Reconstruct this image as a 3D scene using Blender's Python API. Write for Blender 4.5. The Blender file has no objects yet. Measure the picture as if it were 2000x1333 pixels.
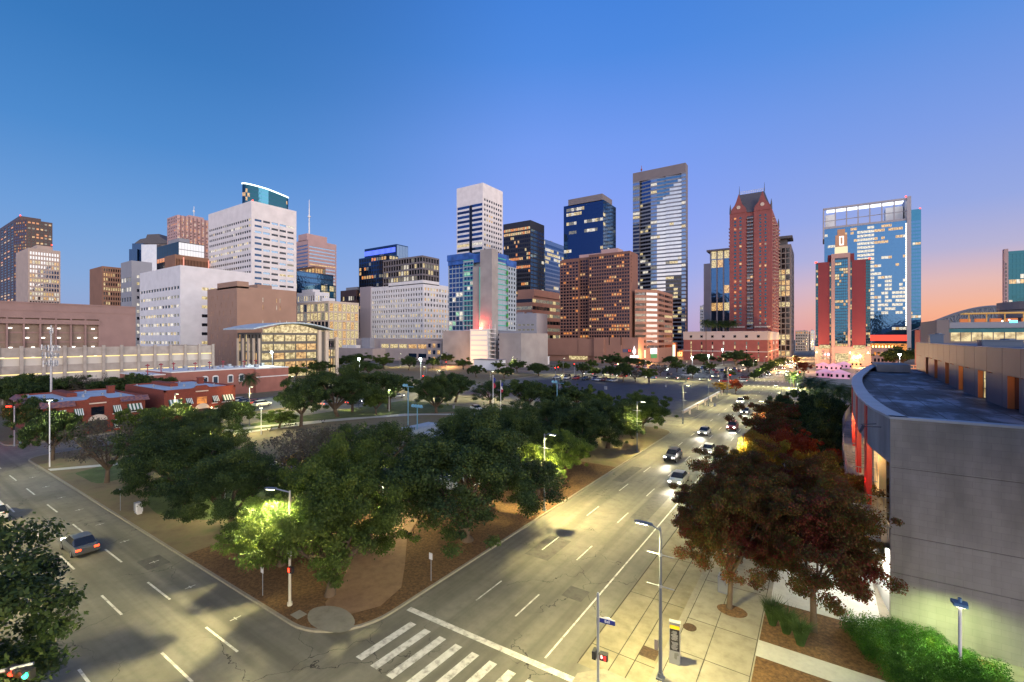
import bpy, math, random
import numpy as np
from mathutils import Vector, Matrix
random.seed(7); RNG = np.random.default_rng(7)
sc = bpy.context.scene; COL = sc.collection
# ------------------------------------------------------------------ camera
H = 19.0; FPX = 893.0; HY = 660.0; YAW = math.radians(33.9)
cd = bpy.data.cameras.new("camera"); cam = bpy.data.objects.new("camera", cd); COL.objects.link(cam)
cam.location = (0, 0, H); cam.rotation_euler = (math.radians(90), 0, YAW)
cd.sensor_width = 36; cd.lens = FPX/2000*36; cd.shift_y = -6.5/2000; cd.clip_start = .3; cd.clip_end = 8000
sc.camera = cam
# ------------------------------------------------------------------ exposure
sc.view_settings.view_transform = 'Standard'; sc.view_settings.look = 'None'
sc.view_settings.exposure = 0.0; sc.view_settings.gamma = 1.0
cy = sc.cycles; cy.use_denoising = True; cy.max_bounces = 5; cy.diffuse_bounces = 2; cy.glossy_bounces = 3
cy.transmission_bounces = 3; cy.transparent_max_bounces = 6; cy.sample_clamp_indirect = 3.0; cy.sample_clamp_direct = 0
cy.caustics_reflective = False; cy.caustics_refractive = False
# ------------------------------------------------------------------ dusk sky
def lin(c): return tuple(((v/255)/12.92 if v/255 <= .04045 else ((v/255+.055)/1.055)**2.4) for v in c[:3]) + (1,)
w = bpy.data.worlds.new("World"); sc.world = w; w.use_nodes = True
nt = w.node_tree; nt.nodes.clear(); N = nt.nodes.new; L = nt.links.new
out = N('ShaderNodeOutputWorld'); bg = N('ShaderNodeBackground'); tc = N('ShaderNodeTexCoord')
sep = N('ShaderNodeSeparateXYZ'); L(tc.outputs['Generated'], sep.inputs[0])
def ramp(stops):
    r = N('ShaderNodeValToRGB'); r.color_ramp.interpolation = 'EASE' if len(stops) < 3 else 'LINEAR'
    e = r.color_ramp.elements
    while len(e) < len(stops): e.new(.5)
    for k, (p, c) in enumerate(stops):
        e[k].position = p; e[k].color = lin(c) if len(c) == 3 else (c[0], c[1], c[2], 1)
    L(sep.outputs[2], r.inputs[0]); return r
A = ramp([(0, (126,158,210)), (.1, (104,150,214)), (.2, (82,140,210)), (.32, (44,122,198)), (.45, (14,106,182)), (.7, (16,84,160)), (1, (14,60,130))])
B = ramp([(0, (158,164,218)), (.08, (138,158,232)), (.22, (128,152,240)), (.38, (106,146,236)), (.52, (66,130,222)), (.65, (44,118,212)), (1, (26,80,165))])
Cc = ramp([(0, (250,158,112)), (.045, (244,172,140)), (.09, (224,178,176)), (.14, (176,170,208)), (.21, (142,160,222)), (.32, (118,150,226)), (.48, (76,136,220)), (1, (30,84,170))])
D = ramp([(0, (2.6, 1.9, 1.5, 1)), (.06, (3.0, 2.5, 2.2, 1)), (.2, (2.6, 2.45, 2.4, 1)), (.42, (.62, .72, .98, 1)), (.7, (.12, .2, .42, 1)), (1, (.03, .1, .35, 1))])
def dotn(az):
    hz = N('ShaderNodeVectorMath'); hz.operation = 'MULTIPLY'; L(tc.outputs['Generated'], hz.inputs[0]); hz.inputs[1].default_value = (1, 1, 0)
    nn = N('ShaderNodeVectorMath'); nn.operation = 'NORMALIZE'; L(hz.outputs[0], nn.inputs[0])
    dt = N('ShaderNodeVectorMath'); dt.operation = 'DOT_PRODUCT'; L(nn.outputs[0], dt.inputs[0])
    dt.inputs[1].default_value = (math.cos(math.radians(az)), math.sin(math.radians(az)), 0); return dt
def mapr(src, a, b):
    m = N('ShaderNodeMapRange'); m.interpolation_type = 'SMOOTHSTEP'; L(src, m.inputs[0]); m.inputs[1].default_value = a; m.inputs[2].default_value = b; return m
def mix(f, a, b):
    m = N('ShaderNodeMixRGB'); L(f, m.inputs[0]); L(a, m.inputs[1]); L(b, m.inputs[2]); return m.outputs[0]
dS = dotn(-30).outputs['Value']; dL = dotn(178).outputs['Value']
m1 = mix(mapr(dL, .50, 1.0).outputs[0], B.outputs[0], A.outputs[0])
m2 = mix(mapr(dotn(60).outputs['Value'], .64, .99).outputs[0], m1, Cc.outputs[0])
m3 = mix(mapr(dS, .05, .75).outputs[0], m2, D.outputs[0])
# physical dusk sky added on top of the graded colours
sky = N('ShaderNodeTexSky'); sky.sky_type = 'NISHITA'; sky.sun_disc = False
SUN_EL = math.radians(2.0); SUN_AZ = math.radians(-30)
sky.sun_elevation = SUN_EL; sky.sun_rotation = math.radians(90) - SUN_AZ
bg2 = N('ShaderNodeBackground'); bg2.inputs[1].default_value = .05; L(sky.outputs[0], bg2.inputs[0])
L(m3, bg.inputs[0]); bg.inputs[1].default_value = .98
ad = N('ShaderNodeAddShader'); L(bg.outputs[0], ad.inputs[0]); L(bg2.outputs[0], ad.inputs[1]); L(ad.outputs[0], out.inputs[0])
sl = bpy.data.lights.new('sun', 'SUN'); sl.energy = 1.2; sl.angle = math.radians(30); sl.color = (1, .88, .84)
so = bpy.data.objects.new('sun', sl); COL.objects.link(so)
sd = Vector((math.cos(SUN_AZ)*math.cos(math.radians(16)), math.sin(SUN_AZ)*math.cos(math.radians(16)), math.sin(math.radians(16))))
so.rotation_euler = sd.to_track_quat('Z', 'Y').to_euler()

# ------------------------------------------------------------------ geometry helpers
F0, F1 = -math.sin(YAW), math.cos(YAW); R0, R1 = math.cos(YAW), math.sin(YAW)
def T(px): return (px-1000)/FPX
def PT(px, d): return (d*(F0+T(px)*R0), d*(F1+T(px)*R1))
def G(px, py): return PT(px, FPX*H/(py-HY))
def onY(px, Y): return Y/(F1+T(px)*R1)*(F0+T(px)*R0)          # X where the ray meets plane y=Y
def onX(px, X): return X/(F0+T(px)*R0)*(F1+T(px)*R1)          # Y where the ray meets plane x=X
def ZH(py, d): return H-(py-HY)/FPX*d
def depth(x, y): return x*F0+y*F1
OFF = {}
def tag(o, label=None, cat=None, group=None, kind=None):
    if label: o['label'] = label
    if cat: o['category'] = cat
    if group: o['group'] = group
    if kind: o['kind'] = kind
    return o
def empty(name, loc=(0,0,0), rz=0, label=None, cat=None, group=None):
    o = bpy.data.objects.new(name, None); COL.objects.link(o); o.location = loc; o.rotation_euler = (0,0,rz)
    o.empty_display_size = .3
    tag(o, label, cat, group); OFF[o.name] = Vector(loc); return o
class MB:
    def __init__(s): s.v = []; s.f = []; s.m = []
    def quad(s, a, b, c, d, m=0):
        n = len(s.v); s.v += [a,b,c,d]; s.f.append((n,n+1,n+2,n+3)); s.m.append(m)
    def poly(s, pts, m=0):
        n = len(s.v); s.v += list(pts); s.f.append(tuple(range(n, n+len(pts)))); s.m.append(m)
    def box(s, x0, y0, z0, x1, y1, z1, m=0):
        if x0 > x1: x0, x1 = x1, x0
        if y0 > y1: y0, y1 = y1, y0
        n = len(s.v); s.v += [(x0,y0,z0),(x1,y0,z0),(x1,y1,z0),(x0,y1,z0),(x0,y0,z1),(x1,y0,z1),(x1,y1,z1),(x0,y1,z1)]
        for q in ((0,3,2,1),(4,5,6,7),(0,1,5,4),(1,2,6,5),(2,3,7,6),(3,0,4,7)): s.f.append(tuple(n+i for i in q)); s.m.append(m)
    def obox(s, c, u, L_, W_, z0, z1, m=0):       # box centred at c (2d), long axis u
        ux, uy = u; vx, vy = -uy, ux; p = []
        for a, b in ((-.5,-.5),(.5,-.5),(.5,.5),(-.5,.5)): p.append((c[0]+ux*L_*a+vx*W_*b, c[1]+uy*L_*a+vy*W_*b))
        s.prism(p, z0, z1, m)
    def prism(s, pts, z0, z1, m=0, cap=True):
        k = len(pts); n = len(s.v)
        s.v += [(p[0],p[1],z0) for p in pts]+[(p[0],p[1],z1) for p in pts]
        for i in range(k): s.f.append((n+i, n+(i+1)%k, n+k+(i+1)%k, n+k+i)); s.m.append(m)
        if cap: s.f.append(tuple(n+k+i for i in range(k))); s.m.append(m); s.f.append(tuple(n+i for i in reversed(range(k)))); s.m.append(m)
    def tube(s, pts, rad, k=6, m=0, cap=True):
        pts = [Vector(p) for p in pts]; n0 = len(s.v)
        if not hasattr(rad, '__len__'): rad = [rad]*len(pts)
        for i, p in enumerate(pts):
            t = (pts[min(i+1,len(pts)-1)]-pts[max(i-1,0)])
            t = t.normalized() if t.length > 1e-9 else Vector((0,0,1))
            a = t.cross(Vector((0,0,1))) if abs(t.z) < .95 else t.cross(Vector((1,0,0)))
            a.normalize(); b = t.cross(a)
            for j in range(k):
                th = 2*math.pi*j/k; q = p+rad[i]*(a*math.cos(th)+b*math.sin(th)); s.v.append(tuple(q))
        for i in range(len(pts)-1):
            for j in range(k):
                j2 = (j+1) % k; s.f.append((n0+i*k+j, n0+i*k+j2, n0+(i+1)*k+j2, n0+(i+1)*k+j)); s.m.append(m)
        if cap:
            s.f.append(tuple(n0+j for j in reversed(range(k)))); s.m.append(m)
            s.f.append(tuple(n0+(len(pts)-1)*k+j for j in range(k))); s.m.append(m)
    def cyl(s, x, y, z0, z1, r0, r1=None, k=12, m=0): s.tube([(x,y,z0),(x,y,z1)], [r0, r0 if r1 is None else r1], k, m)
    def build(s, name, mats, parent=None, smooth=False, origin=None):
        if not s.f: return None
        if not isinstance(mats, (list, tuple)): mats = [mats]
        o_ = Vector((0,0,0)); 
        if parent is not None: o_ = OFF.get(parent.name, Vector((0,0,0)))
        elif origin is not None: o_ = Vector(origin)
        me = bpy.data.meshes.new(name)
        me.from_pydata([(v[0]-o_.x, v[1]-o_.y, v[2]-o_.z) for v in s.v], [], s.f)
        for m in mats: me.materials.append(m)
        if len(mats) > 1: me.polygons.foreach_set('material_index', s.m)
        if smooth: me.polygons.foreach_set('use_smooth', [True]*len(s.f))
        me.update()
        o = bpy.data.objects.new(name, me); COL.objects.link(o)
        if parent is not None: o.parent = parent; OFF[o.name] = o_
        else: o.location = o_; OFF[o.name] = o_
        return o
def struct(mb, name, mats, label=None, **k):
    o = mb.build(name, mats, **k); o['kind'] = 'structure'
    if label: o['label'] = label
    return o
def copy_tree(o, parent=None):
    c = o.copy(); COL.objects.link(c)
    if parent: c.parent = parent
    for ch in o.children: copy_tree(ch, c)
    return c

# ------------------------------------------------------------------ materials
MATS = {}
def mat(name, col, rough=.7, metal=0., noise=0., nscale=1., bump=0., bscale=10., spec=.5, coord='Object', dark=None, detail=4, emis=None, es=0, stretch=None):
    m = bpy.data.materials.new(name); m.use_nodes = True; n = m.node_tree; P = n.nodes['Principled BSDF']
    P.inputs['Roughness'].default_value = rough; P.inputs['Metallic'].default_value = metal
    P.inputs['Specular IOR Level'].default_value = spec; P.inputs['Base Color'].default_value = (*col, 1)
    tc_ = None
    def vec(sc_):
        nonlocal tc_
        if tc_ is None: tc_ = n.nodes.new('ShaderNodeTexCoord')
        mp = n.nodes.new('ShaderNodeMapping'); n.links.new(tc_.outputs[coord], mp.inputs[0])
        mp.inputs['Scale'].default_value = stretch or (1,1,1); return mp.outputs[0]
    if noise:
        t = n.nodes.new('ShaderNodeTexNoise'); t.inputs['Scale'].default_value = nscale; t.inputs['Detail'].default_value = detail; n.links.new(vec(1), t.inputs[0])
        r = n.nodes.new('ShaderNodeMapRange'); n.links.new(t.outputs['Fac'], r.inputs[0]); r.inputs[1].default_value = .3; r.inputs[2].default_value = .7
        mx = n.nodes.new('ShaderNodeMixRGB'); n.links.new(r.outputs[0], mx.inputs[0])
        d_ = dark or tuple(c*(1-noise) for c in col); mx.inputs[1].default_value = (*d_, 1); mx.inputs[2].default_value = (*[min(1,c*(1+noise*.4)) for c in col], 1)
        n.links.new(mx.outputs[0], P.inputs['Base Color'])
    if bump:
        t = n.nodes.new('ShaderNodeTexNoise'); t.inputs['Scale'].default_value = bscale; t.inputs['Detail'].default_value = 3; n.links.new(vec(1), t.inputs[0])
        b = n.nodes.new('ShaderNodeBump'); b.inputs['Strength'].default_value = bump; b.inputs['Distance'].default_value = .3; n.links.new(t.outputs['Fac'], b.inputs['Height']); n.links.new(b.outputs[0], P.inputs['Normal'])
    if emis: P.inputs['Emission Color'].default_value = (*emis, 1); P.inputs['Emission Strength'].default_value = es
    MATS[name] = m; return m
def emit(name, col, s): return mat(name, (.02,.02,.02), .5, emis=col, es=s)
def litwin(name, c1, c2, s, base=(.03,.04,.05)):
    # a lit room behind glass: uneven ceiling light, furniture and blinds, plus the sky in the pane
    m = mat(name, base, .08, spec=.8); n = m.node_tree; P = n.nodes['Principled BSDF']
    t = n.nodes.new('ShaderNodeTexCoord'); nz = n.nodes.new('ShaderNodeTexNoise'); nz.inputs['Scale'].default_value = .9; nz.inputs['Detail'].default_value = 5
    g = n.nodes.new('ShaderNodeNewGeometry'); n.links.new(g.outputs['Position'], nz.inputs[0])
    r = n.nodes.new('ShaderNodeValToRGB'); e = r.color_ramp.elements; e[0].position = .36; e[0].color = (*c2, 1); e[1].position = .62; e[1].color = (*c1, 1)
    n.links.new(nz.outputs['Fac'], r.inputs[0]); n.links.new(r.outputs[0], P.inputs['Emission Color']); P.inputs['Emission Strength'].default_value = s
    return m
def glass(name, col, metal=.85, rough=.06, wob=.12, ws=.35):
    m = mat(name, col, rough, metal, spec=.9); n = m.node_tree; P = n.nodes['Principled BSDF']
    g = n.nodes.new('ShaderNodeNewGeometry'); nz = n.nodes.new('ShaderNodeTexNoise'); nz.inputs['Scale'].default_value = ws; nz.inputs['Detail'].default_value = 2; n.links.new(g.outputs['Position'], nz.inputs[0])
    b = n.nodes.new('ShaderNodeBump'); b.inputs['Strength'].default_value = wob; b.inputs['Distance'].default_value = .5; n.links.new(nz.outputs['Fac'], b.inputs['Height']); n.links.new(b.outputs[0], P.inputs['Normal'])
    return m
g_dark = glass('dark_glass', (.014,.02,.035), .5)
g_black = glass('black_glass', (.010,.011,.015), .5)
g_navy = glass('navy_glass', (.022,.06,.14), .8)
g_blue = glass('blue_glass', (.04,.12,.26), .85)
g_teal = glass('teal_glass', (.008,.07,.11), .8)
g_sky = glass('pale_glass', (.22,.32,.44), .9)
g_mirror = glass('mirror_glass', (.40,.42,.46), 1., .04, .25, .15)
g_cyan = glass('cyan_glass', (.018,.11,.21), .8)
l_warm = litwin('lit_window_warm', (1.0,.62,.24), (.30,.13,.04), 1.0)
l_yel = litwin('lit_window_yellow', (1.0,.80,.40), (.32,.22,.08), .95)
l_white = litwin('lit_window_white', (1.0,.92,.75), (.38,.33,.26), 1.0)
l_orange = litwin('lit_window_orange', (1.0,.36,.06), (.35,.09,.02), 1.1)
l_dim = litwin('lit_window_dim', (.30,.26,.16), (.05,.06,.07), .9)
l_green = litwin('lit_window_green', (.55,1.0,.62), (.12,.3,.2), .8)
WM = dict(dark=g_dark, black=g_black, navy=g_navy, blue=g_blue, teal=g_teal, sky=g_sky, mirror=g_mirror, cyan=g_cyan, warm=l_warm, yel=l_yel, white=l_white, orange=l_orange, dim=l_dim, green=l_green)

white_stone = mat('white_stone', (.80,.77,.76), .8, noise=.12, nscale=.15)
white_conc = mat('white_concrete', (.76,.76,.78), .8, noise=.1, nscale=.2)
grey_wall = mat('grey_wall', (.32,.33,.37), .8, noise=.1, nscale=.1)
tan_stone = mat('tan_stone', (.50,.40,.34), .8, noise=.12, nscale=.12)
brown_stone = mat('brown_stone', (.29,.155,.10), .8, noise=.15, nscale=.1)
brown_dark = mat('dark_brown_granite', (.10,.06,.055), .5, noise=.2, nscale=.1)
tan_conc = mat('tan_concrete', (.38,.24,.175), .85, noise=.1, nscale=.15)
rose_conc = mat('rose_concrete', (.33,.175,.13), .85, noise=.1, nscale=.15)
pink_gran = mat('pink_granite', (.52,.34,.32), .6, noise=.1, nscale=.1)
grid_grey = mat('grey_granite', (.20,.18,.19), .7, noise=.1, nscale=.1)
red_brick = mat('red_brick_tower', (.28,.09,.085), .85, noise=.15, nscale=.25)
red_panel = mat('red_panel', (.23,.035,.042), .7, noise=.08, nscale=.2)
mauve_gar = mat('mauve_garage_concrete', (.31,.20,.18), .85, noise=.15, nscale=.2)
garage_conc = mat('garage_concrete', (.42,.37,.33), .85, noise=.22, nscale=.5)
dark_metal = mat('dark_metal', (.07,.07,.08), .45, .6)
slate = mat('slate_roof', (.10,.10,.12), .7, noise=.2, nscale=1)
roof_grey = mat('roof_membrane', (.25,.26,.28), .9, noise=.2, nscale=.3)
roof_pale = mat('pale_roof_membrane', (.50,.60,.66), .7, noise=.18, nscale=.5)
steel = mat('galvanised_steel', (.38,.40,.43), .45, .7)
paint_white = mat('white_paint', (.78,.78,.76), .5)
cream = mat('cream_panel', (.62,.52,.42), .8)
lamp_e = emit('lamp_lens', (1.0,.97,.62), 14)
lamp_w = emit('floodlight_lens', (.85,1.0,.9), 60)
red_e = emit('red_signal', (1.0,.03,.01), 9); green_e = emit('green_signal', (.02,1.0,.45), 7)
head_e = emit('headlight_lens', (1.0,.93,.78), 22); tail_e = emit('taillight_lens', (1.0,.05,.01), 7)

# ------------------------------------------------------------------ facades
PANES = {}
def facade(wb, p0, p1, z0, z1, nx, ny, wf=.6, hf=.5, rec=.35, side=1., top=1., bot=1., lit=.2, dark='dark', kinds=('yel','white','dim'), skip=None, force=None, m=0, flo=None, noise_floor=True):
    """adds a wall with nx*ny recessed openings; p0->p1 left to right seen from outside. returns pane records"""
    x0, y0 = p0; x1, y1 = p1; Lw = math.hypot(x1-x0, y1-y0); ux, uy = (x1-x0)/Lw, (y1-y0)/Lw; nxn, nyn = uy, -ux
    def q(a, b, z, zz, d=0.): # quad in wall coordinates
        wb.quad((x0+ux*a-nxn*d, y0+uy*a-nyn*d, z), (x0+ux*b-nxn*d, y0+uy*b-nyn*d, z), (x0+ux*b-nxn*d, y0+uy*b-nyn*d, zz), (x0+ux*a-nxn*d, y0+uy*a-nyn*d, zz), m)
    if nx == 0 or ny == 0: q(0, Lw, z0, z1); return []
    cw = (Lw-2*side)/nx; chh = (z1-z0-top-bot)/ny; ww = cw*wf; wh = chh*hf
    q(0, Lw, z0, z0+bot+(chh-wh)/2); q(0, Lw, z1-top-(chh-wh)/2, z1)
    panes = []
    for j in range(ny):
        za = z0+bot+chh*j+(chh-wh)/2; zb = za+wh
        if j: q(0, Lw, za-(chh-wh), za)
        pf = lit*random.choice((.15,.6,1.2,1.9,3.8)) if noise_floor and lit < .7 else lit
        if flo and j in flo: pf = flo[j]
        prev = 0.; run = None
        for i in range(nx):
            a = side+cw*i+(cw-ww)/2; b = a+ww
            if skip and skip(i, j): continue
            q(prev, a, za, zb); prev = b
            def Pq(s_, z, d): return (x0+ux*s_-nxn*d, y0+uy*s_-nyn*d, z)
            wb.quad(Pq(a,za,0), Pq(a,zb,0), Pq(a,zb,rec), Pq(a,za,rec), m); wb.quad(Pq(b,za,rec), Pq(b,zb,rec), Pq(b,zb,0), Pq(b,za,0), m)
            wb.quad(Pq(a,zb,0), Pq(b,zb,0), Pq(b,zb,rec), Pq(a,zb,rec), m); wb.quad(Pq(a,za,rec), Pq(b,za,rec), Pq(b,za,0), Pq(a,za,0), m)
            if run is None or random.random() < .45: run = random.random() < pf
            k = random.choice(kinds) if run else dark
            if force:
                k2 = force(i, j)
                if k2: k = k2
            c = Pq((a+b)/2, (za+zb)/2, rec-.02); panes.append((c, ww, wh, math.atan2(uy, ux), k))
        q(prev, Lw, za, zb)
    return panes
def pane_mesh(w_, h_, k):
    key = (round(w_,2), round(h_,2), k)
    if key not in PANES:
        me = bpy.data.meshes.new('window'); a, b = w_/2, h_/2
        me.from_pydata([(-a,0,-b),(a,0,-b),(a,0,b),(-a,0,b)], [], [(0,1,2,3)]); me.materials.append(WM[k]); PANES[key] = me
    return PANES[key]
def put_panes(root, panes, name='window', cap=99):
    o_ = OFF[root.name]
    panes = sorted(panes, key=lambda p: -(p[1]*p[2])/max(1, (depth(p[0][0], p[0][1])**2)))
    for (c, w_, h_, a, k) in panes[:cap]:
        o = bpy.data.objects.new(name, pane_mesh(w_, h_, k)); COL.objects.link(o); o.parent = root
        o.location = Vector(c)-o_; o.rotation_euler = (0,0,a)
    rest = panes[cap:]
    if rest:
        mb = MB(); ks = sorted({p[4] for p in rest})
        for (c, w_, h_, a, k) in rest:
            ca, sa = math.cos(a)*w_/2, math.sin(a)*w_/2
            mb.quad((c[0]-ca,c[1]-sa,c[2]-h_/2),(c[0]+ca,c[1]+sa,c[2]-h_/2),(c[0]+ca,c[1]+sa,c[2]+h_/2),(c[0]-ca,c[1]-sa,c[2]+h_/2), ks.index(k))
        o = mb.build(name, [WM[k] for k in ks], root); o['kind'] = 'stuff'
def tower(name, label, pc, d, pl, pr, pt, wall, LF=None, RF=None, cat='building', base=0., roof=None, depthm=None, chamfer=None, cap=99, par=.9):
    """grid aligned block: corner seen at column pc and distance d, left face out to column pl, right face to pr, roof line at row pt on the corner"""
    C = PT(pc, d); zt = ZH(pt, d); xl = onY(pl, C[1]); yr = onX(pr, C[0]) if pr > pc+.5 else C[1]+(depthm or 30)
    if xl > C[0]-2: xl = C[0]-(depthm or 30)
    root = empty(name, (C[0], C[1], 0), 0, label, cat)
    wb = MB(); panes = []
    if LF is not None: panes += facade(wb, (xl, C[1]), C, base, zt, **LF)
    else: wb.quad((xl,C[1],base),(C[0],C[1],base),(C[0],C[1],zt),(xl,C[1],zt))
    if RF is not None: panes += facade(wb, C, (C[0], yr), base, zt, **RF)
    else: wb.quad((C[0],C[1],base),(C[0],yr,base),(C[0],yr,zt),(C[0],C[1],zt))
    wb.quad((C[0],yr,base),(xl,yr,base),(xl,yr,zt),(C[0],yr,zt)); wb.quad((xl,yr,base),(xl,C[1],base),(xl,C[1],zt),(xl,yr,zt))
    # parapet and inset roof
    t = .5
    for a, b, c, e in ((xl,C[1],C[0],C[1]),(C[0],C[1],C[0],yr),(C[0],yr,xl,yr),(xl,yr,xl,C[1])):
        pass
    ix0, iy0, ix1, iy1 = xl+t, C[1]+t, C[0]-t, yr-t
    ring_o = [(xl,C[1]),(C[0],C[1]),(C[0],yr),(xl,yr)]; ring_i = [(ix0,iy0),(ix1,iy0),(ix1,iy1),(ix0,iy1)]
    for i in range(4):
        j = (i+1) % 4; a, b, c_, e = ring_o[i], ring_o[j], ring_i[j], ring_i[i]
        wb.quad((*a,zt),(*b,zt),(*c_,zt),(*e,zt)); wb.quad((*e,zt),(*c_,zt),(*c_,zt-par),(*e,zt-par))
    wb.build('wall', wall, root)
    rb = MB(); rb.quad((ix0,iy0,zt-par),(ix1,iy0,zt-par),(ix1,iy1,zt-par),(ix0,iy1,zt-par)); rb.build('roof', roof or roof_grey, root)
    rq = random.Random(int(pc*7+d)); wX, wY = abs(C[0]-xl), abs(yr-C[1])
    for k in range(3):
        a_ = rq.uniform(.12,.7); b_ = rq.uniform(.12,.7); x_ = xl+wX*a_; y_ = C[1]+wY*b_; ub = MB(); ub.box(x_, y_, zt-par, x_+wX*rq.uniform(.08,.18), y_+wY*rq.uniform(.08,.18), zt+rq.uniform(.2,2.2)); ub.build('rooftop_unit', steel if k else grey_wall, root)
    put_panes(root, panes, cap=cap)
    root_info = dict(root=root, C=C, zt=zt, xl=xl, yr=yr, d=d); return root_info
def roofbox(info, fx0, fx1, fy0, fy1, h, m, name='penthouse', z=None):
    x0 = info['xl']+(info['C'][0]-info['xl'])*fx0; x1 = info['xl']+(info['C'][0]-info['xl'])*fx1
    y0 = info['C'][1]+(info['yr']-info['C'][1])*fy0; y1 = info['C'][1]+(info['yr']-info['C'][1])*fy1
    z0 = (info['zt'] if z is None else z)-.9; mb = MB(); mb.box(x0,y0,z0,x1,y1,z0+.9+h); return mb.build(name, m, info['root'])
def beacon(info, x, y, z):
    mb = MB(); mb.cyl(x, y, z-1.5, z+1.2, .12, k=5); mb.build('beacon_post', dark_metal, info['root'])
    mb = MB(); mb.cyl(x, y, z+1.2, z+2.2, .5, k=6); mb.build('beacon', red_e, info['root'])

# ================================================================== THE SKYLINE
def W(nx, ny, **k): return dict(nx=nx, ny=ny, **k)
# 1 far left dark tower with chamfered corner
def poly_tower(name, label, pts, z1, wall, specs, roofm=None, cap=99, base=0., cat='building'):
    root = empty(name, (pts[0][0], pts[0][1], 0), 0, label, cat); wb = MB(); panes = []
    n = len(pts)
    for i in range(n):
        a, b = pts[i], pts[(i+1) % n]; s = specs[i] if i < len(specs) else None
        if s: panes += facade(wb, a, b, base, z1, **s)
        else: wb.quad((*a,base),(*b,base),(*b,z1),(*a,z1))
    wb.build('wall', wall, root); rb = MB(); rb.poly([(*p, z1) for p in pts]); rb.build('roof', roofm or roof_grey, root)
    put_panes(root, panes, cap=cap); return root
d = 650; c1 = PT(27, d); c2 = PT(52, 640); xl = onY(-60, c1[1]); yr = c2[1]+26
zt = ZH(432, d)
s = dict(wf=.62, hf=.55, side=.5, top=2, bot=0, lit=.14, kinds=('orange','warm','dim'), dark='black')
rt = poly_tower('office_tower', 'tall dark brown granite tower with a chamfered corner at the far left edge', [(xl,c1[1]), c1, c2, (c2[0],yr), (xl,yr)], zt, brown_dark,
   [W(16,46,**s), W(7,46,**dict(s,dark='sky',lit=.3)), W(6,46,**s)])
mb = MB(); mb.box(xl+8, c1[1]+6, zt, c1[0]-2, yr-6, zt+9); mb.build('penthouse', brown_dark, rt)
for q in ((xl+30, c1[1]+7), (c1[0]-4, c1[1]+7)):
    mb = MB(); mb.cyl(q[0], q[1], zt+9, zt+10.6, .6, k=6); mb.build('beacon', red_e, rt)
# 2 tan tower
i = tower('office_tower', 'tan stone tower with bright square windows, in front of the dark brown tower', 55, 520, 31, 118, 484, tan_stone,
   None, W(11,23,wf=.66,hf=.66,side=1,top=3,bot=0,lit=.25,dark='mirror',kinds=('yel','white','warm'), force=lambda a,b: ('dark' if random.random()<.8 else 'yel') if (b<8 and a>2) else None))
roofbox(i, .1, .9, .3, .8, 5, tan_stone)
beacon(i, i['C'][0]-4, i['C'][1]+20, i['zt']+5)
# 3 brown tower
i = tower('office_tower', 'brown tower with a blank left side standing left of the grey slab building', 200, 430, 175, 240, 520, brown_stone,
   None, W(8,19,wf=.55,hf=.6,side=.6,top=1,bot=0,lit=.5,dark='dark',kinds=('yel','warm','yel'), force=lambda a,b: 'black' if b==18 else None))
beacon(i, i['C'][0]-2, i['C'][1]+18, i['zt'])
# 4 grey slab
i = tower('office_building', 'grey slab building with a blank wall above small windows, behind the brown garage', 257, 300, 236, 297, 509, grey_wall,
   W(4,9,wf=.75,hf=.42,side=.4,top=9,bot=2,lit=.3), W(5,13,wf=.7,hf=.4,side=.5,top=8,bot=2,lit=.5,kinds=('yel','white'),skip=lambda a,b: a<1 or (b>9 and a>4)))
# 5 white building with window bands
i = tower('office_building', 'low white building with eight rows of paired windows and a wide blank side', 352, 262, 273, 492, 518, white_conc,
   W(14,8,wf=.82,hf=.32,side=1,top=10,bot=8,lit=.35,kinds=('dim','yel','white')),
   W(8,8,wf=.8,hf=.34,side=1.2,top=10,bot=8,lit=.5,kinds=('dim','yel'),skip=lambda a,b: not (a in (2,) or (b==7 and a in (2,3,4)))))
roofbox(i, .3, .55, .15, .4, 1.5, grey_wall)
# 6 tall white tower
i = tower('office_tower', 'tall white stone tower with blank parapet and rows of paired windows, left of centre', 491, 380, 407, 579, 392, white_stone,
   W(20,21,wf=.78,hf=.40,side=1,top=13,bot=18,lit=.4,kinds=('dim','yel','white')),
   W(5,21,wf=.82,hf=.36,side=2,top=13,bot=18,lit=.35,kinds=('yel','dim','white'),force=lambda a,b: 'navy' if a==0 and b!=18 else ('sky' if random.random()<.45 else None)))
roofbox(i, .05, .55, .3, .6, 2, dark_metal)
beacon(i, i['C'][0]-22, i['C'][1]+12, i['zt']+5)
# 7 rose granite tower with faceted bays
d = 560; C = PT(346, d); xr = C[0]; yr7 = onX(409, C[0]); z7 = ZH(420, d)
rt = empty('office_tower', (C[0],C[1],0), 0, 'rose granite tower with glittering vertical bays, behind the tall white tower', 'building')
wb = MB(); panes = facade(wb, (C[0]-30, C[1]), C, 0, z7, 6, 44, .5, .5, lit=.2, kinds=('warm','orange'), side=.5)
n7 = 8
for k in range(n7):
    ya = C[1]+(yr7-C[1])*k/n7; yb = C[1]+(yr7-C[1])*(k+1)/n7; ym = (ya+yb)/2
    panes += facade(wb, (C[0],ya), (C[0]+2.2,ym), 0, z7, 2, 44, .55, .5, lit=.5, kinds=('warm','orange','white'), side=.3, top=3, bot=0, dark='dark')
    panes += facade(wb, (C[0]+2.2,ym), (C[0],yb), 0, z7, 2, 44, .55, .5, lit=.45, kinds=('warm','white','orange'), side=.3, top=3, bot=0, dark='sky')
wb.poly([(C[0]-30,C[1],z7),(C[0],C[1],z7),(C[0],yr7,z7),(C[0]-30,yr7,z7)]); wb.build('wall', pink_gran, rt); put_panes(rt, panes)
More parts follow.
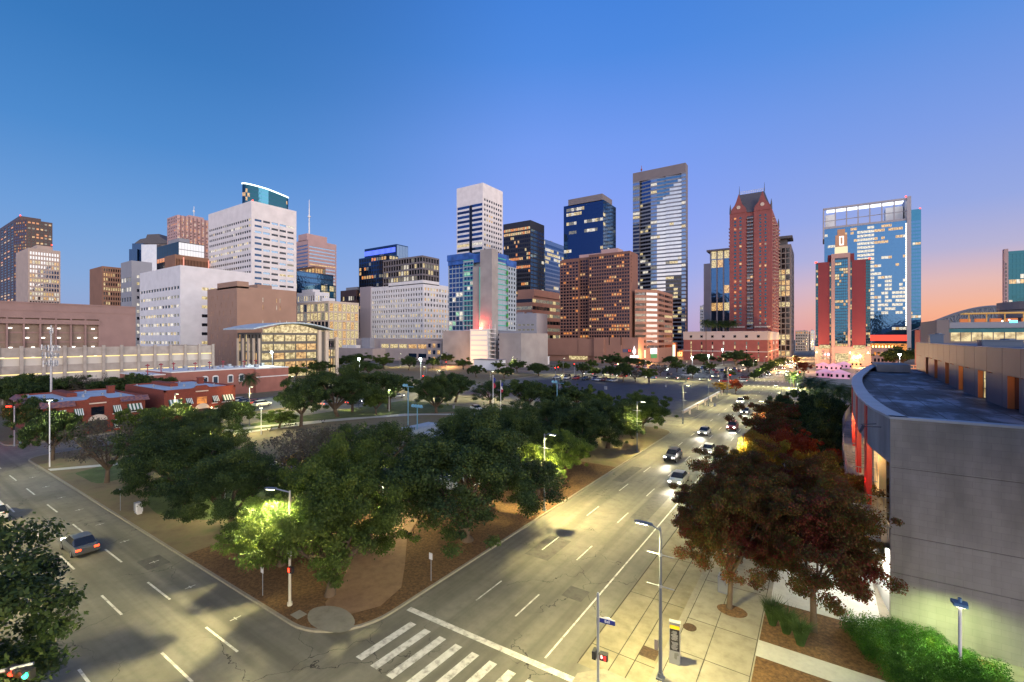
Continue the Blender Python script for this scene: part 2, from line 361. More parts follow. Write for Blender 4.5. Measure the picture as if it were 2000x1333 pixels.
mb = MB(); mb.box(C[0]-22, C[1]+15, z7, C[0]-6, yr7-4, z7+4); mb.build('penthouse', pink_gran, rt)
mb = MB(); mb.cyl(C[0]-10, C[1]+22, z7+4, z7+17, .35, k=5); mb.cyl(C[0]-10, C[1]+22, z7+10, z7+12, 1.2, k=6); mb.build('antenna', paint_white, rt)
# 8 stepped tower with sloping dark crown
d = 600; C = PT(282, d); rt = empty('office_tower', (C[0],C[1],0), 0, 'stepped glass tower under a dark faceted crown, behind the grey slab building', 'building')
def slabs(rt, lst, m, name): 
    mb = MB()
    for (pl, pr, pt, dd, th) in lst:
        a = PT(pl, dd); b = PT(pr, dd); mb.prism([a, b, (b[0]-th*.56, b[1]+th*.83), (a[0]-th*.56, a[1]+th*.83)], 0, ZH(pt, dd))
    return mb.build(name, m, rt)
slabs(rt, [(252,268,487,585,25),(258,280,476,590,25)], g_navy, 'glass_tier'); slabs(rt, [(276,306,478,588,30)], g_mirror, 'mirror_face')
slabs(rt, [(266,330,476,600,30)], grid_grey, 'granite_tier')
a = PT(264, 600); b = PT(332, 600); u = Vector((b[0]-a[0], b[1]-a[1])); Lc = u.length; u /= Lc; n_ = Vector((u.y,-u.x))
def crown(zs):
    mb = MB(); k = len(zs)
    lo = [(a[0]+u.x*Lc*t_, a[1]+u.y*Lc*t_, z_) for (t_, z_) in zs]; base_z = ZH(477, 600)
    fr = [(p[0]+n_.x*2, p[1]+n_.y*2, p[2]) for p in lo]; bk = [(p[0]-n_.x*28, p[1]-n_.y*28, p[2]) for p in lo]
    mb.poly([(p[0],p[1],base_z) for p in (fr[0], fr[-1])]+list(reversed(fr))); mb.poly([(p[0],p[1],base_z) for p in (bk[-1], bk[0])]+bk)
    for q in range(k-1): mb.quad(fr[q], fr[q+1], bk[q+1], bk[q])
    return mb.build('crown', slate, rt)
zz = lambda py: ZH(py, 600)
crown([(0,zz(477)),(.18,zz(468)),(.34,zz(466)),(.38,zz(459)),(.72,zz(458)),(.78,zz(465)),(1,zz(474))])
wb = MB(); panes = []
for (t0, t1, py) in ((.3,.55,480),(.42,.75,478),(.6,1.,482)):
    pa = (a[0]+u.x*Lc*t0+n_.x*3, a[1]+u.y*Lc*t0+n_.y*3); pb = (a[0]+u.x*Lc*t1+n_.x*3, a[1]+u.y*Lc*t1+n_.y*3)
    panes += facade(wb, pa, pb, zz(520), zz(py), 6, 7, .6, .55, lit=.6, kinds=('warm','orange','yel'), side=.3)
wb.build('bay_wall', grid_grey, rt); put_panes(rt, panes)
# 9 black glass block with a bright mirror side
i = tower('office_building', 'black glass block with a bright mirrored side, in front of the rose granite tower', 349, 480, 306, 399, 472, g_black,
   W(8,20,wf=.9,hf=.75,side=.3,top=1,bot=0,lit=.15,dark='black',kinds=('orange','warm','dim'),rec=.1), W(9,16,wf=.96,hf=.93,side=.1,top=.5,bot=0,lit=0,dark='mirror',rec=.06,force=lambda a,b:'navy' if (b<12 and a>3 and random.random()<.6) else None))
roofbox(i, .3, .8, .2, .6, 6, grey_wall)
# 10 brown fins
i = tower('office_building', 'low brown building with close vertical fins, left of the tall white tower', 342, 400, 322, 408, 497, brown_stone,
   None, W(22,1,wf=.55,hf=.95,side=.5,top=2,bot=30,lit=0,dark='black',rec=.8))
mb = MB(); C = i['C']
for k in range(3): mb.tube([(C[0]+1.2, C[1]+6+k*20, i['zt']-12),(C[0]+1.2, C[1]+6+k*20, i['zt']-2)], .5, 5)
mb.build('lit_strip', emit('pink_strip', (1.,.35,.25), 1.2), i['root'])
# 11 curved teal glass tower
d = 520; a = PT(473, d); b = PT(563, d+20); z11 = ZH(368, d)
rt = empty('office_tower', (a[0],a[1],0), 0, 'curved teal glass tower with a white lit roof rim, rising behind the tall white tower', 'building')
mid = ((a[0]+b[0])/2, (a[1]+b[1])/2); ux, uy = b[0]-a[0], b[1]-a[1]; Lb = math.hypot(ux, uy); ux /= Lb; uy /= Lb; nx_, ny_ = uy, -ux
pts = []
K = 22
for k in range(K+1):
    th = math.pi*k/K; s_ = -math.cos(th); bul = math.sin(th)*(.20 if s_ < .1 else .20*(1-.55*min(1,(s_-.1)/.9)))*Lb
    pts.append((mid[0]+ux*s_*Lb/2+nx_*bul, mid[1]+uy*s_*Lb/2+ny_*bul))
bk = [(b[0]-nx_*35, b[1]-ny_*35), (a[0]-nx_*35, a[1]-ny_*35)]
ring = pts+bk; nP = len(ring); nfl = 44
mbG = MB(); mbS = MB()
def zr(p): # sloping roof rim, higher at the left
    t_ = (p[0]-mid[0])*ux+(p[1]-mid[1])*uy; return z11+4.5*(1-((t_/Lb)+.5)*2.2) if t_ < 99 else z11
for k in range(nP-1):
    p, q = ring[k], ring[k+1]
    for f_ in range(18):
        za = 110+(zr(p)-110)*f_/18; zb = 110+(zr(p)-110)*(f_+1)/18; zc = 110+(zr(q)-110)*f_/18; zd = 110+(zr(q)-110)*(f_+1)/18
        mbG.quad((*p,za),(*q,zc),(*q,zd-.35),(*p,zb-.35), 1 if (random.random() < (.22 if k<10 and f_ in (15,16) else .03)) else 0)
        mbS.quad((*p,zb-.35),(*q,zd-.35),(*q,zd),(*p,zb))
mbG.prism(ring, 0, 110); mbG.poly([(*p, zr(p)) for p in ring])
mbG.build('glass_wall', [g_teal, l_warm], rt); mbS.build('floor_band', g_navy, rt)
mb = MB(); mb.tube([(p[0]+nx_*.3, p[1]+ny_*.3, zr(p)+.6) for p in pts], .75, 5); mb.build('lit_rim', emit('rim_light', (.85,1.,.9), 3.5), rt)
# 12 tan block
i = tower('office_building', 'tan concrete block with narrow slot windows behind the glass office with the curved roof', 463, 232, 405, 579, 559, tan_conc,
   W(13,10,wf=.22,hf=.62,side=1,top=3,bot=1,lit=.1,dark='black',kinds=('dim','warm'),skip=lambda a,b: (a*7+b*3)%5>1 and not(a==1)),
   W(16,10,wf=.22,hf=.62,side=1,top=4,bot=1,lit=1,dark='warm',kinds=('warm','white'),skip=lambda a,b: a not in (6,10,11,13) or b not in (9,8,6,5) or (a==13 and b>6)))
roofbox(i, 0.35, 1., .0, .18, 2.6, tan_conc); roofbox(i, .0, .75, .45, .7, 2.8, tan_conc); roofbox(i, .1, .4, .2, .4, 1.2, grey_wall)
# 13 office with curved roof
d = 205; C = PT(510, d); xl = onY(464, C[1]); yr = onX(658, C[0]); z1 = ZH(650, d)
rt = empty('office_building', (C[0],C[1],0), 0, 'five storey glass office glowing yellow under a curved white roof', 'building')
wb = MB(); pn = facade(wb, (xl,C[1]), C, 0, z1, 7, 5, .55, .78, lit=.85, kinds=('yel','warm','yel'), side=.3, top=.4, bot=0, dark='dark', rec=.5)
ym = onX(620, C[0])
pn += facade(wb, C, (C[0],ym), 0, z1, 5, 5, .97, .70, lit=1, kinds=('yel','warm','yel'), side=.3, top=.4, bot=0, dark='dim', rec=.7)
pn += facade(wb, (C[0],ym+4), (C[0],yr), 0, z1-3, 4, 4, .93, .74, lit=.8, kinds=('yel','warm'), side=.5, top=.4, bot=0, dark='dark', rec=.7)
wb.quad((C[0],ym,0),(C[0],ym+4,0),(C[0],ym+4,z1+1),(C[0],ym,z1+1)); wb.poly([(xl,C[1],z1),(C[0],C[1],z1),(C[0],ym,z1),(xl,ym,z1)]); wb.poly([(xl,ym,z1-3),(C[0],ym,z1-3),(C[0],yr,z1-3),(xl,yr,z1-3)])
wb.build('wall', mat('bronze_panel', (.12,.11,.10), .5), rt); put_panes(rt, pn)
mb = MB()
for yy in (ym, ym+4, yr-1.2): mb = MB(); mb.box(C[0]-.4, yy, 0, C[0]+1.0, yy+1.6, z1+1.5 if yy < yr-2 else z1-2); mb.build('pillar', cream, rt)
for k in range(5): mb = MB(); xx = xl+(C[0]-xl)*(k+.1)/4.4; mb.box(xx, C[1]-.7, 0, xx+.9, C[1]+.1, z1-2.6); mb.build('pillar', cream, rt)
mb = MB(); nseg = 18; ya, yb_ = C[1]-5, ym+7     # arched roof, cut along Y
for k in range(nseg):
    def arc(t_): return (ya+(yb_-ya)*t_, z1+1.6+3.4*math.sin(math.pi*min(1,t_*.94+.03)))
    (y0_, za), (y1_, zb) = arc(k/nseg), arc((k+1)/nseg)
    mb.quad((xl-3,y0_,za),(C[0]+3.5,y0_,za),(C[0]+3.5,y1_,zb),(xl-3,y1_,zb)); mb.quad((xl-3,y0_,za-.6),(xl-3,y1_,zb-.6),(C[0]+3.5,y1_,zb-.6),(C[0]+3.5,y0_,za-.6))
    mb.quad((C[0]+3.5,y0_,za-.6),(C[0]+3.5,y1_,zb-.6),(C[0]+3.5,y1_,zb),(C[0]+3.5,y0_,za)); mb.quad((xl-3,y1_,zb-.6),(xl-3,y0_,za-.6),(xl-3,y0_,za),(xl-3,y1_,zb))
mb.quad((xl-3,ya,arc(0)[1]-.6),(C[0]+3.5,ya,arc(0)[1]-.6),(C[0]+3.5,ya,arc(0)[1]),(xl-3,ya,arc(0)[1]))
mb.build('curved_roof', roof_pale, rt)
mb = MB(); p_ = [(C[0]-.5, ya+6+(yb_-ya-12)*k/12, z1+.8+3.2*math.sin(math.pi*(.06+.88*k/12))) for k in range(13)]
mb.poly([(C[0]-.5, ya+6, z1)]+p_+[(C[0]-.5, yb_-6, z1)]); mb.build('gable_glazing', l_yel, rt)
# 14 far pink tower with mast
i = tower('office_tower', 'distant pink banded tower with a tall white mast, right of the white tower', 602, 720, 578, 657, 468, pink_gran,
   W(1,30,wf=.97,hf=.35,side=1,top=6,bot=0,lit=.1,dark='sky',kinds=('white','warm')), W(1,30,wf=.97,hf=.35,side=1,top=8,bot=0,lit=.2,dark='sky',kinds=('white','warm')))
roofbox(i, .2, .9, .0, .7, 10, pink_gran)
mb = MB(); x, y = i['C'][0]-10, i['C'][1]+8; zt = i['zt']; zm = ZH(386, 720)
mb.tube([(x,y,zt+5),(x,y,zt+42),(x,y,zm)], [1.2,.9,.35], 6); mb.cyl(x, y, zt+38, zt+40, 2.2, k=8); mb.build('mast', paint_white, i['root'])
# 15 buildings below it
i = tower('office_building', 'brown building with open terraced top floors, below the distant pink tower', 615, 560, 578, 636, 520, brown_stone,
   W(6,12,wf=.8,hf=.6,side=.5,top=1,bot=0,lit=.3,kinds=('warm','yel','dim')), W(4,12,wf=.8,hf=.6,side=.5,top=1,bot=0,lit=.3,kinds=('warm','dim')))
i = tower('office_building', 'dark blue glass block with a ribbon of reflections, below the terraced brown building', 580, 500, 560, 651, 529, g_navy,
   W(4,14,wf=.95,hf=.8,side=.2,top=.5,bot=0,lit=.05,dark='navy',rec=.08), W(16,16,wf=.95,hf=.7,side=.2,top=.5,bot=0,lit=.06,dark='blue',kinds=('dim','white'),rec=.08))
i = tower('office_building', 'teal glass block lower right of the dark blue glass block', 627, 470, 594, 656, 556, g_teal,
   W(6,12,wf=.94,hf=.85,side=.2,top=.5,bot=0,lit=.04,dark='teal',rec=.08), W(7,12,wf=.94,hf=.85,side=.2,top=.5,bot=0,lit=.15,dark='cyan',kinds=('dim','yel'),rec=.08))
i = tower('office_building', 'small white building with square windows in front of the teal glass block', 615, 455, 580, 643, 570, white_conc,
   W(8,6,wf=.5,hf=.55,side=.6,top=1.5,bot=6,lit=.15), W(6,6,wf=.5,hf=.55,side=.6,top=1.5,bot=6,lit=.3,kinds=('yel','white')))
roofbox(i, .2, .8, .1, .6, 3, white_conc)
# 16 cream grid building
i = tower('courthouse', 'cream building with a bold double height frame and brightly lit yellow floors', 642, 440, 579, 701, 588, cream,
   W(9,6,wf=.8,hf=.84,side=.6,top=1.5,bot=0,lit=.75,kinds=('yel','yel','dim'),noise_floor=False), W(7,6,wf=.8,hf=.84,side=.6,top=1.5,bot=0,lit=.9,kinds=('yel','yel','warm'),noise_floor=False))
roofbox(i, .05, .55, .3, .7, 5, white_conc)
# 17
i = tower('office_building', 'small dark building in the gap left of the navy glass tower', 696, 640, 665, 712, 566, brown_dark, W(8,7,wf=.7,hf=.5,side=.5,top=6,bot=0,lit=.1), W(3,7,wf=.7,hf=.5,side=.5,top=6,bot=0,lit=.3))
roofbox(i, .3, 1, .1, .7, 4, grey_wall)
# 18 navy tower with blue lit crown
i = tower('office_tower', 'navy glass tower with a row of blue lights along its parapet', 775, 660, 712, 797, 477, g_navy,
   W(14,30,wf=.94,hf=.9,side=.2,top=13,bot=0,lit=.04,dark='navy',rec=.08), W(4,4,wf=.96,hf=.96,side=.2,top=.5,bot=0,lit=0,dark='sky',rec=.08))
mb = MB(); C = i['C']
for k in range(26):
    x = i['xl']+1+(C[0]-i['xl']-3)*k/26; mb.box(x, C[1]-.3, i['zt']-11, x+1.1, C[1]-.05, i['zt']-4)
mb.build('crown_light', emit('blue_crown_light', (.10,.16,1.), 3.0), i['root'])
i = tower('office_tower', 'navy tower with vertical mullions standing in front of the blue lit one', 760, 600, 701, 778, 497, g_navy,
   W(12,22,wf=.78,hf=.7,side=.3,top=1,bot=0,lit=.16,dark='black',kinds=('orange','warm','dim'),rec=.2), W(3,22,wf=.8,hf=.7,side=.3,top=1,bot=0,lit=.3,dark='sky'))
# 19 dark grid tower
i = tower('office_tower', 'dark grey tower with a deep square frame, above the white punched window block', 825, 560, 748, 858, 499, grid_grey,
   W(15,16,wf=.86,hf=.72,side=.4,top=1,bot=0,lit=.14,dark='black',kinds=('white','yel','dim'),rec=1.1), W(6,16,wf=.86,hf=.72,side=.4,top=1,bot=0,lit=.14,dark='black',kinds=('yel','dim'),rec=1.1))
# 20 white punched window block
i = tower('office_building', 'white block with a regular grid of small square windows, left of the unfinished hotel', 827, 450, 725, 900, 553, white_conc,
   W(21,13,wf=.55,hf=.52,side=.8,top=3,bot=2,lit=.38,kinds=('yel','dim','dim'),rec=.8), W(13,13,wf=.55,hf=.52,side=.8,top=3,bot=2,lit=.5,kinds=('yel','warm','dim'),rec=.8,force=lambda a,b:'warm' if b in (8,7) and random.random()<.5 else None))
roofbox(i, .35, 1., .0, .4, 3, white_conc)
root20 = i['root']; mb = MB(); x20 = i['xl']; x21 = onY(703, i['C'][1]-1); mb.box(x21, i['C'][1]-1, 0, x20, i['C'][1]+30, ZH(560, depth(x20, i['C'][1]))); mb.build('side_wing', mat('mauve_wall', (.36,.32,.35), .85), root20)
# 21 civic hall (low)
Y = 262.; x0, x1, x2, x3 = onY(657, Y), onY(760, Y), onY(838, Y), onY(868, Y)
rt = empty('civic_hall', (x1, Y, 0), 0, 'long low tan civic hall with lit upper windows before the white block', 'building')
wb = MB(); wb.box(x0, Y-14, 0, x1-4, Y+20, 10.); wb.box(x0+26, Y+2, 9, x1+6, Y+22, 18.2)
zc = 18.2; pn = facade(wb, (onY(742, Y-1),Y-1), (x2,Y-1), 0, zc, 5, 2, .86, .45, lit=1, kinds=('yel','warm'), side=1, top=2.5, bot=1, skip=lambda a,b: b==0 and a<3, force=lambda a,b: 'navy' if b==0 else None)
wb.box(onY(742,Y-1), Y-.5, 0, x2, Y+22, zc-.02)
pn += facade(wb, (x2,Y-3), (x3,Y-3), 0, 16.5, 3, 3, .62, .6, lit=.4, kinds=('orange','warm'), side=.8, top=1, bot=0, dark='navy'); wb.box(x2+.02, Y-2.5, 0, x3, Y+22, 16.48)
wb.build('wall', mat('civic_stone', (.42,.36,.34), .85, noise=.1, nscale=.2), rt); put_panes(rt, pn)
mb = MB(); mb.box(onY(712,Y), Y-3, 0, onY(728,Y), Y+4, 18.9); mb.build('stair_tower', grey_wall, rt)
mb = MB()
for q in (672, 682, 690): x = onY(q, Y-6); mb.box(x, Y-8, 10, x+6, Y-3, 12.5)
mb.build('rooftop_unit', paint_white, rt)
# lit truss canopy behind the hall
Yt = 330.; xa, xb = onY(690, Yt), onY(815, Yt); zb_ = ZH(662, depth(xa,Yt)); za_ = ZH(651, depth(xa,Yt))
rt = empty('truss_canopy', (xa, Yt, 0), 0, 'long zigzag steel truss canopy lit yellow from inside, below the white block', 'canopy')
mb = MB(); mb.tube([(xa,Yt,za_),(xb,Yt,za_)], .4, 5); mb.tube([(xa,Yt,zb_),(xb,Yt,zb_)], .4, 5); nz = 26
for k in range(nz):
    p = xa+(xb-xa)*k/nz; q = xa+(xb-xa)*(k+.5)/nz; r = xa+(xb-xa)*(k+1)/nz
    mb.tube([(p,Yt,zb_),(q,Yt,za_),(r,Yt,zb_)], .22, 4, cap=False)
for k in range(6): x = xa+(xb-xa)*(k+.5)/6; mb.box(x-.5,Yt+6,0,x+.5,Yt+7,zb_)
mb.build('truss', paint_white, rt)
mb = MB(); mb.box(xa,Yt-1,za_+.4,xb,Yt+16,za_+1); mb.build('canopy_roof', roof_grey, rt)
mb = MB(); mb.box(xa,Yt+10,zb_-1,xb,Yt+11,za_); mb.build('lit_wall', l_yel, rt)
# 22 unfinished hotel
d = 310; C = PT(965, d); xl = onY(872, C[1]); yr = onX(1007, C[0]); z1 = ZH(503, d); zt = ZH(487, d); zg = ZH(646, d)
rt = empty('hotel_tower', (C[0],C[1],0), 0, 'unfinished hotel with blue glass, bare grey concrete core and turquoise strips', 'building')
bare = mat('bare_concrete', (.36,.34,.33), .9, noise=.2, nscale=.12); turq = mat('turquoise_board', (.08,.55,.45), .7); bluefilm = mat('blue_film', (.04,.13,.45), .35, noise=.5, nscale=.2)
wb = MB(); xm = onY(925, C[1]); xq = onY(944, C[1])
pn = facade(wb, (xl,C[1]+2), (onY(905,C[1]+2),C[1]+2), zg, z1, 4, 14, .93, .80, lit=.06, kinds=('green','white'), side=.6, top=1, bot=.4, dark='blue')
pn += facade(wb, (onY(905,C[1]),C[1]), (xm,C[1]), zg, z1, 3, 14, .93, .8, lit=.06, kinds=('green','white'), side=.5, top=1, bot=.4, dark='cyan')
ya = onX(978, C[0]); yb = onX(990, C[0])
pn += facade(wb, (C[0],C[1]+1), (C[0],yb), zg, z1, 3, 14, .8, .7, lit=.05, kinds=('green',), side=.4, top=1, bot=.4, dark='teal')
pn += facade(wb, (C[0]+.6,yb), (C[0]+.6,yr), zg, z1-3, 3, 14, .5, .55, lit=.04, side=.5, top=1, bot=.4, dark='black')
wb.box(xl, C[1]+3.2, zg, C[0]-.05, yr-.05, z1-1); wb.build('wall', mat('pale_blue_frame', (.34,.42,.50), .6), rt); put_panes(rt, pn)
mb = MB(); mb.box(xm, C[1]-1, 0, xq-1, C[1]+6, z1-5); mb.box(xq-.5, C[1]-3, 0, C[0]+.4, C[1]+4, zt); mb.build('concrete_core', bare, rt)
mb = MB(); mb.box(xq-1, C[1]-3.2, zg+2, xq-.5, C[1]-2, z1-6)
for k in range(14): zz_ = zg+(z1-zg)*(k+.95)/14; mb.box(C[0]+.05, C[1]+4, zz_, C[0]+.5, yb, zz_+.5); mb.box(onY(905,C[1]), C[1]-.3, zz_, xm-.2, C[1]-.03, zz_+.5)
mb.build('turquoise_strip', turq, rt)
mb = MB(); mb.box(xl+1, C[1]+.6, z1-2, xq-1, C[1]+12, zt-1.5); mb.box(xl+.4, C[1]+.2, z1+1, xm-4, C[1]+11, zt); mb.box(C[0]-8, C[1]+4, z1-2, C[0]+.3, yb+2, zt-2); mb.box(C[0]-8, C[1]+14, z1-4, C[0]+.8, yr, zt-5); mb.build('blue_film_crown', bluefilm, rt)
mb = MB()
for k in range(7): zz_ = zg+3+k*6.; mb.box(C[0]+.7, yb-1.5, zz_, C[0]+1.5, yb-.5, zz_+3)
mb.build('green_netting', mat('green_net', (.05,.3,.06), .8), rt)
pod = MB(); pod.box(xl-1, C[1]-3, 0, onY(918,C[1]-3), C[1]+20, zg); pod.build('podium_wall', bare, rt); pod = MB(); pod.box(onY(975,C[1]-8), C[1]-8, 0, onY(1018,C[1]-8), C[1]+26, zg-2); pod.build('podium_wall', bare, rt)
wb = MB(); pn = facade(wb, (onY(918,C[1]-6),C[1]-6), (onY(953,C[1]-6),C[1]-6), 0, zg+1, 1, 7, .93, .72, lit=0, side=.3, top=.8, bot=.2, rec=.3, dark='dim')
wb.box(onY(918,C[1]-6), C[1]-5.6, 0, onY(953,C[1]-6), C[1]+4, zg+1); wb.build('louvre_wall', paint_white, rt)
lv = mat('lit_louvre', (.7,.68,.6), .6, emis=(1,.85,.55), es=.35); mb = MB()
for p in pn: mb.box(p[0][0]-p[1]/2, C[1]-5.9, p[0][2]-p[2]/2, p[0][0]+p[1]/2, C[1]-5.7, p[0][2]+p[2]/2)
mb.build('lit_louvre', lv, rt)
mb = MB()
for k in range(9): zz_ = 2+k*2.8; mb.box(onY(955,C[1]-4), C[1]-5.4, zz_, onY(968,C[1]-4), C[1]-3.4, zz_+.5)
for xx in (956,967): x = onY(xx, C[1]-5); mb.tube([(x,C[1]-5,0),(x,C[1]-5,28)], .15, 4)
mb.build('hoist_scaffold', paint_white, rt)
mb = MB(); mb.cyl(onY(938,C[1]-4), C[1]-3.5, zg+1, zg+2, .8, k=6); mb.build('red_work_light', emit('red_work_light', (1,.12,.05), 60), rt)
pl = bpy.data.lights.new('work_light', 'POINT'); pl.energy = 9000; pl.color = (1,.08,.04); pl.shadow_soft_size = .6; o = bpy.data.objects.new('work_light', pl); COL.objects.link(o); o.parent = rt; o.location = Vector((onY(940,C[1]-4), C[1]-5.5, zg+4))-OFF[rt.name]
# grey blank block beside it
i = tower('theatre_block', 'plain pale grey block between the unfinished hotel and the brown banded offices', 1048, 400, 975, 1069, 612, mat('pale_grey_wall', (.42,.42,.45), .85, noise=.1, nscale=.1),
   W(8,7,wf=.7,hf=.3,side=2,top=8,bot=2,lit=1,kinds=('dim','dim','yel'),noise_floor=False), None)
# 23 tall white slab tower
i = tower('office_tower', 'tall white tower with blue ribbon windows on one side and square windows on the other', 943, 600, 892, 982, 357, white_stone,
   W(2,31,wf=.97,hf=.58,side=.6,top=25,bot=0,lit=.1,dark='blue',kinds=('yel','white'),force=lambda a,b:'navy' if b%2 else None), W(8,31,wf=.62,hf=.45,side=2,top=18,bot=0,lit=.1,dark='dark',kinds=('yel','warm')))
mb = MB(); C = i['C']; xx = onY(921, C[1])
mb.box(xx-3.5, C[1]-.35, i['zt']-100, xx+1, C[1]+.2, i['zt']-27); mb.box(xx-7, C[1]-.35, 0, xx+0, C[1]+.2, i['zt']-113); mb.build('window_slot', g_black, i['root'])
# 24 black tower
i = tower('office_tower', 'black tower scattered with orange lit windows right of the tall white one', 1036, 520, 983, 1063, 430, mat('black_panel', (.025,.025,.03), .4),
   W(15,30,wf=.88,hf=.6,side=.4,top=6,bot=0,lit=.35,dark='black',kinds=('orange','warm','yel'),rec=.15), W(5,30,wf=.9,hf=.7,side=.3,top=9,bot=0,lit=.1,dark='sky',kinds=('white','warm'),rec=.15))
# 25 pale blue glass tower
i = tower('office_tower', 'pale blue glass tower glimpsed between the black tower and the navy tower', 1065, 660, 1050, 1103, 468, g_sky,
   W(3,24,wf=.95,hf=.7,side=.2,top=1,bot=0,lit=.3,dark='blue',rec=.1), W(12,26,wf=.95,hf=.66,side=.2,top=5,bot=0,lit=.22,dark='blue',kinds=('white','yel'),rec=.1))
# 26 brown banded curved office
i = tower('office_building', 'brown banded office block left of the brown hotel slab', 1040, 450, 1000, 1098, 578, rose_conc,
   W(1,8,wf=.98,hf=.48,side=.3,top=1,bot=2,lit=.4,dark='black',kinds=('dim',)), W(9,8,wf=.99,hf=.48,side=.3,top=1,bot=2,lit=.5,dark='black',kinds=('dim','yel','dim')))
roofbox(i, .2, 1., .05, .9, 7, rose_conc)
# 27 navy tower with penthouse
i = tower('office_tower', 'navy glass tower with a grey penthouse, behind the brown hotel slab', 1178, 520, 1101, 1203, 390, g_navy,
   W(15,32,wf=.96,hf=.66,side=.2,top=3,bot=0,lit=.16,dark='navy',kinds=('white','yel','dim'),rec=.12), W(6,32,wf=.96,hf=.66,side=.2,top=3,bot=0,lit=.08,dark='blue',kinds=('white','yel'),rec=.12))
roofbox(i, .12, .98, .0, .75, 7, grid_grey)
# 28 brown hotel slab on its podium
d = 350; C = PT(1230, d); xl = onY(1092, C[1]); z1 = ZH(490, d)
rt = empty('hotel_tower', (C[0],C[1],0), 0, 'broad brown hotel slab with a tight window grid and scattered orange rooms', 'building')
xs = [xl, onY(1128,C[1]), onY(1150,C[1]), C[0]]; wb = MB(); pn = []
s = dict(wf=.78, hf=.62, side=.2, top=1.5, bot=0, lit=.17, kinds=('orange','orange','warm'), dark='dark', rec=.5, noise_floor=False)
pn += facade(wb, (xs[0],C[1]+1.5), (xs[1],C[1]+1.5), 16, z1-2, 6, 25, **s); pn += facade(wb, (xs[1],C[1]+4), (xs[2],C[1]+4), 16, z1-1, 4, 25, **s); pn += facade(wb, (xs[2],C[1]), (xs[3],C[1]), 16, z1, 16, 25, **s)
yr = onX(1246, C[0]); pn += facade(wb, C, (C[0],yr), 0, z1, 4, 25, .3, .4, lit=0, side=1.5, top=2, bot=14, dark='black', rec=.3, skip=lambda a,b: b<17)
wb.box(xs[0], C[1]+4.7, 0, C[0]-.02, yr, z1-.6); wb.quad((xs[2],C[1]+4,16),(xs[2],C[1],16),(xs[2],C[1],z1),(xs[2],C[1]+4,z1)); wb.quad((xs[1],C[1]+1.5,16),(xs[1],C[1]+4,16),(xs[1],C[1]+4,z1-2),(xs[1],C[1]+1.5,z1-2)); wb.build('wall', mat('hotel_brown_concrete', (.22,.11,.085), .85, noise=.1, nscale=.2), rt); put_panes(rt, pn, cap=99)
mb = MB(); mb.box(onY(1125,C[1]), C[1]+6, z1-1, onY(1170,C[1]), C[1]+16, z1+2); mb.box(onY(1170,C[1]), C[1]+4, z1-1, onY(1203,C[1]), C[1]+16, z1+4); mb.build('penthouse', pink_gran, rt)
Yp = 326.; wb = MB(); zp = 18.5
wb.box(onY(1048,Yp), Yp, 5, onY(1130,Yp), Yp+16, zp); wb.box(onY(1054,Yp), Yp+1.5, 0, onY(1182,Yp), Yp+16, 5.1); wb.box(onY(1130,Yp), Yp-.5, 5, onY(1163,Yp), Yp+16, zp-.5); wb.box(onY(1163,Yp), Yp-3, 0, onY(1182,Yp), Yp+16, zp+.6); wb.box(onY(1182,Yp), Yp-1, 0, onY(1214,Yp), Yp+16, zp+.8); wb.box(onY(1214,Yp), Yp+.5, 0, onY(1246,Yp), Yp+14, zp+.6)
wb.build('podium_wall', rose_conc, rt)
mb = MB(); mb.box(onY(1110,Yp), Yp+1.25, 1.8, onY(1146,Yp), Yp+1.48, 4.6); mb.build('lit_shopfront', l_yel, rt)
mb = MB(); mb.box(onY(1216,Yp), Yp+.25, 8.2, onY(1226,Yp), Yp+.48, 10.6); mb.build('display_panel', mat('sign_grey', (.12,.12,.2), .5), rt)
mb = MB()
for q in (1190.5, 1213.5): mb.box(onY(q,Yp), Yp-1.2, 13.5, onY(q,Yp)+.5, Yp-1.02, zp+.8)
mb.build('slot', g_black, rt)
# 29 brown banded octagonal office
d = 330; a0 = PT(1240, 352); a1 = PT(1262, 352); a2 = PT(1286, 356); a3 = PT(1298, 372); z1 = ZH(566, 352)
s = dict(nx=1, ny=11, wf=.985, hf=.5, side=.2, top=1.2, bot=10, lit=.3, dark='black', kinds=('dim','yel','dim'), rec=.5)
rt = poly_tower('office_building', 'brown banded office with angled corners right of the hotel slab, screens at its foot', [a0, a1, a2, a3, (a3[0],a3[1]+25), (a0[0],a0[1]+40)], z1, rose_conc, [dict(s), dict(s, dark='mirror', lit=0), dict(s), dict(s)])
o29 = a0
def onseg(a, b, t0, t1, z0, z1, mm, name, off=.3, parent=rt):
    u_ = Vector((b[0]-a[0], b[1]-a[1])); l_ = u_.length; u_ /= l_; n2 = Vector((u_.y,-u_.x)); p = Vector(a)+u_*l_*t0+n2*off; q = Vector(a)+u_*l_*t1+n2*off
    mb = MB(); c = (p+q)/2; mb.obox((c.x,c.y), (u_.x,u_.y), (q-p).length, .25, z0, z1); return mb.build(name, mm, parent)
onseg(a0, a1, .45, .95, 3.5, 9.5, emit('green_screen', (.55,1,.55), 1.3), 'lit_screen'); onseg(a1, a2, .35, .85, 6.5, 10.8, emit('white_screen', (.85,.95,1), 2.0), 'lit_screen'); onseg(a1, a2, .35, .85, 3.2, 6.4, emit('deep_green_screen', (.02,.35,.08), .8), 'lit_screen')
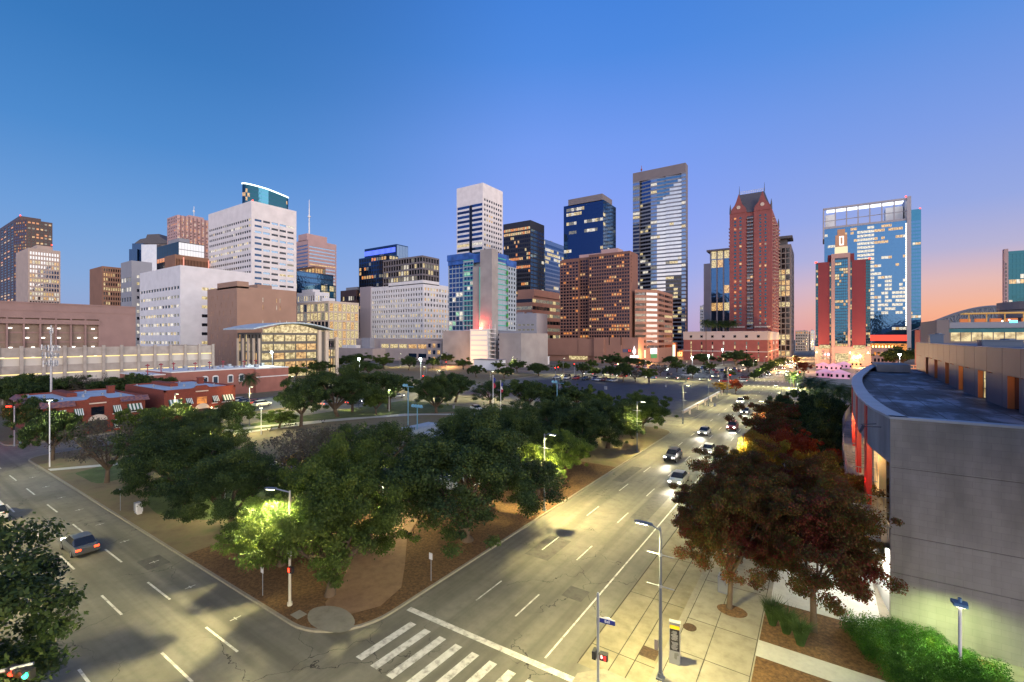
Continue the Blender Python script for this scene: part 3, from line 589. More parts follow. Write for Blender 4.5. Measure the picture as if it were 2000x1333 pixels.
# 30 tallest tower, a stepped reflection drawn in bright and dark panes
d = 560; C = PT(1339, d); xl = onY(1236, C[1]); z1 = ZH(318, d); yr = onX(1343.5, C[0])
rt = empty('office_tower', (C[0],C[1],0), 0, 'tallest tower, blue banded glass with a stepped painted reflection and slanting grey parapet', 'building')
band = mat('tower_band', (.20,.23,.29), .6); wb = MB(); pn = []
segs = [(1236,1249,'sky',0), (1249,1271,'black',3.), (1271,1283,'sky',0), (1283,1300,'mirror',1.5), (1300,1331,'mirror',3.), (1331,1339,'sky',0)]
NF = 46; zb0 = 0; top = 12
for (p0, p1, k, ang) in segs:
    xa, xb = onY(p0, C[1]), onY(p1, C[1]); ya_, yb_2 = C[1]+(ang if k == 'black' else 0), C[1]+(ang*.7 if k == 'mirror' and ang > 2 else (ang if k == 'mirror' else 0))
    lim = {1283: .93, 1300: .97}.get(p0, 1)
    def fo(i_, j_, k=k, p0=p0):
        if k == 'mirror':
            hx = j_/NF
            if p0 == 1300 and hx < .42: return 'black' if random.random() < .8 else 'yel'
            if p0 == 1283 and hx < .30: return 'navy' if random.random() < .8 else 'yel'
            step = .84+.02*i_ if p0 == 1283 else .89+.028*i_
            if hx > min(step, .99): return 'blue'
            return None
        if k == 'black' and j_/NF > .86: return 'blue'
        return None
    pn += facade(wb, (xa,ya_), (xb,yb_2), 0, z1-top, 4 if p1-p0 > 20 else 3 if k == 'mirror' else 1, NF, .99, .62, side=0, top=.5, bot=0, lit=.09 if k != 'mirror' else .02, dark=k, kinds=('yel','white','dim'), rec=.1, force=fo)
wb.build('banded_wall', band, rt)
wb = MB(); pn += facade(wb, C, (C[0],yr), 0, z1-top, 1, NF, .97, .6, side=.1, top=.5, bot=0, lit=0, dark='mirror', rec=.1)
wb.box(xl, C[1]+3.2, 0, C[0]-.05, yr, z1-top-.05); wb.box(xl, C[1], z1-top, C[0], yr, z1); wb.build('wall', grid_grey, rt); put_panes(rt, pn, cap=99)
mb = MB(); mb.cyl(onY(1251,C[1]), C[1]+4, z1, z1+9, .35, k=5); mb.cyl(onY(1251,C[1]), C[1]+4, z1+3, z1+5, 1.1, k=6); mb.build('antenna', red_brick, rt)
# 31 red brick residential tower with steep roof
d = 396; C = PT(1508, d); xl = onY(1425, C[1]); yr = onX(1521.5, C[0]); ze = ZH(408, d)
rt = empty('apartment_tower', (C[0],C[1],0), 0, 'tall red brick apartment tower with steep slate roof, gables and balconies', 'building')
wb = MB(); Wd = C[0]-xl; zb0 = 24
xa, xb = xl+Wd*.40, xl+Wd*.58
s = dict(hf=.55, top=3, bot=3, lit=.10, kinds=('orange','warm','dim'), dark='teal', rec=.25, noise_floor=False)
pn = facade(wb, (xl,C[1]), (xa,C[1]), zb0, ze, 2, 32, wf=.4, side=2.4, **s); pn += facade(wb, (xb,C[1]), C, zb0, ze, 2, 32, wf=.34, side=3.0, **s)
pn += facade(wb, (xa,C[1]+1.5), (xb,C[1]+1.5), zb0, ze, 2, 32, wf=.86, side=.4, **dict(s, hf=.75, dark='dark'))
pn += facade(wb, C, (C[0],yr), zb0, ze, 4, 32, wf=.4, side=1.5, **dict(s, lit=.2))
wb.quad((xa,C[1],zb0),(xa,C[1]+1.5,zb0),(xa,C[1]+1.5,ze),(xa,C[1],ze)); wb.quad((xb,C[1]+1.5,zb0),(xb,C[1],zb0),(xb,C[1],ze),(xb,C[1]+1.5,ze))
wb.quad((xl,yr,zb0),(xl,C[1],zb0),(xl,C[1],ze),(xl,yr,ze))
for (cx, hw, hg) in ((xl+Wd*.22, Wd*.19, 17), (xl+Wd*.78, Wd*.20, 17)):   # brick gables with shoulders
    wb.prism([(0,0),(0,0),(0,0)], 0, 0, cap=False) if False else None
    pr = [(cx-hw, ze), (cx+hw, ze), (cx+hw*.9, ze+4), (cx+hw*.42, ze+8), (cx, ze+hg), (cx-hw*.42, ze+8), (cx-hw*.9, ze+4)]
    f_ = [(p[0], C[1]-.4, p[1]) for p in pr]; b_ = [(p[0], C[1]+1.6, p[1]) for p in pr]; wb.poly(f_); wb.poly(list(reversed(b_)))
    for k in range(len(pr)): k2 = (k+1) % len(pr); wb.quad(f_[k], f_[k2], b_[k2], b_[k])
wb.build('wall', red_brick, rt); put_panes(rt, pn)
mb = MB(); zr_ = ze+19; y0_, y1_ = C[1]+.8, yr-.8; xm0, xm1 = xl+Wd*.2, xl+Wd*.80; ymid = (y0_+y1_)/2
mb.quad((xl+.5,y0_,ze),(C[0]-.5,y0_,ze),(xm1,y0_+9,zr_),(xm0,y0_+9,zr_)); mb.quad((C[0]-.5,y1_,ze),(xl+.5,y1_,ze),(xm0,y1_-5,zr_),(xm1,y1_-5,zr_))
mb.quad((C[0]-.5,y0_,ze),(C[0]-.5,y1_,ze),(xm1,y1_-5,zr_),(xm1,y0_+9,zr_)); mb.quad((xl+.5,y1_,ze),(xl+.5,y0_,ze),(xm0,y0_+9,zr_),(xm0,y1_-5,zr_)); mb.quad((xm0,y0_+9,zr_),(xm1,y0_+9,zr_),(xm1,y1_-5,zr_),(xm0,y1_-5,zr_))
mb.build('mansard_roof', slate, rt)
mb = MB()
for x in (xm0, xm1): mb.tube([(x,y0_+9,zr_),(x,y0_+9,zr_+8)], [.4,.08], 5)
for x, y in ((xl+.6,C[1]+.4),(C[0]-.6,C[1]+.4),(C[0]-.4,yr-1)): mb.tube([(x,y,ze),(x,y,ze+5),(x,y,ze+9)], [.9,.7,.1], 6)
mb.build('finial', slate, rt)
mb = MB()
for k in range(15):
    x = xm0+(xm1-xm0)*k/14; mb.tube([(x,y0_+9,zr_),(x,y0_+9,zr_+2.6)], .12, 4)
mb.tube([(xm0,y0_+9,zr_+2.6),(xm1,y0_+9,zr_+2.6)], .15, 4); mb.tube([(xm0,y0_+9,zr_+1.2),(xm1,y0_+9,zr_+1.2)], .12, 4); mb.build('roof_cresting', paint_white, rt)
mb = MB(); fl = (ze-3-zb0-3)/32
for k in range(32):
    z = zb0+3+fl*k; mb.box(xa+.6, C[1]-.6, z, xb-.6, C[1]+1.4, z+.9)
mb.build('balcony_stack', mat('balcony_rail', (.22,.24,.28), .5), rt)
mb = MB()
for k in range(32):
    z = zb0+3+fl*k
    for t_ in (.14,.5,.84): y = C[1]+(yr-C[1])*t_; mb.box(C[0]+.02, y-1.6, z, C[0]+1.7, y+1.6, z+.9)
    if 18 < k < 30: mb.box(xl-1.4, C[1]+4, z, xl-.02, C[1]+8, z+.8)
mb.build('side_balconies', mat('balcony_conc', (.42,.30,.27), .7), rt)
mb = MB(); 
for cx in (xl+Wd*.22, xl+Wd*.78): mb.tube([(cx,C[1]-.5,ze+5),(cx,C[1]-.75,ze+5)], 1.6, 14); 
for cx, hw in ((xl+Wd*.2,Wd*.17),(xl+Wd*.78,Wd*.18)): mb.box(cx-hw, C[1]-1.2, zb0+4, cx+hw, C[1]-.1, zb0+5.2)
mb.build('stone_trim', cream, rt)
# podium of the red tower
d = 357; C = PT(1499, d); xl = onY(1335, C[1]); yr = onX(1521, C[0]); z1 = ZH(647, d)
rt = empty('parking_podium', (C[0],C[1],0), 0, 'red brick podium with a pale stone top band below the red tower', 'building')
wb = MB(); pn = facade(wb, (xl,C[1]), C, 0, z1-7, 7, 5, .12, .72, lit=.55, side=2, top=1, bot=0, rec=.4, kinds=('yel','dim','white'), dark='black', force=lambda a,b:'yel' if a==0 else None)
pn += facade(wb, C, (C[0],yr), 0, z1-7, 3, 5, .3, .7, lit=.2, side=2, top=1, bot=0, dark='black')
wb.box(xl, C[1]+.5, 0, C[0]-.5, yr, z1-7.05); wb.build('wall', red_brick, rt); put_panes(rt, pn)
mb = MB(); mb.box(xl-.2, C[1]-.2, z1-7, C[0]+.2, yr, z1-1.5); mb.box(xl-.3, C[1]-.35, 7.5, C[0]+.3, yr, 8.3); mb.box(xl-.3, C[1]-.4, z1-1.5, C[0]+.4, yr, z1); mb.build('stone_band', mat('podium_stone', (.45,.40,.40), .8), rt)
mb = MB()
for k in range(7):
    x = xl+2+(C[0]-xl-4)*(k+.5)/7; mb.box(x-1, C[1]-.45, z1-5.2, x+1, C[1]-.22, z1-3.2)
mb.build('vent', g_black, rt)
pod31 = (xl, C, yr, z1)
# 32 glass towers either side of the red tower
i = tower('office_tower', 'blue glass tower with white frames and an upturned roof, left of the red brick tower', 1426, 520, 1388, 1426, 487, g_blue,
   W(3,12,wf=.9,hf=.9,side=.6,top=.5,bot=0,lit=.15,dark='blue',kinds=('warm','yel'),rec=.3,flo={5:.8}), None, depthm=40)
mb = MB(); C = i['C']; mb.box(i['xl']-4, C[1]-3, i['zt']-1, C[0]+2, C[1]+30, i['zt']+1); mb.build('roof_slab', grid_grey, i['root'])
mb = MB()
for k in range(4): x = i['xl']+(C[0]-i['xl'])*k/3; mb.box(x-.7, C[1]-.5, 0, x+.7, C[1]+.2, i['zt']-1)
mb.box(i['xl']-8, C[1]+2, 0, i['xl'], C[1]+30, i['zt']-14); mb.build('frame', grey_wall, i['root'])
i = tower('office_tower', 'dark glass tower with pale piers and an upturned roof, right of the red brick tower', 1545, 470, 1515, 1551, 477, grid_grey,
   W(3,20,wf=.78,hf=.82,side=.8,top=3,bot=0,lit=.25,dark='black',kinds=('yel','warm'),rec=.4), W(4,20,wf=.5,hf=.6,side=.5,top=3,bot=0,lit=.05,dark='dark'))
mb = MB(); C = i['C']; x0_ = i['xl']; mb.box(x0_-2, C[1]-3, i['zt']+6, x0_+15, C[1]+20, i['zt']+8.5); mb.box(x0_, C[1]+2, i['zt'], x0_+10, C[1]+18, i['zt']+6); mb.build('roof_slab', slate, i['root'])
# 33 small distant blocks
i = tower('office_building', 'small distant pale block left of the blue glass tower behind the podium', 1380, 700, 1367, 1389, 597, white_conc, W(4,14,wf=.6,hf=.5,side=.5,top=2,bot=0,lit=.1), W(3,14,wf=.5,hf=.5,side=.5,top=2,bot=0,lit=.1))
i = tower('apartment_building', 'low cream apartment block closing the end of the long street', 1578, 640, 1553, 1585, 646, cream, W(7,7,wf=.6,hf=.55,side=.5,top=1,bot=0,lit=.45,kinds=('warm','orange')), W(4,7,wf=.5,hf=.5,side=.5,top=1,bot=0,lit=.4,kinds=('warm','orange')))
i = tower('office_building', 'small pale banded block beside the cream apartments at the end of the street', 1590, 700, 1584, 1591, 645, white_conc, W(1,8,wf=.95,hf=.45,side=.2,top=1,bot=0,lit=.9,kinds=('white','yel')), None)
# 34 red hotel
Y = 380.; xL, xR = onY(1593,Y), onY(1700,Y); z1 = ZH(514, depth(xL,Y)); Wd = xR-xL
rt = empty('hotel_tower', (xL,Y,0), 0, 'red hotel tower with a tall central glass bay, lit lantern crown and cream base', 'building')
def fx(px): return onY(px, Y)
zb0 = ZH(677, depth(fx(1646),Y)); wb = MB(); pn = []
wb.quad((fx(1598),Y,zb0),(fx(1620),Y,zb0),(fx(1620),Y,z1),(fx(1598),Y,z1)); wb.quad((fx(1664),Y,zb0),(fx(1691),Y,zb0),(fx(1691),Y,z1),(fx(1664),Y,z1))
s = dict(lit=.12, kinds=('yel','warm'), side=.1, top=1, bot=0, dark='teal', rec=.2, noise_floor=False)
wc = MB(); pn += facade(wc, (fx(1593),Y+.2), (fx(1598),Y+.2), zb0, z1, 2, 30, .85, .8, **s); pn += facade(wc, (fx(1691),Y+.2), (xR,Y+.2), zb0, z1, 3, 30, .85, .8, **s)
pn += facade(wc, (fx(1620),Y+.2), (fx(1623.5),Y+.2), zb0, z1, 1, 30, .8, .7, **dict(s, lit=.25)); pn += facade(wc, (fx(1660.5),Y+.2), (fx(1664),Y+.2), zb0, z1, 1, 30, .8, .7, **dict(s, lit=.25))
pn += facade(wc, (fx(1630.5),Y-1), (fx(1656),Y-1), zb0, z1+2, 6, 30, .88, .82, **dict(s, dark='cyan', lit=.2))
wc.build('mullion_wall', mat('navy_panel', (.03,.05,.09), .4), rt); put_panes(rt, pn)
wb.box(xL, Y+.6, 0, xR, Y+30, z1-.3); wb.quad((xL,Y+30,0),(xL,Y+.3,0),(xL,Y+.3,z1),(xL,Y+30,z1)); wb.box(fx(1617),Y+3,z1-1,fx(1669),Y+20,z1+5); wb.build('wall', red_panel, rt)
mb = MB(); mb.box(fx(1623.5),Y-1,zb0,fx(1630.5),Y+2,z1+3); mb.box(fx(1656),Y-1,zb0,fx(1660.5),Y+2,z1+3); mb.box(fx(1623.5),Y-1.2,z1+2,fx(1660.5),Y+3,z1+5)
mb.box(xL-.3,Y-.6,0,fx(1624),Y+.1,zb0); mb.box(fx(1661),Y-.6,0,xR+.3,Y+.1,zb0); mb.box(fx(1624),Y-2,0,fx(1661),Y-.9,zb0)
mb.build('stone_trim', mat('salmon_stone', (.48,.30,.26), .8), rt)
mb = MB(); zc0 = z1+5; mb.box(fx(1631),Y+2,zc0,fx(1656),Y+10,zc0+5)
mb.build('lit_crown_base', emit('crown_glow', (1.,.82,.5), 1.1), rt)
mb = MB(); mb.prism([(fx(1632),Y+2),(fx(1655),Y+2),(fx(1655),Y+10),(fx(1632),Y+10)], zc0+5, zc0+13); mb.prism([(fx(1636),Y+3),(fx(1651),Y+3),(fx(1651),Y+9),(fx(1636),Y+9)], zc0+13, zc0+17); mb.build('lantern_crown', mat('lantern_stone', (.45,.24,.15), .7, emis=(1,.5,.2), es=.12), rt)
mb = MB()
fr = fx(1639.5); fr2 = fx(1648)
for a_ in ((fr,zc0+6,fr+.5,zc0+12),(fr2-.5,zc0+6,fr2,zc0+12),(fr,zc0+6,fr2,zc0+6.6),(fr,zc0+11.4,fr2,zc0+12)): mb.box(a_[0],Y+1.5,a_[1],a_[2],Y+1.9,a_[3])
mb.build('crown_emblem', emit('emblem_white', (1,1,1), 2.), rt)
mb = MB(); mb.box(xL-.4,Y+.2,z1,xL+.8,Y+1.2,z1+.8); mb.box(xR-.9,Y+.2,z1,xR+.3,Y+1.2,z1+.8); mb.build('red_roof_light', red_e, rt)
mb = MB()
for (p0,p1) in ((1600,1621),(1667,1690)):
    for k in range(3):
        for r_ in range(2): x = fx(p0+2+k*(p1-p0)/3); mb.box(x, Y-.85, 4+r_*2.6, x+1.3, Y-.62, 5.9+r_*2.6)
mb.box(fx(1631),Y-2.3,2.5,fx(1657),Y-2.05,8.6); mb.box(fx(1600),Y-.85,11.5,fx(1622),Y-.62,14); mb.box(fx(1666),Y-.85,11.5,fx(1690),Y-.62,14)
mb.build('lit_base_window', l_yel, rt)
for q in (1595, 1660, 1695):
    mb = MB(); mb.cyl(fx(q), Y-2.6, 8.6, 9.8, .6, .1, 8); mb.build('wall_lantern', emit('lantern', (1,.7,.4), 8), rt)
# 35 blue hotel with open lit crown
Y = 560.; xL, xR = onY(1610,Y), onY(1771,Y); z1 = ZH(387, depth(xR,Y)); Wd = xR-xL
rt = empty('hotel_tower', (xL,Y,0), 0, 'wide blue glass hotel tower with an open white lit rooftop frame', 'building')
hz = z1-21; wb = MB()
def fo(i_, j_):
    x = i_/24
    if (.40 < x < .52 and 14 < j_ < 27) or (.50 < x < .60 and 3 < j_ < 28): return 'white'
    if x > .65 and 4 < j_ < 15 and random.random() < .55: return 'white'
    if j_ in (26,27,24) and random.random() < .4: return 'warm'
    return None
pn = facade(wb, (xL,Y), (xR,Y), 22, hz, 24, 28, .95, .66, lit=.07, side=.2, top=1, bot=0, rec=.12, dark='blue', kinds=('white','warm'), force=fo)
wb.box(xL, Y+.5, 0, xR, Y+30, hz-.1); wb.build('wall', g_blue, rt)
put_panes(rt, pn)
mb = MB(); mb.box(xR, Y-1.5, 0, xR+3, Y+30, z1+1); mb.box(xL-1.2, Y-1, hz-10, xL, Y+30, z1-1); mb.box(xL-1.2, Y-1, z1-1.6, xR, Y+1.5, z1); mb.box(xL,Y-.3,hz,xR,Y+30,hz+2)
for k in range(1,7): x = xL+Wd*k/7; mb.box(x-.5, Y-.6, hz+2, x+.5, Y+.6, z1-1.6)
mb.tube([(xL,Y+1,hz+8),(xR,Y+1,hz+9)], .4, 5)
mb.build('roof_frame', mat('frame_grey', (.38,.38,.42), .5), rt)
mb = MB(); mb.box(xL+2, Y+2, z1-2.4, xR-2, Y+12, z1-1.7); mb.build('soffit_light', emit('soffit_light', (.95,.97,1), 1.9), rt)
mb = MB(); mb.box(xL+1,Y+14,hz+2,xL+9,Y+28,z1-4); mb.box(xR-14,Y+14,hz+2,xR-1,Y+28,z1-4); mb.build('plant_room', white_conc, rt)
mb = MB()
for k in range(44): z = 30+(hz-32)*k/44; mb.box(xR-.9, Y-1., z, xR-.2, Y-.4, z+1.5)
mb.build('edge_light', emit('edge_light', (1,.9,.7), 3), rt)
mb = MB(); mb.box(onY(1698,Y),Y-.9,16,xR,Y-.4,21.6); mb.build('red_light_band', emit('red_band', (1,.06,.03), 1.6), rt)
mb = MB(); mb.box(onY(1698,Y-2),Y-2,7,xR,Y-.6,13.5); mb.build('lit_lobby', l_orange, rt)
xR2 = onY(1799,Y+8); wb = MB(); z2 = ZH(404, depth(xR2,Y)); pn = facade(wb, (xR+3,Y+8), (xR2,Y+8), 20, z2, 4, 32, .94, .68, lit=.05, side=.2, top=10, bot=0, rec=.12, dark='blue', kinds=('white','warm')); wb.box(xR+3,Y+8.5,0,xR2,Y+30,z2-.1); wb.build('side_wing', g_cyan, rt); put_panes(rt, pn, cap=1)
mb = MB(); mb.box(xR2-1.2,Y+8,z2,xR2-.2,Y+9,z2+1); mb.box(xR-1,Y,z1+1,xR,Y+1,z1+2); mb.build('red_roof_light', red_e, rt)
# low cream annex in front of the blue hotel
Y = 420.; rt = empty('hotel_annex', (onY(1702,Y),Y,0), 0, 'low salmon annex with flame coloured terrace lights between the red and blue hotels', 'building')
x0, x1 = onY(1702,Y), onY(1753,Y); wb = MB(); pn = facade(wb, (x0,Y), (x1,Y), 0, 12, 6, 2, .6, .5, lit=.35, side=1, top=2, bot=.5, dark='dark', kinds=('orange','warm')); wb.box(x0,Y+.5,0,x1,Y+30,11.8); wb.build('wall', MATS['salmon_stone'], rt); put_panes(rt, pn)
for k in range(8):
    mb = MB(); x = x0+(x1-x0)*(k+.5)/8; mb.cyl(x, Y+1, 12, 13.4, .5, .2, 6); mb.build('terrace_light', emit('terrace_light', (1,.5,.12), 10) if 'terrace_light' not in MATS else MATS['terrace_light'], rt)

# ================================================================== GROUND, ROADS, PAVEMENTS
def ground_mat(name, cols, scale, rough=.9, bump=.0, bs=20, cracks=False, stain=0.0, streak=None, lo=.30, hi=.72):
    m = bpy.data.materials.new(name); m.use_nodes = True; t = m.node_tree; P = t.nodes['Principled BSDF']; nn = t.nodes.new; ln = t.links.new
    P.inputs['Roughness'].default_value = rough; g = nn('ShaderNodeNewGeometry')
    nz = nn('ShaderNodeTexNoise'); nz.inputs['Scale'].default_value = scale; nz.inputs['Detail'].default_value = 8; nz.inputs['Roughness'].default_value = .65; ln(g.outputs['Position'], nz.inputs[0])
    r = nn('ShaderNodeValToRGB'); e = r.color_ramp.elements
    while len(e) < len(cols): e.new(.5)
    for k, c in enumerate(cols): e[k].position = lo+(hi-lo)*k/(len(cols)-1); e[k].color = (*c, 1)
    ln(nz.outputs['Fac'], r.inputs[0]); colr = r.outputs[0]
    if stain:
        n2 = nn('ShaderNodeTexNoise'); n2.inputs['Scale'].default_value = .18; n2.inputs['Detail'].default_value = 5; ln(g.outputs['Position'], n2.inputs[0])
        mr = nn('ShaderNodeMapRange'); mr.inputs[1].default_value = .42; mr.inputs[2].default_value = .68; mr.inputs[4].default_value = stain; ln(n2.outputs['Fac'], mr.inputs[0])
        mx = nn('ShaderNodeMixRGB'); mx.inputs[2].default_value = (*[c*.45 for c in cols[0]], 1); ln(mr.outputs[0], mx.inputs[0]); ln(colr, mx.inputs[1]); colr = mx.outputs[0]
    if streak:  # wheel tracks running along the street
        mp = nn('ShaderNodeMapping'); mp.inputs['Scale'].default_value = streak; ln(g.outputs['Position'], mp.inputs[0])
        n3 = nn('ShaderNodeTexNoise'); n3.inputs['Scale'].default_value = 1.; n3.inputs['Detail'].default_value = 3; ln(mp.outputs[0], n3.inputs[0])
        mr = nn('ShaderNodeMapRange'); mr.inputs[1].default_value = .42; mr.inputs[2].default_value = .64; mr.inputs[4].default_value = .65; ln(n3.outputs['Fac'], mr.inputs[0])
        mx = nn('ShaderNodeMixRGB'); mx.inputs[2].default_value = (*[c*.6 for c in cols[0]], 1); ln(mr.outputs[0], mx.inputs[0]); ln(colr, mx.inputs[1]); colr = mx.outputs[0]
    if cracks:
        nd = nn('ShaderNodeTexNoise'); nd.inputs['Scale'].default_value = .6; nd.inputs['Detail'].default_value = 6; ln(g.outputs['Position'], nd.inputs[0])
        va = nn('ShaderNodeVectorMath'); va.operation = 'SCALE'; va.inputs[3].default_value = 2.6; ln(nd.outputs['Color'], va.inputs[0])
        vb = nn('ShaderNodeVectorMath'); vb.operation = 'ADD'; ln(g.outputs['Position'], vb.inputs[0]); ln(va.outputs[0], vb.inputs[1])
        vo = nn('ShaderNodeTexVoronoi'); vo.feature = 'DISTANCE_TO_EDGE'; vo.inputs['Scale'].default_value = .16; ln(vb.outputs[0], vo.inputs['Vector'])
        c1_ = nn('ShaderNodeMapRange'); c1_.inputs[1].default_value = .001; c1_.inputs[2].default_value = .0045; c1_.inputs[3].default_value = 1; c1_.inputs[4].default_value = 0; ln(vo.outputs['Distance'], c1_.inputs[0])
        n4 = nn('ShaderNodeTexNoise'); n4.inputs['Scale'].default_value = .11; ln(g.outputs['Position'], n4.inputs[0])
        c2_ = nn('ShaderNodeMapRange'); c2_.inputs[1].default_value = .46; c2_.inputs[2].default_value = .56; ln(n4.outputs['Fac'], c2_.inputs[0])
        mu = nn('ShaderNodeMath'); mu.operation = 'MULTIPLY'; ln(c1_.outputs[0], mu.inputs[0]); ln(c2_.outputs[0], mu.inputs[1])
        mx = nn('ShaderNodeMixRGB'); mx.inputs[2].default_value = (.02,.018,.015,1); ln(mu.outputs[0], mx.inputs[0]); ln(colr, mx.inputs[1]); colr = mx.outputs[0]
    ln(colr, P.inputs['Base Color'])
    if bump:
        nb = nn('ShaderNodeTexNoise'); nb.inputs['Scale'].default_value = bs; nb.inputs['Detail'].default_value = 4; ln(g.outputs['Position'], nb.inputs[0])
        b = nn('ShaderNodeBump'); b.inputs['Strength'].default_value = bump; b.inputs['Distance'].default_value = .05; ln(nb.outputs['Fac'], b.inputs['Height']); ln(b.outputs[0], P.inputs['Normal'])
    MATS[name] = m; return m
m_ground = ground_mat('city_ground', [(.07,.07,.06),(.11,.10,.085)], .1)
m_road = ground_mat('worn_concrete_road', [(.165,.155,.122),(.205,.195,.155),(.235,.222,.175)], 1.2, .8, .25, 25, cracks=True, stain=.45, streak=(.9,.03,1))
m_bell = ground_mat('worn_concrete_crossroad', [(.165,.155,.122),(.205,.195,.155),(.235,.222,.175)], 1.2, .8, .25, 25, cracks=True, stain=.45, streak=(.03,.9,1))
m_lot = ground_mat('dark_asphalt', [(.02,.022,.03),(.038,.04,.05),(.06,.062,.07)], .35, .6, .2, 25, stain=.4)
m_dirt = ground_mat('dry_lawn', [(.13,.095,.055),(.19,.15,.08),(.12,.13,.05)], .35, .95, .5, 12)
m_grass = ground_mat('green_lawn', [(.05,.075,.02),(.08,.12,.03),(.14,.14,.06)], .5, .95, .6, 15)
m_mulch = ground_mat('leaf_litter', [(.055,.026,.01),(.14,.075,.028),(.22,.125,.048)], 5, .95, 1., 14)
m_brick = ground_mat('clay_paving', [(.20,.115,.06),(.26,.155,.085),(.30,.19,.10)], 1.5, .85, .3, 30)
m_walk = ground_mat('pavement_concrete', [(.21,.195,.15),(.28,.26,.205),(.32,.30,.24)], 1.4, .85, .2, 30, stain=.25)
m_slab = ground_mat('kerb_lane_concrete', [(.17,.15,.10),(.24,.215,.145),(.30,.27,.19)], .9, .85, .2, 30, stain=.4)
m_kerb = ground_mat('kerb_concrete', [(.22,.20,.16),(.30,.28,.22)], 2, .85, .2, 30)
m_pale = ground_mat('pale_path', [(.42,.42,.40),(.52,.52,.48)], 3, .85, .2, 30)
m_seam = mat('joint_dark', (.05,.045,.03), .9)
m_paint = ground_mat('worn_road_paint', [(.22,.21,.18),(.62,.61,.56),(.72,.71,.66)], 2.2, .7, .1, 30)
def sheet(name, m, rects, z, label=None):
    mb = MB()
    for (x0, y0, x1, y1) in rects: mb.quad((x0,y0,z),(x1,y0,z),(x1,y1,z),(x0,y1,z))
    return struct(mb, name, m, label)
sheet('ground', m_ground, [(-3500,-900,2500,4500)], -.02)
AX0, AX1 = -24.4, -7.8
sheet('street_base', m_bell, [(-130,-60,-1,560)], -.008)
sheet('main_street', m_road, [(AX0-.1,-60,AX1+.1,1500)], 0.0, 'wide cracked concrete street running away between the park and the curved building')
sheet('cross_street', m_bell, [(-600,.8,AX0-.1,16.9),(AX1+.1,.8,200,16.9)], 0.0, 'cracked concrete cross street leading away to the left past the park')
sheet('park_side_street', m_bell, [(-104,97,AX0-.1,112)], .0)
sheet('rear_street', m_road, [(-117,-60,-104,.8),(-117,16.9,-104,900)], 0.0)
sheet('far_cross_street', m_bell, [(-600,206,-117,224),(-104,206,AX0-.1,224),(AX1+.1,206,300,224)], 0.0)
sheet('market_street', m_bell, [(-700,302,-117,322),(-104,302,AX0-.1,322)], 0.0)
def rounded(x0, y0, x1, y1, rad, n=10):
    p = []
    for (cx, cy, a0, r) in ((x1-rad[1], y0+rad[1], -90, rad[1]), (x1-rad[2], y1-rad[2], 0, rad[2]), (x0+rad[3], y1-rad[3], 90, rad[3]), (x0+rad[0], y0+rad[0], 180, rad[0])):
        if r <= 0: p.append((cx, cy)); continue
        for k in range(n+1): a = math.radians(a0+90*k/n); p.append((cx+r*math.cos(a), cy+r*math.sin(a)))
    return p
def inset(pts, d):
    out_ = []; n = len(pts)
    for i in range(n):
        a, b, c = Vector(pts[i-1]), Vector(pts[i]), Vector(pts[(i+1) % n]); e1 = (b-a); e2 = (c-b)
        if e1.length < 1e-6: e1 = e2
        if e2.length < 1e-6: e2 = e1
        e1.normalize(); e2.normalize(); n1 = Vector((-e1.y,e1.x)); n2 = Vector((-e2.y,e2.x)); m_ = (n1+n2); m_.normalize(); k = d/max(.3, m_.dot(n1)); out_.append(tuple(b+m_*k))
    return out_
def block(name, pts, top, kerb=.16, z=.13, label=None, kname='kerb'):
    ins = inset(pts, kerb); mb = MB(); n = len(pts)
    for i in range(n):
        j = (i+1) % n; a, b, c, d_ = pts[i], pts[j], ins[j], ins[i]
        mb.quad((*a,-.02),(*b,-.02),(*b,z),(*a,z)); mb.quad((*a,z),(*b,z),(*c,z),(*d_,z))
    struct(mb, kname, m_kerb); mb = MB(); mb.poly([(*p,z-.006) for p in ins]); return struct(mb, name, top, label)
park = rounded(-104,16.9,AX0,97,(3,4.6,5,3)); block('park_lawn', park, m_dirt, .2, label='dry park lawn inside the kerb of the big block')
m_dim = ground_mat('dim_pavement', [(.09,.085,.07),(.14,.13,.105),(.17,.155,.12)], .6, .9, .2, 20, stain=.3)
block('asphalt_lot', rounded(-104,112,AX0,206,(3,4,4,3)), m_dim)
block('car_park_block', rounded(-104,224,AX0,302,(3,4,4,3)), m_dim)
block('podium_block', rounded(-104,322,AX0,520,(3,4,4,3)), m_dim); block('far_block', rounded(-104,520.5,AX0,1000,(3,4,4,3)), m_walk)
block('rear_block', rounded(-420,16.9,-117,206,(3,3,3,3)), m_dirt); block('hall_block', rounded(-420,224,-117,302,(3,3,3,3)), m_dim); block('hotel_block', rounded(-420,322,-117,640,(3,3,3,3)), m_dim)
block('south_block', rounded(-102,-60,AX0,.8,(3,4,4,3)), m_dirt); block('south_rear_block', rounded(-300,-60,-119,.8,(3,3,4,3)), m_dirt)
block('east_block', [(AX1,24.6),(-3.2,24.6),(90,24.6),(90,206),(AX1,206)], m_walk, .35, label='pale concrete pavement beside the curved building'); block('far_east_block', rounded(AX1,224,200,900,(4,3,3,3)), m_walk)
block('corner_ramp', [(-10.9,17.5),(90,17.5),(90,24.55),(-10.2,24.55),(-11.3,23.4)], m_walk, .35)
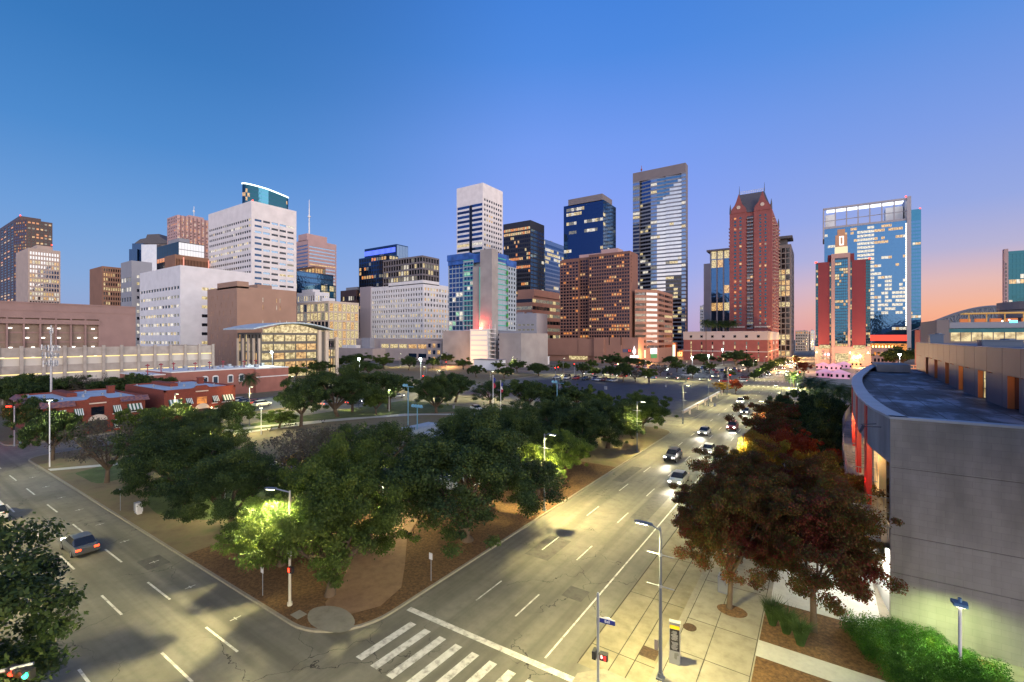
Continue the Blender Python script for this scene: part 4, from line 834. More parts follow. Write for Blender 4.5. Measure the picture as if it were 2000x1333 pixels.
# ---- inside the park: planting beds, brick paths, lawn patches
zt = .131
def patch(name, m, pts, z=zt, label=None):
    mb = MB(); mb.poly([(*p, z) for p in pts]); return struct(mb, name, m, label)
def blob(cx, cy, rx, ry, n=26, w_=.12, seed=0):
    r = random.Random(seed); ph = [r.uniform(0,6.28) for _ in range(3)]
    return [(cx+rx*math.cos(a)*(1+w_*math.sin(2*a+ph[0])+w_*.6*math.sin(5*a+ph[1])), cy+ry*math.sin(a)*(1+w_*math.sin(3*a+ph[2]))) for a in [2*math.pi*k/n for k in range(n)]]
patch('leaf_bed', m_mulch, inset(rounded(-46,16.9,AX0,64,(0,4.6,0,0)), .21), zt, 'planting bed deep in brown fallen leaves along both streets at the park corner')
pth = [(-27.2,18.6),(-25.6,21.5),(-26.2,24),(-28.5,26.5),(-32,30),(-36,36),(-38,42),(-41,42),(-40,35),(-37,28.5),(-33.5,25),(-31.8,23.2),(-30.8,22.2),(-29.2,19.6)]
patch('brick_path', m_brick, pth, zt+.008, 'orange brick path leading from the park corner between the leaf beds')
patch('corner_plate', m_walk, blob(-27.2,18.7,2.0,1.15,24,.02,3), zt+.014, 'oval concrete ramp at the park corner')
patch('grass_patch', m_grass, [(-103.6,24),(-99,24),(-96,46),(-92,60),(-86,76),(-78,88),(-62,92),(-60,96.6),(-103.6,96.6)], zt+.003)
patch('grass_patch', m_grass, blob(-62,26,11,6,24,.15,5), zt+.003); patch('grass_patch', m_grass, blob(-82,22,6,3.6,24,.15,6), zt+.005)
patch('path', m_pale, [(-97,40),(-95.2,40),(-91.5,62),(-84,78),(-70,87.4),(-40,90),(-40,91.4),(-71,89),(-85.5,79.4),(-93,63)], zt+.010, 'pale curving path across the park lawn')
patch('path', m_pale, [(-103.6,36),(-98.8,36),(-97.6,50),(-90,67),(-80,81),(-81,82),(-92,68),(-100,50.5)], zt+.007)
patch('path', m_pale, [(-92,17.3),(-90.4,17.3),(-82,30),(-70,36),(-52,38),(-52,39.4),(-70.5,37.6),(-83,31.4)], zt+.012)
patch('plaza', ground_mat('blue_grey_paving', [(.22,.24,.27),(.30,.32,.35)], 1, .8), blob(-42,47,6,6,24,.05,2), zt+.012)
# sunken stage with low walls
rt = empty('amphitheatre', (-52,70,0), 0, 'sunken square stage with grey blue seating walls and a red floor in the park lawn', 'amphitheatre')
mc = mat('bluish_concrete', (.36,.42,.48), .8, noise=.2, nscale=.5)
mb = MB(); mb.box(-68.2,62.5,.0,-65.6,70,1.3); mb.build('end_pier', mc, rt)
for k in range(3):
    mb = MB(); o_ = 2.6*k; mb.box(-65.5+o_,62.5,.0,-64.9+o_,76-o_*.8,1.1-.25*k); mb.box(-65.5+o_,76-o_*.8,.0,-40,76.7-o_*.8,1.1-.25*k); mb.build('seating_wall', mc, rt)
mb = MB(); mb.box(-57,60,.13,-42,67.6,.22); mb.build('stage_floor', mat('red_stage', (.25,.04,.05), .7), rt)
# ---- joints, markings
mb = MB(); z = .006
for x in (-11.75,-9.0): mb.box(x-.03, 24.6, 0.0, x+.03, 96, z-.001)
struct(mb, 'joint', m_seam)
mb = MB(); mb.quad((-11.72,24.3,.004),(AX1,24.3,.004),(AX1,200,.004),(-11.72,200,.004)); struct(mb, 'kerb_lane', m_slab, 'strip of concrete slabs along the right kerb')
mb = MB()
for y in range(26, 120, 7): mb.box(-11.7, y+.35, 0, AX1, y+.40, .0075)
for x in (-11.72,-10.0): mb.box(x-.025, 24.3, 0, x+.025, 120, .0085)
struct(mb, 'slab_joint', m_seam)
mb = MB()
for x in (-7.35,-5.6,-3.2): mb.box(x-.02, 24.8, .1, x+.02, 120, .1285)
for y in (28.5, 32.2, 38, 44, 50, 56, 62): mb.box(-7.4, y, .1, -3.2, y+.04, .1295)
struct(mb, 'pavement_joint', m_seam)
mb = MB()
for k in range(8): x = -22.9+k*1.32; mb.quad((x,17.4,.005),(x+.55,17.4,.005),(x+.75,21.6,.005),(x+.2,21.6,.005))
struct(mb, 'crosswalk', m_paint, 'faded white bars of the crossing over the main street')
mb = MB(); mb.quad((-23.9,22.35,.005),(-10.9,22.75,.005),(-10.9,23.2,.005),(-23.9,22.8,.005)); struct(mb, 'stop_line', m_paint)
mb = MB(); mb.quad((-13.55,23.6,.006),(-13.42,23.6,.006),(-13.42,74,.006),(-13.55,74,.006))
for k in range(30):
    y = 26+k*9.5
    for x in (-20.6,-17.2): mb.quad((x-.06,y,.006),(x+.06,y,.006),(x+.06,y+3.2,.006),(x-.06,y+3.2,.006))
    if k > 5: x = -13.5; mb.quad((x-.06,y,.006),(x+.06,y,.006),(x+.06,y+3.2,.006),(x-.06,y+3.2,.006))
struct(mb, 'lane_markings', m_paint)
mb = MB()
for k in range(14):
    for (y, off) in ((13.7,-29.2),(11.1,-28.7),(7.9,-31),(4.7,-34)):
        x = off-k*(9.9 if y != 11.1 else 11.0); 
        if x < -103: continue
        mb.quad((x-4.2,y-.07,.006),(x,y-.07,.006),(x,y+.07,.006),(x-4.2,y+.07,.006))
for k in range(9): mb.quad((-33.-k*7,15.2,.006),(-32.6-k*7,15.2,.006),(-32.6-k*7,15.28,.006),(-33.-k*7,15.28,.006)); mb.quad((-32.84-k*7,14.9,.0065),(-32.76-k*7,14.9,.0065),(-32.76-k*7,15.6,.0065),(-32.84-k*7,15.6,.0065))
for y in (205.3,): pass
struct(mb, 'lane_markings', m_paint)
mpt = ground_mat('road_repair', [(.07,.068,.06),(.11,.105,.09),(.13,.125,.105)], 1.5, .85, .3, 25)
mb = MB()
for (x0_, y0_, x1_, y1_) in ((-21.5,34,-19.2,38.5),(-16.6,47,-14.8,56),(-22.9,58,-21.4,66),(-40,5.2,-36,7.6),(-62,8.6,-57,10.2),(-15.8,30.0,-14.2,31.6),(-48,14.4,-45.5,16.0)): mb.quad((x0_,y0_,.0035),(x1_,y0_,.0035),(x1_,y1_,.0035),(x0_,y1_,.0035))
struct(mb, 'road_patch', mpt)
mb = MB()
for k in range(9): x = -23.5+k*1.7; mb.quad((x,201,.006),(x+.6,201,.006),(x+.6,204.6,.006),(x,204.6,.006)); mb.quad((x,226,.006),(x+.6,226,.006),(x+.6,229,.006),(x,229,.006))
struct(mb, 'crosswalk', m_paint)
patch('asphalt_surface', m_lot, inset(rounded(-102,116,-31,204,(4,4,30,4)), .2), .136, 'empty dark blue asphalt lot behind the park')
patch('asphalt_surface', m_lot, inset(rounded(-102,228,-31,300,(2,2,2,2)), .2), .136, 'dark asphalt car park before the red brick podium')
patch('asphalt_surface', m_lot, [(-146,60),(-120,60),(-120,80),(-146,80)], .136, 'small dark car park behind the second brick house')
mb = MB()
for k in range(24): mb.quad((-98+k*2.7,246,.142),(-97.88+k*2.7,246,.142),(-97.88+k*2.7,257,.142),(-98+k*2.7,257,.142))
struct(mb, 'bay_markings', m_paint)
# east side beds
patch('mulch_bed', m_mulch, [(-3.1,32.3),(2.2,32.3),(8.5,32.3),(8.5,37.6),(3.6,37.6),(-2.6,37.6),(-3.1,36.4)], .132, 'brown mulch bed with grasses below the curved building')
patch('mulch_bed', m_mulch, [(-3.1,24.9),(4,24.9),(4,30.6),(-3.1,30.6)], .132, 'brown mulch bed in the bottom right corner')
patch('mulch_bed', m_mulch, [(-3.15,50),(3,50),(3,120),(-3.15,120)], .130)
patch('path', m_pale, [(-3.15,30.6),(8,30.6),(8,32.3),(-3.15,32.3)], .134, 'speckled white path between the two mulch beds'); patch('path', m_pale, [(-2.9,37.6),(3.4,37.6),(3.4,46),(-2.9,46)], .134, 'white paving lit brightly under the trees by the curved building')
def disc(name, x, y, r, m, z0, label, cat, group=None):
    mb = MB(); mb.cyl(x, y, .1, z0, r, k=20); o = mb.build(name, m, origin=(x,y,0)); tag(o, label, cat, group); return o
disc('manhole_cover', -7.0, 31.2, .42, mat('rusty_iron', (.09,.055,.03), .7, .3, noise=.4, nscale=8), .142, 'round rusty manhole cover in the pavement by the kiosk', 'manhole')
disc('manhole_cover', -19.5, 15.0, .38, MATS['rusty_iron'], .006, 'round iron manhole cover flush in the crossing', 'manhole').location.z = -.1
x_, y_ = G(1268,1276); patch('access_hatch', MATS['rusty_iron'], [(x_-.5,y_-.5),(x_+.5,y_-.5),(x_+.5,y_+.5),(x_-.5,y_+.5)], .012)
patch('tree_pit', m_mulch, blob(-5.0,34.7,.95,.75,20,.02,1), .137)
mb = MB(); mb.box(-29.9,16.9+.5,.1,-29.0,18.1,.14); o = struct(mb, 'drain_cover', m_walk)

# ================================================================== CURVED BUILDING (RIGHT)
arc_pts = [(3.8,38.0),(3.55,39.8),(3.2,42.5),(2.95,47),(2.85,52),(2.9,57),(3.05,63),(3.4,70),(4.0,77.5),(5.0,86),(6.2,96),(8.0,108)]
ZR = 13.9
rt = empty('curved_building', (6,38,0), 0, 'grey concrete building with a curved roof edge and street balconies on the right', 'building')
blockw = mat('split_block_wall', (.29,.28,.275), .9)
nt_ = blockw.node_tree; P = nt_.nodes['Principled BSDF']; g = nt_.nodes.new('ShaderNodeNewGeometry'); mp = nt_.nodes.new('ShaderNodeMapping'); mp.inputs['Rotation'].default_value = (math.radians(90),0,0)
nt_.links.new(g.outputs['Position'], mp.inputs[0]); bt = nt_.nodes.new('ShaderNodeTexBrick'); bt.inputs['Scale'].default_value = 1.; bt.inputs['Brick Width'].default_value = .8; bt.inputs['Row Height'].default_value = .4; bt.inputs['Mortar Size'].default_value = .014; bt.inputs['Mortar Smooth'].default_value = .4; bt.inputs['Bias'].default_value = .0
bt.inputs['Color1'].default_value = (.265,.25,.225,1); bt.inputs['Color2'].default_value = (.29,.275,.245,1); bt.inputs['Mortar'].default_value = (.235,.22,.20,1); nt_.links.new(mp.outputs[0], bt.inputs[0])
nz = nt_.nodes.new('ShaderNodeTexNoise'); nz.inputs['Scale'].default_value = .7; nz.inputs['Detail'].default_value = 7; mp2 = nt_.nodes.new('ShaderNodeMapping'); mp2.inputs['Scale'].default_value = (1,1,.35); nt_.links.new(g.outputs['Position'], mp2.inputs[0]); nt_.links.new(mp2.outputs[0], nz.inputs[0])
mx = nt_.nodes.new('ShaderNodeMixRGB'); mx.blend_type = 'MULTIPLY'; mx.inputs[0].default_value = .75; r = nt_.nodes.new('ShaderNodeValToRGB'); r.color_ramp.elements[0].color = (.55,.54,.53,1); r.color_ramp.elements[0].position = .3; r.color_ramp.elements[1].position = .62
nt_.links.new(nz.outputs['Fac'], r.inputs[0]); nt_.links.new(bt.outputs['Color'], mx.inputs[1]); nt_.links.new(r.outputs[0], mx.inputs[2]); n9 = nt_.nodes.new('ShaderNodeTexNoise'); n9.inputs['Scale'].default_value = 1; n9.inputs['Detail'].default_value = 5; m9 = nt_.nodes.new('ShaderNodeMapping'); m9.inputs['Scale'].default_value = (1.6,1.6,.09); nt_.links.new(g.outputs['Position'], m9.inputs[0]); nt_.links.new(m9.outputs[0], n9.inputs[0])
r9 = nt_.nodes.new('ShaderNodeValToRGB'); r9.color_ramp.elements[0].color = (.62,.62,.62,1); r9.color_ramp.elements[0].position = .34; r9.color_ramp.elements[1].position = .5; x9 = nt_.nodes.new('ShaderNodeMixRGB'); x9.blend_type = 'MULTIPLY'; x9.inputs[0].default_value = .22
nt_.links.new(n9.outputs['Fac'], r9.inputs[0]); nt_.links.new(mx.outputs[0], x9.inputs[1]); nt_.links.new(r9.outputs[0], x9.inputs[2]); nt_.links.new(x9.outputs[0], P.inputs['Base Color'])
conc = mat('board_concrete', (.33,.31,.29), .9, noise=.3, nscale=.6, stretch=(1,1,.3)); coping = mat('blue_grey_coping', (.34,.38,.42), .5, noise=.12, nscale=.7)
wb = MB(); bands = [(0,3.93),(3.96,6.36),(6.39,10.66),(10.69,ZR)]
for (a, b) in bands: wb.box(3.8, 38, a, 60, 38.5, b)
wb.build('end_wall', blockw, rt)
wb = MB(); wb.box(3.84, 38.04, 0, 60, 38.45, ZR-.01); wb.build('wall_joint', m_seam, rt)
def strip(mb, pts, z0, z1, th=.35):
    n = len(pts)
    def off(i, d_):
        a = Vector(pts[max(i-1,0)]); b = Vector(pts[min(i+1,n-1)]); t = (b-a).normalized(); nrm = Vector((t.y,-t.x)); return (pts[i][0]+nrm.x*d_, pts[i][1]+nrm.y*d_)
    for i in range(n-1):
        a, b = pts[i], pts[i+1]; c, d_ = off(i+1, th), off(i, th)
        mb.quad((*b,z0),(*a,z0),(*a,z1),(*b,z1)); mb.quad((*d_,z0),(*c,z0),(*c,z1),(*d_,z1)); mb.quad((*a,z1),(*d_,z1),(*c,z1),(*b,z1)); mb.quad((*b,z0),(*c,z0),(*d_,z0),(*a,z0))
def smooth_pts(p, k=4):
    q = []
    for i in range(len(p)-1):
        p0, p1, p2, p3 = [Vector(p[max(0,min(len(p)-1,j))]) for j in (i-1,i,i+1,i+2)]
        for s_ in range(k):
            t = s_/k; q.append(tuple(.5*((2*p1)+(p2-p0)*t+(2*p0-5*p1+4*p2-p3)*t*t+(3*p1-p0-3*p2+p3)*t**3)))
    q.append(tuple(p[-1])); return q
arc = smooth_pts(arc_pts)
mb = MB(); strip(mb, arc, 10.9, ZR-.12, .4); mb.build('curved_parapet', conc, rt)
mb = MB(); strip(mb, [(p[0]-.06,p[1]) for p in arc], ZR-.12, ZR+.03, 1.0); mb.box(3.74, 37.94, ZR-.12, 60, 38.6, ZR+.03); mb.build('coping', coping, rt)
mb = MB(); mb.poly([(p[0]+.4,p[1],ZR-.75) for p in [(3.8,38.2)]+arc[1:]]+[(19,114,ZR-.75),(60,114,ZR-.75),(60,38.3,ZR-.75)][::1])
mroof = ground_mat('stained_roof_felt', [(.012,.013,.02),(.04,.045,.06),(.10,.11,.14),(.30,.32,.38)], .30, .62, .3, 10, stain=.75, lo=.43, hi=.60)
mp = mroof.node_tree; nzz = [n for n in mp.nodes if n.type == 'TEX_NOISE'][0]; mpp = mp.nodes.new('ShaderNodeMapping'); mpp.inputs['Scale'].default_value = (1.1,.45,1); gg = [n for n in mp.nodes if n.type == 'NEW_GEOMETRY'][0]; mp.links.new(gg.outputs['Position'], mpp.inputs[0]); mp.links.new(mpp.outputs[0], nzz.inputs[0])
mb.build('roof_deck', mroof, rt)
mb = MB()
for k in range(5): x = 5.5+k*2.1; mb.box(x, 38.7, ZR-.76, x+.05, 100, ZR-.742)
for k in range(9): y = 42+k*7.; mb.box(3.9 if y < 70 else 6, y, ZR-.76, 15, y+.05, ZR-.740)
mb.build('roof_seams', m_seam, rt)
mb = MB(); mb.box(8.2,100,ZR-.7,12.6,108,ZR+.55); mb.build('roof_upstand', conc, rt)
# inner wall and glazing behind the balconies
inner = [(p[0]+1.05, p[1]) for p in arc]; z0, z1 = 5.2, 10.9
amber_wall = mat('warm_plaster', (.50,.40,.26), .8)
mb = MB(); strip(mb, inner, 0, z1, .3); mb.build('inner_wall', amber_wall, rt)
mb = MB(); strip(mb, [(p[0]+.55,p[1]) for p in arc if p[1] > 38.6], 0, 4.4, .3); mb.build('ground_wall', paint_white, rt)
for k, j in enumerate(range(2, 40, 5)):
    if j+2 < len(inner):
        mb = MB(); a, b = inner[j], inner[j+2]; strip(mb, [(a[0]-.06,a[1]),(b[0]-.06,b[1])], 5.6, 10.2, .05); mb.build('window', l_warm if k % 2 == 0 else g_dark, rt)
mb = MB(); mb.box(4.2,38.6,5.3,4.3,41.4,10.8); mb.build('window', l_dim, rt)
mb = MB()
for z in (6.9,8.6,10.2): mb.box(4.12,38.6,z,4.2,41.4,z+.08)
for y in (39.2,40.2,41.3): mb.box(4.12,y,5.3,4.2,y+.06,10.8)
mb.build('window_frame', dark_metal, rt)
# decks stepping along the curve, with railings
rail_m = mat('grey_railing', (.25,.27,.31), .5, .5); deck_m = conc
def deck(pts, z, zb):
    mb = MB(); strip(mb, pts, z-.35, z, 2.7); strip(mb, pts, zb, z-.35, .3); mb.build('balcony_deck', deck_m, rt)
    mb = MB(); pp = [Vector((p[0]+.05,p[1],z)) for p in pts]
    for dz in (1.05,.12): mb.tube([p+Vector((0,0,dz)) for p in pp], .03, 4)
    for i in range(len(pp)-1):
        a, b = pp[i], pp[i+1]; n = max(2, int((b-a).length/.16))
        for k in range(n): q = a.lerp(b, k/n); mb.box(q.x-.012,q.y-.012,z,q.x+.012,q.y+.012,z+1.05)
    for q in (pp[0], pp[-1]):
        for k in range(7): xx = q.x+2.1*k/6; mb.box(xx-.015,q.y-.015,z,xx+.015,q.y+.015,z+1.05)
        mb.box(q.x,q.y-.02,z+1.02,q.x+2.1,q.y+.02,z+1.08)
    mb.build('railing', rail_m, rt)
def oarc(y0, y1, dx, n=5):
    o_ = []
    for k in range(n+1):
        y = y0+(y1-y0)*k/n
        for i in range(len(arc)-1):
            if arc[i][1] <= y <= arc[i+1][1]: t = (y-arc[i][1])/(arc[i+1][1]-arc[i][1]); o_.append((arc[i][0]+(arc[i+1][0]-arc[i][0])*t-dx, y)); break
    return o_
deck(oarc(38.4,41.6,.45), 5.6, 4.5); deck(oarc(43.2,47.5,1.0), 6.2, 5.3); deck(oarc(49,55,.85), 6.9, 6.0); deck(oarc(57,66,.9), 7.4, 6.6); deck(oarc(69,84,1.), 7.9, 7.0)
for (ya, yb, za, zb) in ((41.6,43.2,5.6,6.2),(47.5,49,6.2,6.9),(55,57,6.9,7.4),(66,69,7.4,7.9)):
    mb = MB(); pa, pb = oarc(ya,yb,.8,4), None
    for k in range(4): 
        q = pa[k]; zz_ = za+(zb-za)*(k+1)/4; mb.box(q[0], q[1], zz_-.3, q[0]+1.6, pa[k+1][1], zz_)
    mb.build('stair_flight', deck_m, rt)
uplit_red = mat('red_uplight_paint', (.62,.035,.035), .5)  # red uplight on the columns, put into their paint colour
for k, (y, wy) in enumerate(((44.4,1.1),(51.4,1.5),(61,1.8),(73,2),(88,2))):
    q = oarc(y, y+wy, .07, 1); mb = MB(); mb.prism([(q[0][0],q[0][1]),(q[0][0]+.35,q[0][1]),(q[1][0]+.35,q[1][1]),(q[1][0],q[1][1])], 5.3, ZR-.14); mb.build('red_uplit_fin', uplit_red, rt)
def point(name, loc, e, col, r=.15, parent=None, spot=None, aim=None, blend=.6):
    l = bpy.data.lights.new(name, 'SPOT' if spot else 'POINT'); l.energy = e; l.color = col; l.shadow_soft_size = r
    if spot: l.spot_size = math.radians(spot); l.spot_blend = blend
    o = bpy.data.objects.new(name, l); COL.objects.link(o)
    if parent is not None: o.parent = parent; o.location = Vector(loc)-OFF[parent.name]
    else: o.location = loc
    if aim is not None: o.rotation_euler = (-Vector(aim)).to_track_quat('Z','Y').to_euler()
    return o
# downlights over the decks and red uplights at the fins
for y in (40.6, 46.5, 53.5, 60, 75): q = oarc(y, y+1, -.45, 1)[0]; point('deck_light', (q[0], y, 10.4), 420, (1,.66,.25), .1, rt)
for y in (44.9, 52.1, 61.9, 74): q = oarc(y, y+1, 1.0, 1)[0]; point('fin_uplight', (q[0], y, 7.2), 420, (1,.03,.03), .1, rt, 100, (.6,0,1.2))
point('entrance_light', (2.9, 41.5, 3.6), 1300, (1,.93,.75), .2, rt); point('entrance_light', (3.0, 50, 3.4), 500, (1,.93,.75), .2, rt)
# cable bracket on the parapet
mb = MB(); mb.tube([(3.45,39.3,13.0),(2.6,39.0,13.0),(2.4,39.8,13.0),(2.7,40.6,12.9),(3.3,40.6,13.0)], .025, 5); mb.tube([(2.5,39.2,13.0),(2.3,38.9,12.6)], .09, 6); mb.tube([(3.75,39.5,13.5),(3.72,39.5,11)], .03, 5); mb.build('lamp_bracket', dark_metal, rt)
# set back upper storey with orange reveals
rt = empty('upper_storey', (12,60,0), 0, 'set back storey of dark brown panels with orange reveals above the curved roof', 'building')
panel = mat('brown_metal_panel', (.14,.105,.12), .55, noise=.12, nscale=.3); orange_r = mat('orange_reveal', (.45,.13,.03), .6); zb, zu = ZR-.8, 18.15
def bz(pts, y):
    for i in range(len(pts)-1):
        if (pts[i][1]-y)*(pts[i+1][1]-y) <= 0: t = (y-pts[i][1])/(pts[i+1][1]-pts[i][1]); return pts[i][0]+(pts[i+1][0]-pts[i][0])*t
up = [(14.9,112),(14.6,104),(14.2,95),(13.7,85.5),(13.25,76),(12.95,68.4),(12.85,60),(12.9,52),(13.1,40),(13.4,26)]
ys = [112,106.5,101,96,91,86,81.2,76.6,72.2,68,63.8,59.6,55.4,51.2,47,42.8,38.6,34.4,30.2,26]
wins = {2:'dark',4:'or',6:'or',8:'win',10:'win',12:'or',14:'win'}
for k in range(len(ys)-1):
    a, b = (bz(up,ys[k]), ys[k]), (bz(up,ys[k+1]), ys[k+1]); mb = MB(); g_ = .035
    def sub(t): return (a[0]+(b[0]-a[0])*t, a[1]+(b[1]-a[1])*t)
    A_, B_ = sub(g_/4), sub(1-g_/4); zm = zb+2.75
    for (p, q, z0, z1) in (((A_, B_, zm+.03, zu),) if k in wins else ((A_,B_,zm+.03,zu),(A_,B_,zb,zm-.03))):
        mb.quad((*p,z0),(*q,z0),(*q,z1),(*p,z1)); mb.quad((p[0]+.2,p[1],z0),(p[0],p[1],z0),(p[0],p[1],z1),(p[0]+.2,p[1],z1)); mb.quad((*q,z0),(q[0]+.2,q[1],z0),(q[0]+.2,q[1],z1),(*q,z1))
    if k in wins: # opening: far reveal orange, glass set back
        p1_, p2_ = sub(.30), sub(.92)
        mb.quad((*A_,zb),(*p1_,zb),(*p1_,zm),(*A_,zm)); mb.quad((*p2_,zb),(*B_,zb),(*B_,zm),(*p2_,zm)); mb.quad((*p1_,zm),(*p2_,zm),(p2_[0]+.42,p2_[1],zm),(p1_[0]+.42,p1_[1],zm))
        m2 = MB(); m2.quad((*p1_,zb),(p1_[0]+.42,p1_[1],zb),(p1_[0]+.42,p1_[1],zm),(*p1_,zm)); m2.build('orange_reveal', orange_r, rt); m2 = MB(); m2.quad((p2_[0]+.42,p2_[1],zb),(*p2_,zb),(*p2_,zm),(p2_[0]+.42,p2_[1],zm)); m2.build('orange_reveal', orange_r, rt)
        m3 = MB(); m3.quad((p1_[0]+.42,p1_[1],zb),(p2_[0]+.42,p2_[1],zb),(p2_[0]+.42,p2_[1],zm),(p1_[0]+.42,p1_[1],zm)); m3.build('window', (l_yel if wins[k] == 'win' else g_dark), rt)
        if wins[k] == 'win':
            m4 = MB(); x = p1_[0]+.36
            for t in (0,.33,.66,1.): yy = p1_[1]+(p2_[1]-p1_[1])*t; m4.box(x,yy-.04,zb,x+.05,yy+.04,zm)
            for z in (zb+.05,zb+1,zb+1.9,zm-.08): m4.box(x,p2_[1],z,x+.05,p1_[1],z+.06)
            m4.build('window_frame', dark_metal, rt)
        if wins[k] in ('or','win'): point('reveal_light', (p1_[0]+.2,(p1_[1]+p2_[1])/2,zm-.3), 14, (1,.6,.25), .05, rt)
    mb.build('wall_panel', panel, rt)
mb = MB(); mb.prism([(p[0]+.6,p[1]) for p in reversed(up)]+[(50,112),(50,26)], zb, zu-.6); mb.build('inner_wall', panel, rt)
mb = MB(); mb.prism([(p[0]+.25,p[1]) for p in reversed(up)]+[(50,112),(50,26)], zu-.7, zu-.15); mb.build('roof_deck', mat('dark_blue_roof', (.05,.075,.12), .6, noise=.3, nscale=.6), rt)
mb = MB(); 
for i in range(len(up)-1): mb.quad((up[i][0]-.03,up[i][1],zu),(up[i+1][0]-.03,up[i+1][1],zu),(up[i+1][0]+.35,up[i+1][1],zu),(up[i][0]+.35,up[i][1],zu)); mb.quad((up[i][0]-.03,up[i][1],zb),(up[i+1][0]-.03,up[i+1][1],zb),(up[i+1][0]-.03,up[i+1][1],zb+.12),(up[i][0]-.03,up[i][1],zb+.12)) if i > 8 else None
mb.build('roof_edge', mat('edge_trim', (.3,.34,.42), .4, .4), rt)
for (x, y, r_, h) in ((20,44,.75,1.1),(23.3,46,.85,1.0)):
    mb = MB(); mb.cyl(x,y,zu-.2,zu+h*.35,r_*.8,k=14); mb.cyl(x,y,zu+h*.35,zu+h*.45,r_,k=14); mb.cyl(x,y,zu+h*.45,zu+h,r_*.95,r_*.8,14)
    o = mb.build('roof_fan', mat('blue_steel', (.09,.13,.2), .5, .3) if 'blue_steel' not in MATS else MATS['blue_steel'], origin=(x,y,zu)); tag(o, 'drum shaped roof fan %s on the dark roof at the right' % ('nearer the left' if x < 22 else 'nearer the right edge'), 'roof fan', 'roof fans')
for k, (x, y, w_, d_, h) in enumerate(((17,74,3.2,2,.5),(18,62,3,2,.55),(20,56,2.2,1.6,.35),(15.4,98,1.6,1.4,1.3),(22,50,1.4,1,.6))):
    mb = MB(); mb.box(x-w_/2,y-d_/2,zu-.3,x+w_/2,y+d_/2,zu+h); mb.box(x-w_/2-.12,y-d_/2-.12,zu+h,x+w_/2+.12,y+d_/2+.12,zu+h+.12); mb.cyl(x+w_*.2,y,zu+h+.12,zu+h+.25,min(w_,d_)*.3,k=10)
    o = mb.build('rooftop_unit', MATS['blue_steel'] if 'blue_steel' in MATS else steel, origin=(x,y,zu)); tag(o, ['long low duct box at the far end of the dark roof','second low duct box on the dark roof, nearer the middle','flat skylight box beside the two roof fans','tall box at the far left corner of the dark roof','small box just left of the roof fans'][k], 'roof unit')

# ================================================================== LEFT SIDE: BRICK HOUSES, GARAGES
brick_m = mat('red_brick_wall', (.33,.085,.045), .9)
n_ = brick_m.node_tree; P = n_.nodes['Principled BSDF']; g = n_.nodes.new('ShaderNodeNewGeometry'); sx = n_.nodes.new('ShaderNodeSeparateXYZ'); cx = n_.nodes.new('ShaderNodeCombineXYZ'); ad2 = n_.nodes.new('ShaderNodeMath')
n_.links.new(g.outputs['Position'], sx.inputs[0]); n_.links.new(sx.outputs[0], ad2.inputs[0]); n_.links.new(sx.outputs[1], ad2.inputs[1]); n_.links.new(ad2.outputs[0], cx.inputs[0]); n_.links.new(sx.outputs[2], cx.inputs[1])
bt = n_.nodes.new('ShaderNodeTexBrick'); bt.inputs['Scale'].default_value = 2.2; bt.inputs['Color1'].default_value = (.24,.045,.025,1); bt.inputs['Color2'].default_value = (.16,.035,.022,1); bt.inputs['Mortar'].default_value = (.18,.09,.07,1); bt.inputs['Mortar Size'].default_value = .012
n_.links.new(cx.outputs[0], bt.inputs[0]); n_.links.new(bt.outputs[0], P.inputs['Base Color'])
tile_m = mat('clay_roof_tile', (.24,.10,.07), .8, noise=.7, nscale=2.2, dark=(.05,.05,.10))
awn_g = mat('awning_green', (.02,.10,.07), .7); awn_w = mat('awning_white', (.72,.74,.70), .7)
salmon = mat('salmon_render', (.36,.15,.115), .85, noise=.15, nscale=.4)
def awning(rt, X, yc, z, w_, wd=True):
    mb = MB(); n = 8
    for k in range(n):
        y0 = yc-w_/2+w_*k/n; y1 = yc-w_/2+w_*(k+1)/n; mb.quad((X+.95,y0,z-.75),(X+.95,y1,z-.75),(X+.05,y1,z+.35),(X+.05,y0,z+.35), k % 2); mb.quad((X+.95,y0,z-.9),(X+.95,y1,z-.9),(X+.95,y1,z-.75),(X+.95,y0,z-.75), k % 2)
    o = mb.build('awning', [awn_g, awn_w], rt)
    if wd:
        mb = MB(); mb.quad((X+.04,yc-w_/2+.15,z-1.3),(X+.04,yc+w_/2-.15,z-1.3),(X+.04,yc+w_/2-.15,z+.2),(X+.04,yc-w_/2+.15,z+.2)); mb.build('window', g_dark, rt)
        mb = MB(); mb.box(X+.02,yc-w_/2,z-1.42,X+.14,yc+w_/2,z-1.3); mb.build('window_sill', paint_white, rt)
